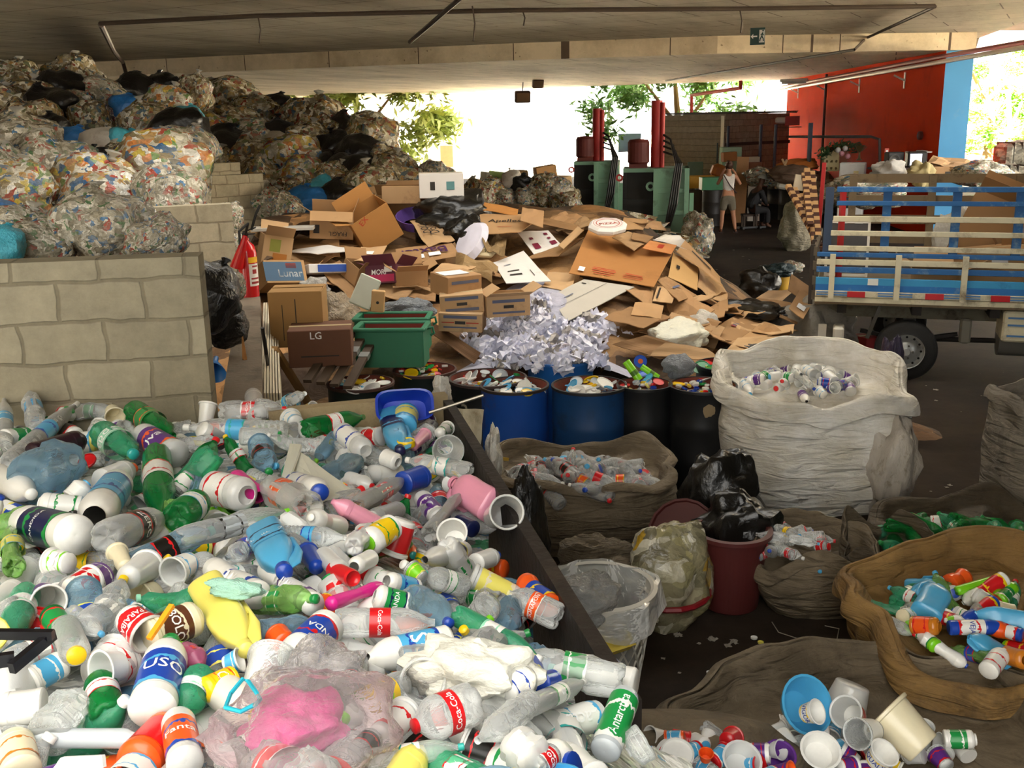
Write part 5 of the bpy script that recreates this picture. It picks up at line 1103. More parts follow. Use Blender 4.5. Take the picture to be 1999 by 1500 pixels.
# ------------------------------------------------------------ people
def skin(name, js, edges, m, parent, M=None):
    me = bpy.data.meshes.new(name); me.from_pydata([j[:3] for j in js], edges, [])
    o = obj(name, me, m, parent, M); sk = o.modifiers.new('skin', 'SKIN')
    for i, j in enumerate(js):
        r = j[3]; me.skin_vertices[0].data[i].radius = (r if isinstance(r, tuple) else (r, r))
    me.skin_vertices[0].data[0].use_root = True
    s = o.modifiers.new('sub', 'SUBSURF'); s.levels = 1; s.render_levels = 2
    for p in me.polygons: p.use_smooth = True
    return o
skn = mat('b07a5a', .6, var=.05)
P = PZ(1419, 455, 0)
wmn = thing('person', 'standing woman in a white top raising a camera, seen from behind', 'person', M=Matrix.Translation(P) @ RZ(-8) @ S(1.03, 1.03, 1.03))
# faces away (+y), arms raised to the face; x right
J = [(0, 0, .92, (.15, .11)), (0, 0, 1.12, (.12, .09)), (0, .01, 1.34, (.15, .1)), (0, .01, 1.47, .06), (0, .03, 1.54, .055), (0, .06, 1.64, (.085, .1)), (0, .05, 1.73, .06),
     (-.1, 0, .85, .1), (-.13, .02, .48, .06), (-.14, -.01, .28, .056), (-.15, 0, .08, .035), (-.15, .12, .035, .035),
     (.1, 0, .85, .1), (.14, .03, .48, .06), (.17, 0, .28, .056), (.2, 0, .08, .035), (.22, .12, .035, .035),
     (-.17, .02, 1.4, .05), (-.27, .1, 1.2, .04), (-.12, .26, 1.52, .03), (-.07, .27, 1.58, .03),
     (.17, .02, 1.4, .05), (.3, .08, 1.2, .04), (.15, .26, 1.5, .03), (.08, .27, 1.58, .03)]
E = [(0, 1), (1, 2), (2, 3), (3, 4), (4, 5), (5, 6), (0, 7), (7, 8), (8, 9), (9, 10), (10, 11), (0, 12), (12, 13), (13, 14), (14, 15), (15, 16), (2, 17), (17, 18), (18, 19), (19, 20), (2, 21), (21, 22), (22, 23), (23, 24)]
skin('body', J, E, skn, wmn)
skin('top', [(0, 0, 1.4, (.15, .11)), (0, 0, 1.2, (.14, .105)), (0, 0, 1.0, (.17, .13)), (-.14, .01, 1.4, .075), (.14, .01, 1.4, .075)], [(0, 1), (1, 2), (0, 3), (0, 4)], mat('dcd6cc', .8, dirt=.15, dc='8a8078', scale=20), wmn)
skin('shorts', [(0, 0, 1.0, (.16, .125)), (0, 0, .88, (.175, .14)), (-.1, 0, .75, .11), (-.12, .01, .55, .09), (.1, 0, .75, .11), (.13, .02, .55, .09)], [(0, 1), (1, 2), (2, 3), (1, 4), (4, 5)], mat('6a6252', .8), wmn)
obj('hair', MB().add(blob(3, 20, 14, .15, 2), T(0, .03, 1.68) @ S(.1, .115, .11)).add(blob(5, 12, 8, .1), T(0, -.07, 1.74) @ S(.05, .05, .045)).mesh('hair', True), mat('4a2c1a', .6), wmn)
for s_, x in ((-1, -.15), (1, .215)):
    obj('sandal', MB().add(box(.1, .28, .03, (x, .05, .015), b=.008)).add(tube([(x-.05, .1, .03), (x, .1, .09), (x+.05, .1, .03)], .012)).add(tube([(x-.05, -.02, .03), (x, -.06, .1), (x+.05, -.02, .03)], .01)), mat('2a1c18', .6), wmn)
tg(obj('camera_device', MB().add(box(.14, .06, .09, b=.01), Matrix.Translation(P) @ RZ(-8) @ T(0, .3, 1.66)), mat('181818', .4)), 'small black camera held up by the standing woman', 'camera')
bag_ = obj('shoulder_strap', MB().add(tube([(-.14, -.1, 1.46), (.02, -.14, 1.2), (.2, -.1, 1.0)], .014)), mat('3a2420', .6), wmn)
P = PZ(1462, 446, 0)
man = thing('person', 'man in dark clothes and pale cap sitting hunched beside the woman', 'person', M=Matrix.Translation(P) @ RZ(-75))
dkc = mat('1d1b1c', .8)
J = [(0, 0, .5, (.16, .14)), (0, .08, .72, (.15, .12)), (0, .2, .98, (.17, .12)), (0, .27, 1.1, .06), (0, .3, 1.17, .06), (0, .34, 1.25, (.085, .1)), (0, .34, 1.34, .07),
     (-.1, .12, .5, .1), (-.13, .46, .48, .075), (-.13, .45, .26, .06), (-.13, .44, .08, .04), (-.13, .56, .035, .04),
     (.1, .12, .5, .1), (.13, .46, .48, .075), (.15, .47, .26, .06), (.15, .46, .08, .04), (.15, .58, .035, .04),
     (-.19, .22, .98, .06), (-.24, .3, .74, .05), (-.1, .46, .62, .035), (-.06, .52, .6, .03), (.19, .22, .98, .06), (.24, .3, .74, .05), (.1, .46, .62, .035), (.06, .52, .6, .03)]
skin('body', J, E, mat('5a3a2a', .6), man)
skin('jacket', [(0, .2, 1.02, (.19, .14)), (0, .08, .75, (.185, .155)), (0, 0, .5, (.19, .16)), (-.2, .23, .99, .075), (-.25, .3, .74, .065), (-.12, .44, .63, .05), (.2, .23, .99, .075), (.25, .3, .74, .065), (.12, .44, .63, .05)], [(0, 1), (1, 2), (0, 3), (3, 4), (4, 5), (0, 6), (6, 7), (7, 8)], dkc, man)
skin('trousers', [(0, .02, .5, (.19, .16)), (-.11, .15, .5, .12), (-.13, .46, .48, .095), (-.13, .45, .12, .07), (.11, .15, .5, .12), (.13, .46, .48, .095), (.15, .47, .12, .07)], [(0, 1), (1, 2), (2, 3), (0, 4), (4, 5), (5, 6)], dkc, man)
obj('cap', MB().add(lathe([(.115, 0), (.12, .03), (.1, .09), (.05, .12), (0, .125)], 18), T(0, .34, 1.3) @ RX(-15)).add(box(.16, .14, .015, (0, .47, 1.29))).mesh('cap', True), mat('b4b8b4', .7), man)
tg(obj('low_stool', MB().add(box(.4, .35, .05, (0, 0, .36))).add(box(.05, .05, .35, (-.16, -.13, .17))).add(box(.05, .05, .35, (.16, -.13, .17))).add(box(.05, .05, .35, (-.16, .13, .17))).add(box(.05, .05, .35, (.16, .13, .17))), mat('3a2c20', .8), M=Matrix.Translation(P)), 'low dark wooden stool under the seated man', 'stool')
tg(obj('metal_object', MB().add(bar((-.3, 0, .05), (.5, 0, .05), .05, .05)).add(bar((-.2, -.2, .05), (-.2, .2, .05), .05, .05)).add(bar((.3, -.15, .05), (.3, .15, .05), .05, .05)), mat('1a1816', .5), M=Matrix.Translation(PZ(1460, 448, 0)) @ RZ(10)), 'dark metal rack lying at the feet of the seated man', 'rack')
# ------------------------------------------------------------ clutter further back
def bx(name, label, px, py, d, s, m, rz=0, rx=0, ry=0, cat='box', b=.01, grp=None):
    o = obj(name, MB().add(box(*s, b=b), Matrix.Translation(PD(px, py, d)) @ RZ(rz) @ RX(rx) @ RY(ry)), m); tag(o, label, cat, grp); return o
def sdrum(label, px, d, m, h=.9, r=.29, grp=None):
    P = PD(px, 400, d); P.z = 0
    o = thing('oil_drum', label, 'drum', P, group=grp); pr = [(0, 0), (r, 0)]
    for zz_ in (h*.34, h*.66): pr += [(r, zz_-.02), (r*1.03, zz_), (r, zz_+.02)]
    obj('drum_body', MB().add(lathe(pr+[(r, h), (r*.9, h), (r*.9, h-.1), (0, h-.1)], 24)).mesh('drum_body', True), m, o); return o
brn = mat('2a2420', .5, dirt=.2)
sdrum('black drum with a brown band just left of the woman', 1361, 29.5, mat('5c4a38', .6, dirt=.4, dc='1a1816', scale=2)); sdrum('dark drum between the banded drum and the woman', 1391, 28.5, brn, .98)
sdrum('thin grey drum behind the banded drum', 1375, 30.5, mat('7a766c', .6))
for i, x in enumerate((1500, 1522, 1545)): sdrum(['left', 'middle', 'right'][i]+' of the large black drums right of the seated man', x+4, 30.5-.4*i, bk, 1.3, .44)
bx('green_container', 'green plastic container on top of the dark drum', 1392, 358, 28.5, (.7, .5, .35), mat('2f7c4c', .5), cat='container')
bx('yellow_container', 'yellow container above the banded drum', 1368, 355, 30, (.75, .5, .35), mat('d8a01c', .5), cat='container')
bx('green_cabinet', 'pale green cabinet behind the standing woman', 1425, 332, 32, (.6, .5, 1.4), mat('a8c8a4', .6), cat='cabinet')
bx('green_board', 'grey green board beside the yellow container', 1357, 337, 34, (.5, .1, .7), mat('8caa98', .6), cat='board')
bx('wooden_board', 'tall brown wooden board standing behind the woman', 1446, 373, 29, (.33, .08, 1.9), mat('a87848', .7), cat='board', ry=2)
bx('wooden_box', 'orange brown wooden box behind the tall board', 1423, 306, 31.5, (.42, .4, .28), mat('b8743c', .7), ry=-4)
bx('brown_barrel', 'tilted orange brown barrel behind the woman', 1403, 335, 30.5, (.45, .45, .42), mat('b06428', .6), ry=20, cat='barrel', b=.1)
bx('rounded_board', 'pale rounded panel standing behind the seated man', 1473, 388, 29.4, (.4, .06, 1.5), mat('ddd6c4', .6), cat='panel', b=.03)
bx('white_box', 'cream box on the shelf before the block hut', 1465, 312, 31, (.5, .3, .18), mat('d8ceb0', .7))
bx('brown_box', 'brown box below the cream box', 1473, 324, 30.5, (.4, .3, .22), mat('8d5c40', .7))
bx('white_crate', 'small white crate under the brown box', 1464, 336, 30, (.25, .3, .14), wht)
crump('white rubbish heap right of the pale panel', PD(1490, 345, 28), .5, .5, .25, BM['e'], 81)
bx('red_box', 'dark red edged crate before the right hut corner', 1512, 342, 28, (.4, .3, .25), mat('8a3828', .6), ry=-20)
bx('fallen_chair', 'grey plastic seat shell piled on the clutter', 1527, 356, 27, (.3, .3, .35), mat('a8a494', .6), ry=10, cat='chair shell', b=.05)
crump('brown cloth and wood heap below the red wall left', PD(1545, 340, 27), .6, .5, .22, mat('5c4634', .8, var=.4, bump=1, bs=6), 83)
crump('orange brown cloth on the heap below the red wall', PD(1562, 322, 27.5), .5, .3, .16, mat('c0702c', .8, bump=.8), 84)
for i, (x, y, a) in enumerate(((1525, 340, 20), (1540, 336, -30), (1552, 345, 50), (1516, 350, -50))): bx('wooden_plank', 'short wooden plank poking from the heap under the red wall', x, y, 27, (.06, .04, .8), mat('a8865c', .8), ry=a, cat='plank', grp='planks in the heap under the red wall')
# shelf, garland, cabinet, fridge, tv
o = thing('metal_cabinet', 'cream metal cabinet with flower stickers against the red wall', 'cabinet', M=Matrix.Translation(PD(1621, 313, 27)) @ RZ(-8))
obj('cabinet_body', MB().add(box(.4, .4, .55, b=.02)), mat('c8b888', .6), o); obj('cabinet_side', MB().add(box(.2, .38, .52, (.3, .05, 0))), mat('8a4c34', .7), o)
mb = MB()
for i in range(7): mb.add(blob(i, 6, 5, .3), T(-.12+.12*(i % 3), -.205, -.2+.18*(i//3)) @ S(.035, .004, .035))
obj('flower_sticker', mb, mat('5c4c28', .8), o)
pts = [PD(x, y, 26.6) for x, y in ((1602, 303), (1615, 295), (1628, 288), (1645, 284), (1662, 284), (1680, 288))]
mb = MB(); rg = random.Random(2)
for i in range(len(pts)-1):
    for k in range(60):
        c0 = pts[i].lerp(pts[i+1], rg.random())+V((rg.gauss(0, .05), rg.gauss(0, .05), rg.gauss(0, .06))); a = V((rg.gauss(0, 1), rg.gauss(0, 1), rg.gauss(0, 1))).normalized()*.07; b = a.orthogonal()*.25
        mb.add(([tuple(c0-a), tuple(c0+b), tuple(c0+a), tuple(c0-b)], [(0, 1, 2, 3)]))
tg(obj('tinsel_garland', mb, mat('24421c', .6)), 'dark green tinsel garland draped above the cream cabinet', 'garland')
for i, (x, y) in enumerate(((1636, 293), (1643, 300), (1650, 290), (1655, 305))): tag(obj('bauble', MB().add(blob(1, 12, 8, .02), Matrix.Translation(PD(x, y, 26.4)) @ S(.07, .07, .07)).mesh('bauble', True), mat(('c8c4c0', 'c88a94')[i % 2], .3)), 'shiny ornament hanging from the tinsel garland', 'ornament', 'ornaments on the garland')
o = thing('trophy', 'dark gold trophy cup on the right end of the garland', 'trophy', PD(1677, 313, 26.5))
obj('trophy_cup', MB().add(lathe([(0, 0), (.08, 0), (.03, .05), (.02, .2), (.06, .24), (.13, .38), (.1, .38), (0, .28)], 16)).mesh('trophy_cup', True), mat('6b5a30', .3, metal=.6), o); obj('trophy_handle', MB().add(tube([(-.1, 0, .36), (-.18, 0, .34), (-.06, 0, .24)], .01)).add(tube([(.1, 0, .36), (.18, 0, .34), (.06, 0, .24)], .01)), mat('6b5a30', .3, metal=.6), o)
P = PD(1665, 331, 26); o = thing('refrigerator', 'small white refrigerator with a door sticker before the red wall', 'fridge', M=Matrix.Translation(V((P.x, P.y, 0))) @ RZ(-22))
hf = PD(1665, 317, 26).z; obj('fridge_body', MB().add(box(.62, .55, hf, (0, 0, hf/2), b=.02)), mat('d8d6d0', .4), o); obj('fridge_door', MB().add(box(.6, .05, hf*.68, (0, -.3, hf*.34), b=.01)), mat('d8d6d0', .4), o); obj('freezer_door', MB().add(box(.6, .05, hf*.29, (0, -.3, hf*.84), b=.01)), mat('d8d6d0', .4), o)
obj('door_sticker', MB().add(box(.12, .005, .1, (.1, -.33, hf*.86))), mat('d8c890', .5), o); obj('door_handle', MB().add(box(.03, .04, .3, (-.26, -.34, hf*.6))), mat('8d8a84', .4), o)
bx('shelf_board', 'dark shelf board carrying the television', 1765, 328, 24.5, (1.6, .5, .05), mat('3a241c', .7), cat='shelf')
bx('shelf_board', 'dark panel under the television shelf', 1770, 340, 24.8, (1.3, .4, .25), mat('241812', .8), cat='shelf')
o = thing('television', 'small old television with a glowing screen on the shelf', 'television', M=Matrix.Translation(PD(1788, 311, 24.3)) @ RZ(-10))
obj('tv_case', MB().add(box(.44, .4, .36, b=.03)), mat('2a2826', .5), o); obj('tv_screen', MB().add(box(.26, .01, .26, (-.04, -.21, 0))), mat('dfe0f0', .3, emit=.35), o)
bx('white_box', 'white appliance box right of the television', 1803, 309, 24.9, (.25, .4, .38), mat('d4d0c8', .5)); bx('white_board', 'thin white board lying on the television', 1793, 297, 24.3, (.55, .3, .03), wht, cat='board')
o = thing('loudspeaker', 'dark square loudspeaker left of the television', 'speaker', M=Matrix.Translation(PD(1745, 312, 24.5)))
obj('speaker_case', MB().add(box(.38, .3, .36, b=.02)), mat('2c2a28', .6), o); obj('speaker_cone', MB().add(lathe([(0, .0), (.06, 0), (.12, .03), (.13, .03)], 20), T(-.05, -.155, 0) @ RX(90)), mat('4a4844', .6), o)
o = thing('wall_sign', 'small red and white wall sign above the loudspeaker', 'sign', PD(1731, 296, 24.8)); obj('sign_plate', MB().add(box(.1, .02, .15)), mat('c8503c', .6), o); obj('sign_symbol', MB().add(box(.05, .01, .07, (0, -.015, 0))), wht, o)
o = thing('wall_socket_box', 'small round bell box on the red wall', 'bell', M=Matrix.Translation(pw0.lerp(pw1, .06)+V((-.06, 0, -1.9))) @ RY(-90)); obj('bell_body', MB().add(lathe([(0, 0), (.1, 0), (.1, .08), (.06, .1), (0, .1)], 16)), mat('5c2a24', .5), o)
o = thing('emergency_lamp', 'small red box with a white lamp on the hut corner', 'lamp', M=Matrix.Translation(PD(1547, 236, 34)) @ RZ(-20)); obj('lamp_case', MB().add(box(.45, .25, .3)), mat('b02820', .5), o); obj('lamp_glass', MB().add(box(.5, .2, .2, (-.3, 0, .02), b=.04)), mat('d8d4c8', .4), o); obj('lamp_bracket', MB().add(box(.8, .2, .03, (-.1, 0, -.2))), pip, o)
o = thing('fluorescent_lamp', 'white fluorescent tube fitting where ceiling meets the red wall', 'lamp', M=Matrix.Translation(PD(1550, 157, 34)) @ RZ(-30)); obj('lamp_body', MB().add(box(.9, .2, .1, b=.02)), wht, o); obj('lamp_tube', MB().add(tube([(-.4, 0, -.08), (.4, 0, -.08)], .03)), wht, o)
crump('grey white clothing heap on a chair behind the truck rail', PD(1735, 341, 20), .34, .3, .26, mat('c8c4bc', .8, bump=.5), 85)
crump('straw hat shaped basket hanging over the truck rail', PD(1798, 341, 18), .22, .2, .22, mat('b0a070', .8), 86)
crump('clear bag heap right of the cartons behind the truck', PD(1920, 345, 18), .5, .4, .25, BM['e'], 87)
crump('tangle of grey pots and bowls behind the truck slats', PD(1690, 375, 18), .7, .4, .3, BM['e'], 88)
carton('brown carton with a black tick mark behind the truck', PD(1835, 352, 19.5), (.5, .4, .26), 0, 0, 0, cb(0), open_=False, marks=[('f', .1, .5, .1, .08, 'k')])
carton('small tan carton left of the ticked carton', PD(1808, 345, 19.7), (.3, .4, .22), 10, 0, 0, cb(2), open_=False)
carton('tilted tan carton under the clear bag heap', PD(1890, 352, 18.5), (.4, .3, .2), -5, 0, -12, cb(2), open_=False)
carton('tan carton with pale inside right of the tilted one', PD(1930, 358, 18), (.3, .3, .2), 5, 0, 5, cb(0), open_=False)
for i in range(8): tag(obj('cardboard_sheet', MB().add(patch([PD(1800+i*2, 322+i*1.2, 19.5), PD(1905, 332+i*.6, 19), PD(1915-i*2, 322+i, 20.5), PD(1830, 305+i*2, 21)], 6, 6, .012, .12, i)), cb(i)), 'broad curved cardboard sheet stacked behind the truck', 'cardboard sheet', 'flat cardboard stack behind the truck')
bm_ = trashmat(6, ['8d8674', 'a8a08c', '6a6456', 'b8b09c', '7a7260', '9c9480'], 5, .7, filmk=.1)
for i, (x, y, d) in enumerate(((1985, 305, 24), (1960, 350, 23.5), (2030, 300, 24.5), (2010, 352, 23.5))):
    P = PD(x, y, d); o = thing('cardboard_bale', ['upper left', 'lower left', 'upper right', 'lower right'][i]+' strapped grey bale at the right edge', 'bale', M=Matrix.Translation(P) @ RZ(6))
    obj('bale_body', MB().add(blob(i, 24, 16, .06, 3), S(.5, .45, .36)).add(box(.85, .7, .6, b=.08)).mesh('bale_body'), bm_, o)
    mb = MB()
    for k in range(4): mb.add(box(.012, .74, .66, (-.3+.2*k, -.0, 0)))
    obj('strap', mb, mat('3a3630', .6), o)
# rubbish line beyond the cardboard
rb_ = random.Random(21)
BK = [(905, 395, 26, 'd'), (940, 385, 38, 'c'), (960, 372, 26, 'd'), (1000, 350, 20, 'w'), (1030, 378, 26, 'e'), (1060, 372, 30, 'c'), (1048, 372, 18, 't'), (1088, 375, 28, 'e'), (1105, 395, 32, 'c'), (1110, 410, 28, 'e'), (985, 388, 24, 'e'), (1018, 362, 22, 'k'), (1070, 352, 16, 'd')]
for (x, y, r, k) in BK: bag(x, y, r, k, 22, label=BN[k]+' in the low line beyond the cardboard %s' % ('left of centre' if x < 1000 else 'by the far press' if x > 1080 else 'in the middle'))
for i, (x, y, w_, h_, c) in enumerate(((975, 352, .5, .35, 'a8c070'), (1065, 344, .45, .45, 'c89860'), (955, 350, .3, .3, 'd8d4c0'), (1000, 345, .6, .2, 'b08850'), (1020, 395, .7, .4, '8a5a38'), (1090, 360, .5, .3, 'd8b888'), (1110, 432, .7, .3, '5a2c28'))):
    bx('rubbish_box', ['green and white', 'orange brown', 'small white', 'long brown', 'dark brown', 'tan', 'dark red'][i]+' box in the rubbish line beyond the cardboard', x, y, 22.5, (w_, .4, h_), mat(c, .8), rz=10*i, ry=8*((-1)**i))
sdrum('dark blue drum in front of the far press', 1062, 20.5, mat('26344c', .5, dirt=.2), .95, .33)
tag(obj('loose_rubbish', MB().add(blob(91, 40, 20, .25, 4), T(.7, 21.5, .1) @ S(3.2, 1.5, .9)).mesh('loose_rubbish', True), BM['c']), 'low heap of mixed rubbish beyond the cardboard pile', 'rubbish', kind='stuff')
tag(obj('loose_rubbish', MB().add(blob(92, 40, 20, .25, 4), T(8.4, 32.6, .1) @ S(3.2, 1.0, 1.05)).mesh('loose_rubbish', True), trashmat(4, ['4a3a2a', '6a5640', '8d7a5c', '3a2e22', 'a8967a', '5c4634', '7a3a28', '96886c'], 3, .6, '5c5040', .2)), 'heap of mixed rubbish and wood below the red wall', 'rubbish', kind='stuff')
# ------------------------------------------------------------ sorting bin with the heap of plastics
A = PZ(862, 782, 1.62); B = PZ(1212, 1372, 1.62); C_ = PZ(560, 815, 1.62)
dw = (A-B).normalized(); wn = V((dw.y, -dw.x, 0))
if wn.x < 0: wn = -wn
stl = mat('231a14', .7, var=.3, dirt=.3, dc='3c3026', scale=4, bump=.4)
o = struct('wall_bin_right', MB().add(bar(B+wn*.03+V((0, 0, -.12)), A+wn*.03+V((0, 0, -.12)), .045, .24)).add(bar(B+wn*.03+V((0, 0, -.9)), A+wn*.03+V((0, 0, -.9)), .03, 1.4)), stl)
bw = struct('wall_bin_back', MB().add(bar(C_+V((-.1, .06, -.79)), A+V((.02, .06, -.79)), .07, 1.62)), mat('9c8a68', .85, dirt=.4, dc='5c4a34', scale=5, bump=.4))
for k in range(2):
    p = B.lerp(A, .25+.45*k); struct('bin_post', MB().add(bar(p+wn*.07+V((0, 0, -1.6)), p+wn*.07+V((0, 0, -.1)), .06, .06)), stl).name = 'trim_%d' % (k+2)
struct('wall_bin_front', MB().add(box(.1, 3.2, 1.2, (-3.3, 3.2, .6))), stl)
def wdist(x, y):
    if y < B.y: return (B.x+.16+.3*(B.y-y))-x
    return -(V((x, y, 0))-V((B.x, B.y, 0))).dot(wn)
def hheap(x, y):
    h = 1.60+.27*(1-sm(1.9, 3.9, y))+.05*nz(x*2.2, y*2.2, 4)-(.03+.25*(1-sm(2.2, 4.4, y)))*(1-sm(0, .6, wdist(x, y)))
    if y > 4.7+.0*x: h -= (y-4.7)*.25
    if wdist(x, y) < 0: h -= min(1.6, -wdist(x, y)*7)
    return h
v = []; f = []; nu, nv = 80, 80
for j in range(nv+1):
    for i in range(nu+1):
        x = -3.2+4.0*i/nu; y = .8+5.2*j/nv; v.append((x, y, max(.1, hheap(x, y)-.1)))
for j in range(nv):
    for i in range(nu):
        a = j*(nu+1)+i
        if v[a][2] > .5 and wdist((v[a][0]+v[a+1][0])/2+.05, v[a][1]) > .0 and v[a][1] < 5.0: f.append((a, a+1, a+nu+2, a+nu+1))
tag(obj('plastic_rubbish', MB().add((v, f)), trashmat(8, ['dcdcd8', 'b8bcb8', 'e8e8e6', '8d9490', 'c8d4cc', 'a0a4a4', '4a9c6c', 'ececec', 'b0b8b8', '5a94b8', 'd0d0cc', '7a8078'], 14, .25, filmk=.1)), 'pale mixed plastic rubbish deep in the bin under the loose bottles', 'plastic rubbish', kind='stuff')
# ---- unit containers: length 1 along z, radius 1
PR = {
 'soda': [(0, .03), (.45, .025), (.62, 0), (.86, 0), (.97, .035), (1, .09), (1, .3), (.96, .33), (.96, .55), (1, .58), (1, .64), (.93, .72), (.72, .81), (.45, .885), (.3, .92), (.27, .95), (.27, .985)],
 'water': [(0, .03), (.6, 0), (.9, .005), (1, .04)]+[((1 if k % 2 else .93), .06+.03*k) for k in range(10)]+[(.95, .38), (.95, .56), (1, .58), (.93, .61), (1, .64), (.9, .72), (.62, .82), (.36, .9), (.28, .93), (.28, .985)],
 'jar': [(0, .02), (.9, 0), (1, .03), (1, .1), (.97, .12), (.97, .7), (1, .72), (1, .82), (.93, .88), (.7, .93), (.55, .95), (.55, .97)],
 'bleach': [(0, .02), (.88, 0), (1, .03), (1, .12), (.97, .14), (.97, .6), (1, .62), (.98, .7), (.82, .79), (.5, .88), (.34, .93), (.32, .97)],
 'dish': [(0, 0), (.85, 0), (1, .03), (1, .18), (.9, .35), (.78, .5), (.86, .64), (.98, .76), (.9, .86), (.6, .93), (.3, .96), (.28, .98)],
 'tub': [(0, 0), (.72, 0), (.76, .03), (.97, .9), (1.08, .92), (1.1, .98), (1.06, 1), (.96, .97), (.72, .06), (0, .05)],
 'lid': [(0, 0), (.93, 0), (1, .15), (1.0, .9), (.93, 1), (.9, .35), (.5, .28), (0, .3)],
 'can': [(0, .02), (.84, 0), (1, .04), (1, .93), (.9, .98), (.88, 1), (.82, .98), (.8, .97), (0, .97)],
 'spray': [(0, 0), (.95, 0), (1, .02), (1, .82), (.95, .86), (.7, .9), (.62, .92), (.62, .99), (0, .99)],
 'bowl': [(0, 0), (.5, 0), (.62, .06), (.85, .5), (1.0, .95), (1.07, .96), (1.07, 1), (.98, 1), (.8, .52), (.55, .1), (0, .07)]}
PR['jug'] = [(0, .02), (.85, 0), (1, .04), (1, .2), (.97, .24), (.97, .52), (1, .56), (.96, .66), (.78, .77), (.45, .87), (.3, .91), (.28, .95)]
ZONE = {'soda': (.34, .545), 'water': (.385, .555), 'jar': (.13, .69), 'bleach': (.15, .59), 'dish': (.1, .6), 'tub': (.12, .85), 'can': (.1, .9), 'spray': (.1, .8), 'jug': (.25, .51), 'bowl': (.3, .8), 'lid': (.2, .8)}
CAPZ = {'soda': (.34, .935), 'water': (.34, .935), 'jar': (.62, .93), 'bleach': (.42, .93), 'dish': (.34, .94), 'jug': (.38, .93), 'spray': (.5, .93)}
UM = {}
def sq(p, a, k=.62):                       # squared-off section
    ca, sa = math.cos(a), math.sin(a); r = math.hypot(p[0], p[1]); m_ = (abs(ca)**4+abs(sa)**4)**.25
    return (p[0]/m_*.9, p[1]/m_*k, p[2])
def umesh(kind, var):
    if (kind, var) in UM: return UM[(kind, var)]
    n = 20 if kind in ('soda', 'water') else 24
    pr = PR[kind]; fine = []
    for (a, b) in zip(pr, pr[1:]):
        k = max(1, int((b[1]-a[1])/.09)); fine += [(a[0]+(b[0]-a[0])*t/k, a[1]+(b[1]-a[1])*t/k) for t in range(k)]
    fine.append(pr[-1])
    def fn(p, a):
        x, y, z = p
        if kind == 'soda' and z < .06 and math.hypot(x, y) > .4: z += .035*max(0, math.cos(5*a))
        if var:
            d = V((math.cos(a), math.sin(a), z*3)); r = 1+(.34 if kind in ('soda', 'water') else .12)*min(1, 6*z)*min(1, 6*(1-z))*(nz(d.x*1.7+var*5, d.y*1.7, d.z*1.5+var*3)+.4*nz(d.x*4, d.y*4+var, d.z*4))
            x *= r; y *= r
            if kind in ('soda', 'water') and var >= 2: x *= 1-.38*math.sin(z*3.1)*(1 if var == 2 else .6); x += .35*math.sin(z*3.1)*(var-1.5)
        if kind == 'jug': x, y, z = sq((x, y, z), a, .66)
        return (x, y, z)
    me = MB().add(lathe(fine, n, fn)).mesh(kind, True); UM[(kind, var)] = me; return me
def lmesh(kind):
    if ('L', kind) in UM: return UM[('L', kind)]
    z0, z1 = ZONE[kind]; pr = PR[kind]
    def R_(z):
        for (a, b) in zip(pr[1:], pr[2:]):
            if a[1] <= z <= b[1] and b[1] > a[1]: return a[0]+(b[0]-a[0])*(z-a[1])/(b[1]-a[1])
        return 1
    zs_ = [z0+(z1-z0)*k/6 for k in range(7)]
    fn = (lambda p, a: sq(p, a, .66)) if kind == 'jug' else None
    UM[('L', kind)] = MB().add(lathe([(R_(z)*1.03, z) for z in zs_], 24, fn)).mesh('label', True)
    return UM[('L', kind)]
def cmesh(kind):
    if ('C', kind) in UM: return UM[('C', kind)]
    r, z = CAPZ[kind]; UM[('C', kind)] = MB().add(lathe([(r*.9, z), (r, z+.005), (r, .99), (r*.85, 1.0), (0, 1.0)], 16)).mesh('cap', True); return UM[('C', kind)]
NAME = dict(soda='plastic_bottle', water='water_bottle', jar='plastic_jar', bleach='bleach_bottle', dish='detergent_bottle', tub='plastic_tub', lid='pot_cover', can='drink_can', spray='spray_can', bowl='plastic_bowl', jug='plastic_jug')
CATG = dict(soda='bottle', water='bottle', jar='jar', bleach='bottle', dish='bottle', tub='tub', lid='lid', can='can', spray='spray can', bowl='bowl', jug='jug')
inkW = mat('f4f4f0', .4); inkK = mat('101014', .4); inkR = mat('c01c20', .4); inkB = mat('1c3c90', .4); INKS = dict(w=inkW, k=inkK, r=inkR, b=inkB)
def frameM(P1, P2, r):
    Z = P2-P1; L = Z.length; Z.normalize(); Y = CAM-(P1+P2)/2; Y = Y-Z*Y.dot(Z)
    if Y.length < 1e-3: Y = Z.orthogonal()
    Y.normalize(); X = Y.cross(Z)
    M = Matrix((X*r, Y*r, Z*L)).transposed().to_4x4(); M.translation = P1; return M, L
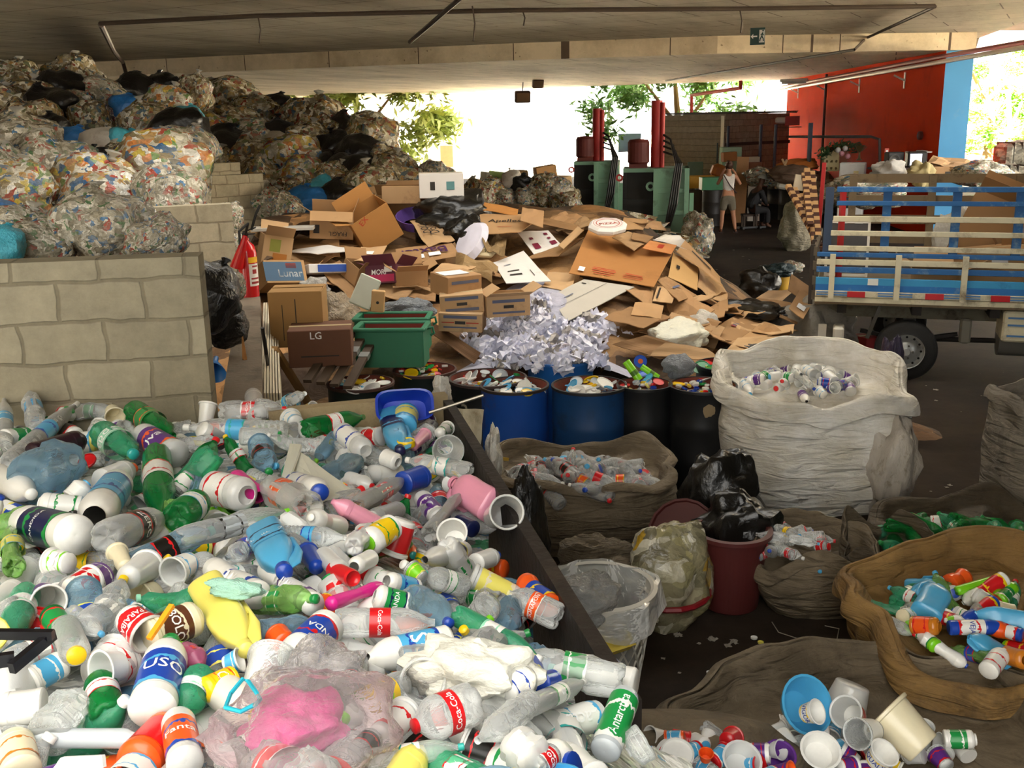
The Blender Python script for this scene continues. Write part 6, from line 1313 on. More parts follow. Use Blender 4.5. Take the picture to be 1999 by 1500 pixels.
def item(kind, P1, P2, r, body, cap, l1, l2, text, label, var=0, group=None, ti='w', flat=1, seed=0, roll=0):
    M, L = frameM(P1, P2, r)
    M = M @ RZ(roll) @ S(1, flat, 1)
    o = thing(NAME[kind], label, CATG[kind], M=M, group=group)
    bmt = bodymat(body); obj('body', umesh(kind, var), bmt, o)
    if kind == 'jug':
        if ('H', 1) not in UM: UM[('H', 1)] = MB().add(tube([(.35, 0, .86), (.75, 0, .85), (1.02, 0, .72), (1.0, 0, .55), (.8, 0, .5)], [.13]*5, 10)).mesh('handle', True)
        obj('handle', UM[('H', 1)], bmt, o)
    if cap and kind in CAPZ: obj('cap', cmesh(kind), capmat.get(cap) or mat(PAL[cap], .35, coat=.2), o)
    if l1 and kind in ZONE:
        lb_ = obj('label', lmesh(kind), labelmat(PAL.get(l1, l1), PAL.get(l2 or l1, l2), seed % 4), o)
        if text:
            v, f = text_vf(text); w_ = max(p[0] for p in v)-min(p[0] for p in v); hh = max(p[1] for p in v)-min(p[1] for p in v)
            z0, z1 = ZONE[kind]; zl = (z1-z0)*L
            ax = kind in ('dish', 'spray', 'can')
            h = min(zl*.85/w_, r*1.1/hh) if ax else min(r*1.9/w_, zl*.7/hh)
            v2 = []
            rl_ = 1.05*max([q[0] for q in PR[kind] if z0-.02 <= q[1] <= z1+.02] or [.95]) if kind not in ('tub', 'can') else 1.0*{'tub': .93, 'can': 1.05}[kind]
            for (x, y, z) in v:
                u, q = (y*h, x*h) if ax else (x*h, y*h)
                if ax: a = u/r; zq = q/L
                else: a = u/r; zq = q/L
                sg = 1 if not ax else -1
                xx, yy = -math.sin(a*sg)*rl_, math.cos(a)*rl_
                if kind == 'jug': yy = max(yy*.66, .60)
                v2.append((xx, yy, (z0+z1)/2+zq))
            obj('lettering', MB().add((v2, f)), INKS[ti], lb_)
    return o
heroes = []
def hero(line, group=None):
    q = line.split('|'); a = q[0].split(); kind = a[0]; x1, y1, x2, y2, w, dz = map(float, a[1:7]); body, cap, l1, l2 = (None if t == '-' else t for t in a[7:11]); var = int(a[11]) if len(a) > 11 else 0; ti = a[12] if len(a) > 12 else 'w'
    P1 = surf(hheap, x1, y1, .035); r = w/2*depth(P1)/F
    P1 = surf(hheap, x1, y1, max(.02, r*.75)); P2 = surf(hheap, x2, y2, max(.02, r*.75)+dz)
    if x1 > 1150: P1 = PZ(x1, y1, 1.73); P2 = PZ(x2, y2, 1.76+dz)
    if P1.z < 1.4: P1 = PZ(x1, y1, 1.64)
    if P2.z < 1.4: P2 = PZ(x2, y2, 1.64+dz)
    r = w/2*depth((P1+P2)/2)/F
    if (P2-P1).length < .02: P2 = P1+V((0, 0, .03))
    heroes.append(((x1+x2)/2, (y1+y2)/2, q[2].strip().split(' on ')[0], w, x1, y1, x2, y2))
    return item(kind, P1, P2, r, body, cap, l1, l2, q[1].strip(), q[2].strip(), var, group, ti, seed=len(heroes))
HT = '''bleach 150 1046 24 1014 76 0 w N N g 0|CANDIDA|large white bleach bottle with a dark blue label and navy cap at left
jar 228 946 182 1012 70 0 w - b B 0|CANDIDA|white bleach jar with a light blue and white label, upside down lettering
bleach 140 975 171 942 44 .06 w b - - 0||white bottle with a sky blue cap behind the blue labelled jar
jar 160 994 72 985 50 0 w - w g 0||ribbed white jar lying just above the large bleach bottle
soda 306 886 314 1010 60 -.03 g - w r 0|Guarana|upright green soda bottle with white label in the upper left heap
soda 345 1012 398 972 62 .02 g - w b 0|Leve|green bottle with white and sky blue label right of the upright green one
jar 62 888 165 858 46 0 d - - - 0||dark aubergine jar near the front block wall
water 15 905 152 788 36 0 c w b B 0||long clear water bottle with blue label pointing up right near the wall
water 8 870 8 780 34 .02 c - b w 0||ribbed water bottle with blue label at the far left edge
water 74 838 58 762 36 .05 c - b B 1||upright ribbed water bottle standing against the block wall
soda 200 848 262 888 62 0 G t e w 2|Soda|crumpled pale green bottle with a mint label in the upper left
jar 345 888 272 846 54 .0 C - v o 0|Uva|frosted bottle with a purple grape label
soda 262 803 338 852 52 0 g - g o 2||squashed green bottle below the block wall
bleach 198 940 262 914 48 0 C o - - 0||frosted bottle with an orange shoulder and red nozzle
soda 55 940 148 896 96 0 a - - - 1||huge pale blue crumpled bottle at upper left
bleach -5 930 62 966 54 0 w w - - 0||plain white bottle with a frosted cap at the left edge
soda 28 1110 22 1030 44 .02 z - y b 2||lime tinted bottle with a yellow label at the left edge
bleach 26 1152 -40 1205 48 0 w - - - 0||white rounded bottle end below the lime tinted bottle
tub 135 1100 100 1098 54 0 w - w l 0|Eco|white yogurt pot with a green printed label below the large bleach bottle
soda 205 1050 320 1010 66 0 c w k r 0|ZERO|clear cola bottle with black and red label and white cap
tub 245 1108 228 1078 40 0 n - - - 0||small golden brown pot below the black labelled cola bottle
tub 250 1128 288 1104 62 0 C - - - 0||frosted round pot lying open with a white lid inside
soda 345 1055 568 998 44 0 c l s k 1||long clear bottle with black and silver label and lime cap
tub 372 1098 336 1118 56 0 C - w b 0||frosted pot with white base left of the white detergent bottle
soda 392 1160 266 1169 48 0 G e - - 3||teal green crumpled bottle with pale mint cap
jug 402 1142 482 1272 84 0 y y - - 0||large pale yellow jug with handle in the middle of the heap
dish 506 1164 406 1104 54 0 w r w B 0|YPE|white detergent bottle with a red cap
dish 614 1182 508 1106 44 0 w - w v 0|ORTRILO|slim white detergent bottle with a purple and orange label
jug 516 1036 556 1118 82 0 b B b N 0|Comfort|sky blue softener jug with a dark panel in the middle
water 508 1052 438 1092 40 0 c - B r 1|VEJA|clear bottle with a red and blue cleaner label
water 545 1046 676 1050 42 0 c - b B 0||ribbed clear bottle with a light blue label right of the blue jug
soda 604 992 516 944 62 0 c - o C 1||clear bottle with an orange tinted label in the upper middle
jar 572 944 626 962 52 .03 w B w B 0||white bottle showing a round royal blue cap
soda 596 838 712 814 40 0 g - w r 0|Tonica|green bottle with white label along the back of the heap
jar 470 852 549 853 36 0 c g - - 0||clear jar with a round green lid facing the front
jar 502 812 493 768 36 .05 C w - - 0||small jar with a thick white screw lid by the low wall
water 558 842 358 835 42 0 c w b t 0||long clear bottle with a blue square label lying level at the back
soda 430 806 560 800 42 0 c r r w 1|Coca-Cola|clear bottle with a red cola label behind the blue labelled one
water 542 802 596 768 36 .02 c - b y 2||small ribbed bottle poking up near the wooden posts
jar 462 934 508 972 38 0 m - - - 0||magenta jar in the upper middle
jar 416 952 484 968 68 0 C - w r 0|INGREDIENTES|wide frosted jar with a white ingredients label
soda 574 892 556 940 28 0 G - w b 0||small mint bottle lying on the frosted sheet
soda 636 936 708 896 46 0 a s - - 1||pale blue clear bottle right of the small mint bottle
jug 760 808 782 882 52 0 b N N b 0||steel blue softener jug with a dark panel near the blue basin
bleach 788 834 796 798 50 .02 b - y b 0||light blue bottle right below the blue basin
jar 668 844 716 882 42 0 C - w B 0||frosted white jar with a blue square label near the green bottle
lid 793 872 790 866 36 .02 Y - - - 0|Delicia|yellow oval margarine lid near the steel blue jug
tub 806 872 830 848 26 0 p - - - 0||small rose coloured cup near the bin wall
bowl 868 872 875 880 58 .06 c - - - 0||clear dome bowl against the bin wall
tub 858 846 874 836 28 0 w - w g 0||small white cup near the bin wall top
soda 920 922 792 898 38 0 c w w t 0||clear bottle with yellow and white labels lying beside the bin wall
jar 750 892 778 904 34 0 w - - - 0||plain white square jar left of the yellow labelled bottle
soda 678 936 728 950 34 0 C r - - 0||frosted bottle with a bright red cap
soda 694 992 792 934 36 0 c - r n 1|Kuat|clear bottle with a red and cream label
jug 700 992 706 958 26 0 O - - - 0||ochre plastic handle piece in the middle right
jar 734 1010 782 994 36 0 c w - - 0||clear bottle with a big round white lid
jar 786 944 832 928 46 0 B - - - 0||royal blue squashed jar on the right of the heap
jar 858 1014 820 968 38 0 C - v w 0||frosted jar with a purple and white label
jug 962 990 884 942 74 0 p p - - 0||big translucent pink jug beside the bin wall
tub 965 1010 990 1000 62 .02 C - - - 0||large clear tub ring against the bin wall
soda 838 1044 902 964 38 0 c - - - 2||clear unlabelled bottle left of the pink jug
tub 888 1056 882 1040 56 .04 w - y w 0||white two part tray with yellow print
jar 925 1034 890 1018 34 0 N - - - 0||navy jar below the pink jug
bleach 905 1076 826 1094 42 0 w - N y 0|CANDIDA|white bleach bottle with a navy and yellow label on the right
bleach 928 1100 972 1084 38 0 w B - - 0||white bottle with a royal blue cap near the bin wall
soda 908 1146 826 1120 46 0 c t w g 0|CRYSTAL|clear water bottle with a white label and teal cap
tub 1010 1165 920 1125 50 0 C - y n 0||long clear square box right of the crystal bottle
dish 1078 1186 1018 1130 46 0 o - B Y 0||orange red detergent bottle against the bin wall
jar 796 1182 728 1164 50 0 w - g N 0|VANDA|white jar with green and navy stripes right of the pink bottle
dish 644 1180 750 1142 28 0 m w - w 0||slim magenta bottle with a white tip
jar 812 1150 752 1134 40 0 w - b B 0||white and blue printed box above the striped jar
soda 806 1166 878 1218 60 0 a B - - 1||pale blue crumpled bottle with navy cap
soda 654 1216 852 1216 58 0 c - r r 0|Coca-Cola|big clear bottle with a red cola label in the centre
bleach 878 1252 706 1290 66 0 w - b B 0|OS|large white bottle with a bright blue label and barcode
soda 890 1200 1058 1290 46 0 G w w e 0|Tonica|long green bottle with white label and pale cap
soda 1092 1206 990 1158 56 0 c - o w 0|SONAFON|clear bottle with a bright orange and white label
tub 990 1352 1022 1326 60 .02 w - w B 0|Yogurte|white tub lying with its rim facing the front
lid 1022 1332 1018 1328 60 .03 w - - - 0||round white lid with pale blue script
jar 1056 1334 1084 1326 40 0 B - - - 0||short royal blue cap jar beside the white lid
soda 925 1372 806 1420 88 .0 c r r r 0|Coca-Cola|large clear bottle with red cola label, its red cap facing down left
dish 1168 1398 1022 1424 62 .02 C - w b 0|Lacta|frosted bottle with blue print beside the green can
can 1180 1470 1222 1358 58 0 s - g w 0|Antarctica|tall green drink can at the front right corner
soda 1262 1446 1225 1470 74 -.05 c - - - 0||clear bottle with its ribbed base facing the camera
soda 1030 1382 1142 1330 40 0 c w w g 0|RBS|clear bottle with green and white label and white cap near the bin end
water 1038 1368 930 1448 54 0 c - - - 1||wide clear ribbed bottle near the front right
soda 712 1486 906 1458 44 0 c t w t 0||clear bottle with white label and teal cap at the lower edge
jar 362 1492 346 1398 68 0 C - o B 0|Fanta|frosted bottle with a bright orange label at the lower left
bleach 296 1388 334 1250 88 0 w g B b 0|USO|big white bottle with a large blue text label and green cap
bleach 88 1378 -20 1392 72 0 w - - - 0||big white bottle end facing the front at lower left
soda 212 1400 190 1312 66 .0 g - w r 0||green bottle showing its domed base at lower left
spray 58 1442 278 1442 38 0 s s - - 0||long silver blue spray can at the lower left
soda 396 1318 352 1396 68 -.02 G - w e 0|Splash|mint green bottle with white script label
jar 455 1325 392 1352 52 0 Y - Y o 0|HO|yellow labelled bottle behind the turquoise hanger
bleach 640 1222 550 1306 76 0 w - B r 0|VINDA|large white bottle with blue and red printed panel
soda 660 1372 716 1280 46 .04 c k k r 0|zero|small clear cola bottle with black label and black cap
soda 425 1490 560 1428 60 0 c - w k 0|Cristal|clear bottle with white label and black curve at the lower middle
jar 672 1396 796 1330 60 0 c - Y l 0|ABA|clear jar with a yellow and green label
bleach 42 1510 24 1430 74 0 n - n O 0||cream flat bottle with an orange square at the bottom left corner
jar 128 1226 150 1282 58 .04 c Y - - 0||clear bottle with a yellow cap facing the front
tub 235 1300 195 1310 74 .02 C - - - 0||square frosted box at the left
soda 140 1196 200 1240 36 .02 c b - - 0||clear bottle with a light blue cap
jar 102 1202 132 1250 50 0 g - g r 0||dark green labelled jar at the left
soda 52 1160 22 1240 60 0 G - w e 0|Schin|teal bottle with a white and red printed label at the left edge
jar 290 1244 392 1202 72 0 n - u n 0|BOLO|brown and cream biscuit tub beside the yellow jug
tub 248 1205 292 1240 74 0 C - r w 0|PARAIBA|stacked clear cups with red and white print
tub 84 1160 96 1176 62 0 w - v w 0||white tub with a purple rim at the left
soda 170 1228 240 1170 60 0 c - w c 1||crumpled clear bottle with a white triangular label
water 95 1440 165 1360 88 -.02 c - - - 1||big clear ribbed jug at the lower left
jar 60 1330 130 1290 54 0 w - b w 0||white box with pale blue print at the left
tub 640 1418 705 1390 50 0 C - - - 0||clear ribbed box right of the pink film bag
tub 740 1440 792 1392 66 0 C - w r 0||frosted tray tilted left of the large cola bottle
jar 700 1470 730 1440 50 0 c - k r 0||clear bottle with a black label band at the lower middle
jar 1045 1500 1080 1470 50 0 c - r w 0|Coca|red labelled bottle at the bottom edge
soda 1000 1450 1060 1500 80 0 C - - - 1||frosted dented bottle at the bottom edge
tub 618 1108 600 1078 40 0 B - - - 0||royal blue soft drink pot in the middle
can 650 1112 690 1130 34 0 r - - - 0||red square cap box in the middle
jar 632 1085 668 1120 40 0 C - - - 0||frosted bottle with rounded end above the red box
soda 690 1068 726 1030 40 0 C - o B 1||frosted bottle with an orange and blue tint
jar 724 1090 690 1108 36 0 w - - - 0||small plain white cup right of the red box
soda 725 1040 800 1030 36 0 z - l g 1||light green bottle with a lime label on the right
tub 826 1130 802 1110 36 0 c - l y 0||lime printed small bottle above the crystal bottle
jar 540 1240 560 1262 50 0 o r - - 0||orange pot with a red screw cap right of the yellow jug
soda 498 1238 612 1214 54 0 a - - - 2||grey blue crumpled bottle above the white panel bottle
soda 358 1272 395 1300 44 0 P - r r 1||pinkish bottle with a red label right of the blue label bottle
tub 440 1300 470 1288 46 .01 w - b w 0||white lid with pale blue print below the yellow jug cap'''
for ln in HT.split('\n'): hero(ln, None)
# small extras on the heap
def onh(px, py, l=0): return surf(hheap, px, py, l)
tg(obj('frosted_sheet', MB().add(patch([onh(566, 866, .08), onh(688, 958, .06), onh(610, 985, .03), onh(545, 950, .04)], 6, 6, .01, .01, 3)), film('dcdccc', .62, .3, .1, 4)), 'frosted rectangular plastic sheet in the upper middle of the heap', 'plastic sheet')
tg(obj('frosted_sheet', MB().add(patch([onh(566, 866, .08), onh(588, 868, .1), onh(560, 948, .06), onh(545, 950, .04)], 3, 3, .01, .0, 3)), film('dcdccc', .62, .3, .1, 4)), 'narrow upturned rim beside the frosted plastic sheet', 'plastic sheet')
tg(obj('orange_strip', MB().add(bar(onh(291, 1248, .07), onh(336, 1182, .11), .012, .008)), mat('f09a1c', .4)), 'thin orange plastic strip above the biscuit tub', 'strip')
o = thing('black_handle', 'black angled metal handle jutting in from the left edge', 'handle', onh(60, 1260, .12)); L0 = onh(60, 1260, .12)
mb = MB()
for a, b, w_ in (((-30, 1238), (104, 1240), .018), ((104, 1238), (22, 1306), .022), ((-30, 1294), (28, 1286), .025)): mb.add(bar(onh(*a, .14)-L0, onh(*b, .14)-L0, .014, w_))
obj('handle_bars', mb, mat('0c0b10', .35), o)
crump('crumpled white grocery bag lying on the front of the heap', onh(925, 1308, .04), .125, .075, .06, mat('dddcd0', .35, bump=.35, bs=6), 101, -10)
crump('pale end of a film bag left of the white grocery bag', onh(840, 1318, .03), .06, .035, .035, wfl, 102, -10)
crump('vivid pink cloth inside a clear film bag at the lower middle', onh(575, 1420, .03), .085, .09, .05, mat('e0409c', .5, bump=.4, bs=5), 103, 20)
crump('large clear film bag around the pink cloth', onh(600, 1420, .05), .155, .15, .075, film('ece4e4', .08, .08, .3, 4), 104, 20)
crump('clear crumpled film bag above the pink cloth', onh(628, 1330, .05), .09, .08, .07, film('e8e4e4', .2, .08, .35, 4), 105, 20)
tg(obj('hanger', MB().add(tube([onh(*p, .1) for p in ((440, 1382), (450, 1355), (474, 1326), (484, 1330), (500, 1352), (508, 1366))], .004, 6)).add(tube([onh(*p, .1) for p in ((440, 1382), (470, 1390), (500, 1375), (508, 1366))], .004, 6)), mat('28b0c8', .4)), 'small turquoise plastic hanger on the lower heap', 'hanger')
tg(obj('gum_pack', MB().add(patch([onh(104, 1500, .09), onh(200, 1500, .09), onh(198, 1476, .1), onh(118, 1480, .1)], 3, 3, .01, .004, 1)), mat('f0eeee', .4)), 'white card with coloured dots at the bottom left edge', 'card')
for i, (x, y, c) in enumerate(((150, 1490, 'e0c83c'), (166, 1486, 'e078a8'), (182, 1494, 'e0483c'), (134, 1494, '3c6cc0'))):
    pass
crump('crumpled mint film torn over the yellow jug', onh(458, 1150, .09), .07, .03, .02, mat('a8d8c4', .35, bump=.6, bs=12), 106, -20)
# basin, rod, chair back
P = PZ(790, 792, 1.68)
o = thing('blue_basin', 'royal blue plastic basin lying on its side in the bin back corner', 'basin', M=Matrix.Translation(P) @ RZ(8) @ RX(52))
bb = mat('1838a8', .35, coat=.3)
fnb = lambda p, a: (p[0]*1.25/((abs(math.cos(a))**4+abs(math.sin(a))**4)**.25), p[1]*.75/((abs(math.cos(a))**4+abs(math.sin(a))**4)**.25), p[2])
obj('body', MB().add(lathe([(0, -.1), (.07, -.1), (.085, -.08), (.1, .0), (.108, 0), (.108, .008), (.098, .006), (.08, -.085), (0, -.092)], 36, fnb)).mesh('body', True), bb, o)
tg(obj('metal_rod', MB().add(tube([PZ(838, 806, 1.66), PZ(944, 772, 1.74)], .008)), mat('8d877c', .35, metal=.8)), 'thin grey metal rod leaning out over the bin corner', 'rod')
P = PZ(915, 870, 1.0); Q = [PD(868, 796, 6.0), PD(935, 792, 6.1), PD(948, 880, 5.9), PD(900, 940, 5.7)]
tg(obj('chair_back', MB().add(patch([PD(940, 915, 6.0), PD(880, 880, 5.85), PD(872, 795, 6.0), PD(944, 800, 6.15)], 8, 8, .02, .04, 2)), mat('c8c0a8', .5, dirt=.25, dc='8a7c60')), 'old cream plastic chair back standing behind the bin wall', 'chair')
tg(obj('yellow_ribbon', MB().add(bar(PD(950, 892, 6.2), PD(985, 896, 6.4), .06, .02)), mat('b8962c', .6)), 'yellow strip under the cream chair back', 'strip')
crump('silvery clear film snagged on the bin corner', PZ(862, 772, 1.6), .05, .06, .1, wfl, 107)
crump('clear film hanging on the outside of the bin wall', PZ(930, 890, 1.45)+wn*.08, .04, .18, .12, wfl, 108)
o = thing('funnel', 'blue plastic funnel beside the low wall', 'funnel', M=Matrix.Translation(PZ(414, 728, 1.45)) @ RX(-60)); obj('funnel_cone', MB().add(lathe([(.09, 0), (.05, .06), (.02, .09), (.015, .14)], 20)).mesh('funnel_cone', True), mat('2a78c8', .35), o)
# ---- loose containers filling the rest
rf = random.Random(99); pts = []; used = {}
DIRS = ['lying left', 'lying right', 'pointing away', 'pointing to the front']
SP = {'c': 'clear', 'C': 'frosted', 'g': 'green', 'G': 'mint green', 'a': 'pale blue', 'w': 'white', 'y': 'pale yellow', 'b': 'sky blue', 'B': 'royal blue', 'o': 'orange', 'r': 'red', 'p': 'pink', 'm': 'magenta', 'v': 'purple', 'l': 'lime', 'n': 'cream', 't': 'teal', 'z': 'light lime', 'k': 'black', 'P': 'pink tinted', 'A': 'amber'}
CNT = {}
tries = 0
while tries < 16000 and len(pts) < 620:
    tries += 1
    y = rf.uniform(1.25, 5.1); x = rf.uniform(-3, .95)
    if wdist(x, y) < (.08 if y > 2.6 else .13): continue
    P = V((x, y, hheap(x, y))); px, py = proj(P)
    if not (-60 < px < 1420 and 742 < py < 1570): continue
    if (px < 410 and py < 775) or (px > 1130 and py > 1330): continue
    sp_ = .052+.018*y
    if any((x-a)**2+(y-b)**2 < sp_*sp_ for a, b in pts): continue
    pts.append((x, y))
    cover = any(((h[4]+(h[6]-h[4])*t-px)**2+(h[5]+(h[7]-h[5])*t-py)**2) < (h[3]*.62)**2 for h in heroes for t in (.1, .35, .6, .9))
    kind = rf.choices(['soda', 'water', 'jar', 'bleach', 'dish', 'tub', 'lid'], [40, 16, 12, 6, 5, 16, 3])[0]
    if CNT.get(kind, 0) > 270: kind = 'jar'
    CNT[kind] = CNT.get(kind, 0)+1
    if kind in ('soda', 'water'): body = rf.choice('cccccccccggGaCCz' if kind == 'soda' else 'cccccaac'); Lr = rf.uniform(.2, .31); r = Lr*rf.uniform(.145, .17)
    elif kind in ('bleach', 'dish'): body = rf.choice('wwwwCCybop'); Lr = rf.uniform(.17, .25); r = Lr*.17
    elif kind == 'jar': body = rf.choice('CCcwwwnoBryl'); Lr = rf.uniform(.1, .16); r = Lr*.33
    elif kind == 'tub': body = rf.choice('wwwCCcnCw'); Lr = rf.uniform(.06, .11); r = rf.uniform(.035, .055)
    else: body = rf.choice('wwyrBb'); Lr = .012; r = rf.uniform(.035, .055)
    cap = rf.choice(['w', 'r', 'B', 'b', 'g', 'Y', 't', None, None, 'w', 'l', 'k']); l1 = l2 = None
    if rf.random() < .62 and kind not in ('lid',):
        l1, l2 = rf.choice([('b', 'w'), ('r', 'w'), ('w', 'g'), ('w', 'b'), ('B', 'y'), ('k', 'r'), ('w', 'r'), ('v', 'w'), ('o', 'Y'), ('Y', 'g'), ('w', 't'), ('g', 'w'), ('r', 'r')])
    a = rf.uniform(0, 6.283); el = rf.uniform(-.35, .35) if rf.random() < .8 else rf.uniform(.5, 1.1)*rf.choice([-1, 1])
    D = V((math.cos(a)*math.cos(el), math.sin(a)*math.cos(el), math.sin(el)))
    up = rf.uniform(-.05, .0) if cover else rf.uniform(-.02, .03)
    if cover: up -= .03
    if kind == 'lid': D = V((rf.uniform(-.5, .5), rf.uniform(-.9, .1), 1)).normalized(); up += .02
    Pc = P+V((0, 0, up-.0)); P1 = Pc-D*Lr/2; P2 = Pc+D*Lr/2
    q = RM.transposed() @ D; an = math.degrees(math.atan2(q.y, q.x)); dr = DIRS[1] if abs(an) < 45 else DIRS[0] if abs(an) > 135 else DIRS[2] if an > 0 else DIRS[3]
    nh = min(heroes, key=lambda h: (h[0]-px)**2+(h[1]-py)**2); dx, dy = px-nh[0], py-nh[1]
    rel = ('right of' if dx > 0 else 'left of') if abs(dx) > abs(dy) else ('in front of' if dy > 0 else 'behind')
    nm = ' '.join(nh[2].split()[:7])
    while nm.split()[-1] in ('a', 'and', 'with', 'the', 'in', 'at', 'of', 'its', 'showing', 'below', 'right', 'left', 'near', 'by', 'behind', 'facing', 'long', 'dark', 'above'): nm = ' '.join(nm.split()[:-1])
    lb_ = '%s %s%s %s the %s' % (SP[body], {'soda': 'soda bottle', 'water': 'ribbed bottle', 'jar': 'jar', 'bleach': 'round bottle', 'dish': 'slim bottle', 'tub': 'open pot', 'lid': 'flat lid'}[kind], (' with %s label' % SP.get(l1, 'printed')) if l1 else '', rel, nm)
    if lb_ in used: lb_ = lb_.replace(' '+rel, ', '+dr+', '+rel)
    used[lb_] = 1
    item(kind, P1, P2, r, body, cap, l1, l2, '', lb_, rf.choice([0, 1, 1, 2, 3]) if kind in ('soda', 'water') else rf.choice([0, 1]), {'soda': 'soda bottles', 'water': 'ribbed bottles', 'jar': 'jars', 'bleach': 'round bottles', 'dish': 'slim bottles', 'tub': 'pots', 'lid': 'lids'}[kind]+' in the plastic heap', seed=tries, roll=rf.uniform(-90, 90))
# ---- contents of the sacks
def fill(cx, cy, zc, rx, ry, n, kinds, where_, group, sd, Lm=.26, labs=(('r', 'w'),), caps=('r',), dome=.1, lp=.5):
    r_ = random.Random(sd); c = PZ(cx, cy, zc); used2 = {}
    k = 0; t = 0; got = []
    while k < n and t < 4000:
        t += 1
        u, w = r_.uniform(-1, 1), r_.uniform(-1, 1)
        if u*u+w*w > 1: continue
        if any(((u-a)*rx)**2+((w-b)*ry)**2 < .065**2 for a, b in got): continue
        got.append((u, w)); k += 1
        kind, body = r_.choice(kinds); Lr = Lm*r_.uniform(.8, 1.1)*(1 if kind in ('soda', 'water', 'bleach', 'dish', 'jug') else .4); rr = Lr*.155 if kind not in ('tub', 'lid', 'bowl', 'jar') else Lr*.5
        if kind == 'jug': rr = Lr*.27
        if kind == 'jar': rr = Lr*.4
        a = r_.uniform(0, 6.28); el = r_.uniform(-.4, .5); D = V((math.cos(a)*math.cos(el), math.sin(a)*math.cos(el), math.sin(el)))
        P = c+V((u*rx, w*ry, dome*(1-u*u-w*w)+r_.uniform(-.02, .03)))
        l1, l2 = r_.choice(labs) if r_.random() < lp else (None, None)
        hz = 'left' if u < -.33 else 'right' if u > .33 else 'middle'; vt = 'back' if w > .33 else 'front' if w < -.33 else 'centre'
        lb_ = '%s %s%s at the %s %s of the %s' % (SP[body], {'soda': 'bottle', 'water': 'ribbed bottle', 'jar': 'jar', 'bleach': 'round bottle', 'dish': 'slim bottle', 'tub': 'pot', 'lid': 'lid', 'jug': 'jug', 'bowl': 'bowl'}[kind], (' with %s label' % SP.get(l1)) if l1 else '', vt, hz, where_)
        item(kind, P-D*Lr/2, P+D*Lr/2, rr, body, r_.choice(caps), l1, l2, '', lb_, r_.choice([0, 1, 2]) if kind in ('soda', 'water') else 0, group, seed=k, roll=r_.uniform(-60, 60))
cc = ['w', 'r', 'b', None, 'B']
fill(1130, 938, .5, .50, .30, 54, [('soda', 'c')]*6+[('water', 'c')]*2+[('jar', 'c')], 'brown bottle sack', 'bottles in the brown sack', 1, .32, (('r', 'w'), ('r', 'r'), ('b', 'w'), ('o', 'Y'), ('k', 'r')), cc)
fill(1560, 752, .84, .48, .36, 40, [('jar', 'w'), ('jar', 'C'), ('tub', 'w'), ('tub', 'C'), ('bleach', 'w'), ('soda', 'c')], 'huge white sack', 'containers in the white sack', 2, .26, (('w', 'b'), ('g', 'w'), ('v', 'w'), ('B', 'r')), cc)
fill(1550, 1075, .38, .22, .2, 16, [('soda', 'c'), ('water', 'c'), ('jar', 'c')], 'slumped sack', 'bottles in the slumped sack', 3, .22, (('Y', 'k'), ('r', 'w')), cc)
fill(1885, 1065, .30, .5, .3, 34, [('soda', 'g')]*4+[('soda', 'G')], 'green bottle sack', 'green bottles in the dark sack', 4, .31, (('w', 'r'), ('w', 'g')), ['g', None], lp=.35)
fill(1920, 1215, .42, .52, .38, 44, [('soda', 'c'), ('dish', 'w'), ('bleach', 'w'), ('jar', 'n'), ('soda', 'z'), ('dish', 'o'), ('jug', 'b'), ('soda', 'G'), ('jar', 'C'), ('water', 'c'), ('dish', 'B'), ('dish', 'l')], 'yellow brown sack', 'bottles in the yellow brown sack', 5, .26, (('B', 'r'), ('w', 'g'), ('w', 'r'), ('r', 'Y')), cc)
fill(1640, 1475, .28, .55, .3, 52, [('tub', 'C'), ('tub', 'w'), ('tub', 'c'), ('bowl', 'C'), ('bowl', 'w'), ('lid', 'w'), ('jar', 'C')], 'corner tub sack', 'tubs in the corner sack', 6, .24, (('b', 'w'), ('v', 'r'), ('Y', 'b')), cc, dome=.06)
fill(1330, 1500, .5, .42, .22, 34, [('tub', 'C'), ('tub', 'w'), ('lid', 'w'), ('jar', 'w'), ('tub', 'o'), ('bowl', 'c'), ('soda', 'c'), ('tub', 'r')], 'tub pile at the bottom edge', 'tubs at the bottom edge', 7, .2, (('b', 'w'), ('v', 'r')), cc, dome=.05)
tag(obj('tub_heap_base', MB().add(blob(77, 30, 20, .1, 2), Matrix.Translation(PZ(1330, 1530, .25)) @ S(.55, .33, .27)).mesh('tub_heap_base', True), smg), 'grey sack under the tubs at the bottom edge', 'sack')
def it(kind, P, D, Lr, r, body, cap, l1, l2, text, label, var=0, ti='w'): D = V(D).normalized(); return item(kind, P-D*Lr/2, P+D*Lr/2, r, body, cap, l1, l2, text, label, var, None, ti)
# named pieces in the sacks
it('bowl', PZ(1563, 1378, .50), (.35, -.75, .55), .1, .118, 'b', None, None, None, '', 'sky blue basin tipped on its side in the corner sack')
it('tub', PZ(1583, 1392, .56), (.4, -.4, .35), .07, .048, 'w', None, 'w', 'Y', 'VIGOR', 'square white margarine tub sitting inside the sky blue basin', 0, 'b')
it('tub', PZ(1765, 1425, .46), (-.55, .55, .45), .2, .105, 'n', None, None, None, '', 'big cream plastic bucket lying on its side in the corner sack')
it('tub', PZ(1655, 1365, .40), (-.3, -.2, -.8), .14, .1, 'C', None, None, None, '', 'large frosted square container upside down at the sack back')
it('tub', PZ(1660, 1395, .48), (-.5, -.5, .5), .12, .065, 'C', None, 'r', 'w', '', 'clear round pot with red print between basin and bucket')
it('tub', PZ(1690, 1430, .5), (-.6, -.5, .25), .14, .06, 'c', None, 'w', 'w', '', 'clear cup with white bottom in front of the cream bucket')
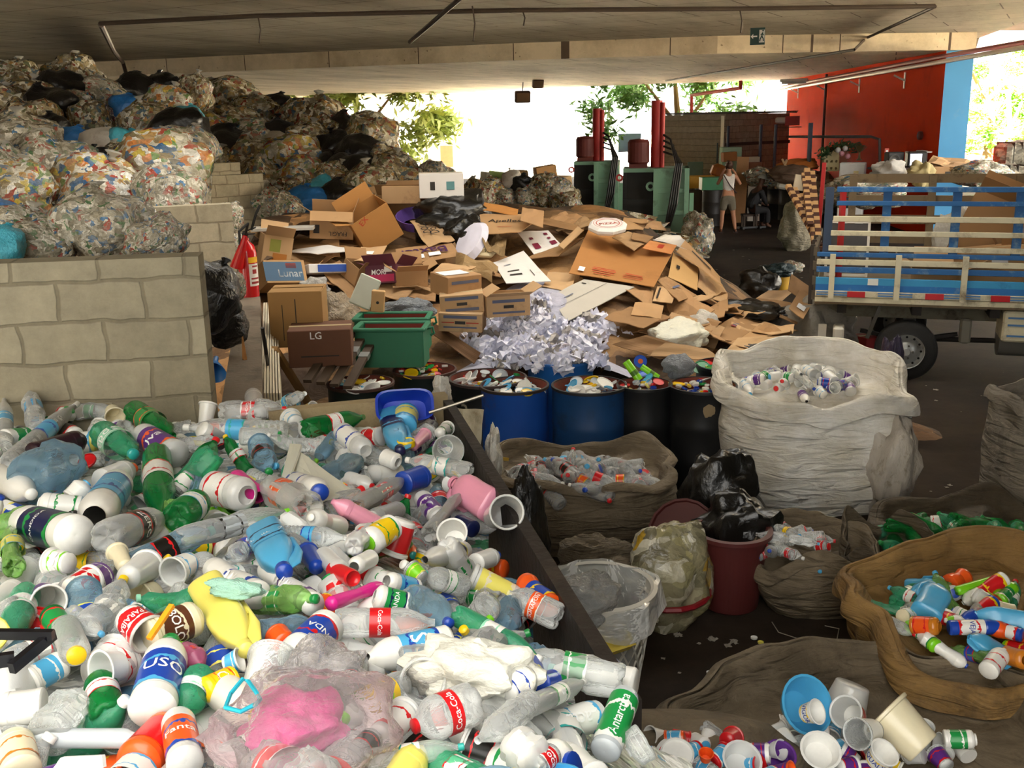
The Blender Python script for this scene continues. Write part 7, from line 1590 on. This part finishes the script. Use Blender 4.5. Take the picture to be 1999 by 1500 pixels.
it('tub', PZ(1600, 1470, .46), (0, -.5, .8), .05, .075, 'w', None, None, None, '', 'round white pot with a deep rim at the front of the corner sack')
it('tub', PZ(1718, 1478, .46), (.3, -.4, .8), .08, .055, 'w', None, 'w', 'Y', 'QUALY', 'square white tub with palm print at the sack front', 0, 'b')
it('jar', PZ(1874, 1444, .36), (.9, -.2, .1), .13, .04, 'w', 'w', 'g', 'w', '', 'small green labelled jar on the fold of the sack')
it('lid', PZ(1322, 1472, .62), (.0, -.45, .9), .015, .064, 'w', None, None, None, '', 'round white tub lid at the bottom edge beside clear bottle')
it('tub', PZ(1378, 1477, .62), (.0, -.3, .9), .04, .026, 'o', None, None, None, '', 'small orange cap cup at the bottom edge')
it('tub', PZ(1445, 1490, .56), (.1, -.5, .8), .07, .07, 'C', None, None, None, '', 'wide clear round tub at the bottom edge')
it('tub', PZ(1520, 1480, .5), (.0, -.5, .8), .05, .06, 'v', None, 'v', 'r', 'Sol', 'purple labelled pot at the bottom edge')
it('jug', PZ(1822, 1172, .52), (.55, .75, .15), .3, .085, 'b', None, None, None, '', 'large blue plastic jug at the left of the yellow brown sack')
it('dish', PZ(1872, 1133, .5), (.6, .3, .1), .14, .055, 'o', None, None, None, '', 'orange red container behind the large blue jug')
it('can', PZ(1912, 1142, .54), (.95, .25, .12), .28, .026, 'l', None, None, None, '', 'bright green plastic tube lying across the back of the yellow brown sack')
it('dish', PZ(1965, 1160, .52), (.6, .6, .1), .2, .04, 'l', None, 'g', 'w', '', 'lime green labelled bottle at the right of yellow brown sack')
it('jug', PZ(1960, 1208, .54), (-.9, .3, .05), .3, .06, 'b', None, None, None, '', 'turquoise jug lying across the right of yellow brown sack')
it('bleach', PZ(1910, 1225, .52), (.95, -.1, .05), .28, .037, 'B', 'r', 'w', 'r', 'VEJA', 'navy cleaner bottle with red cap in the yellow brown sack', 0, 'b')
it('jar', PZ(1808, 1222, .5), (.6, -.5, .2), .14, .045, 'O', None, 'o', 'r', '', 'amber jar at the left front of yellow brown sack')
it('jar', PZ(1985, 1285, .48), (.2, -.9, .3), .14, .045, 'O', None, None, None, '', 'orange tan jar at the right front of yellow brown sack')
it('bleach', PZ(1945, 1290, .48), (.5, .5, .1), .2, .045, 'w', None, 'w', 'r', '', 'white bottle with small print at the front of yellow brown sack')
print('OBJECTS', len(bpy.data.objects), 'fill', len(pts), 'papers', pcnt)
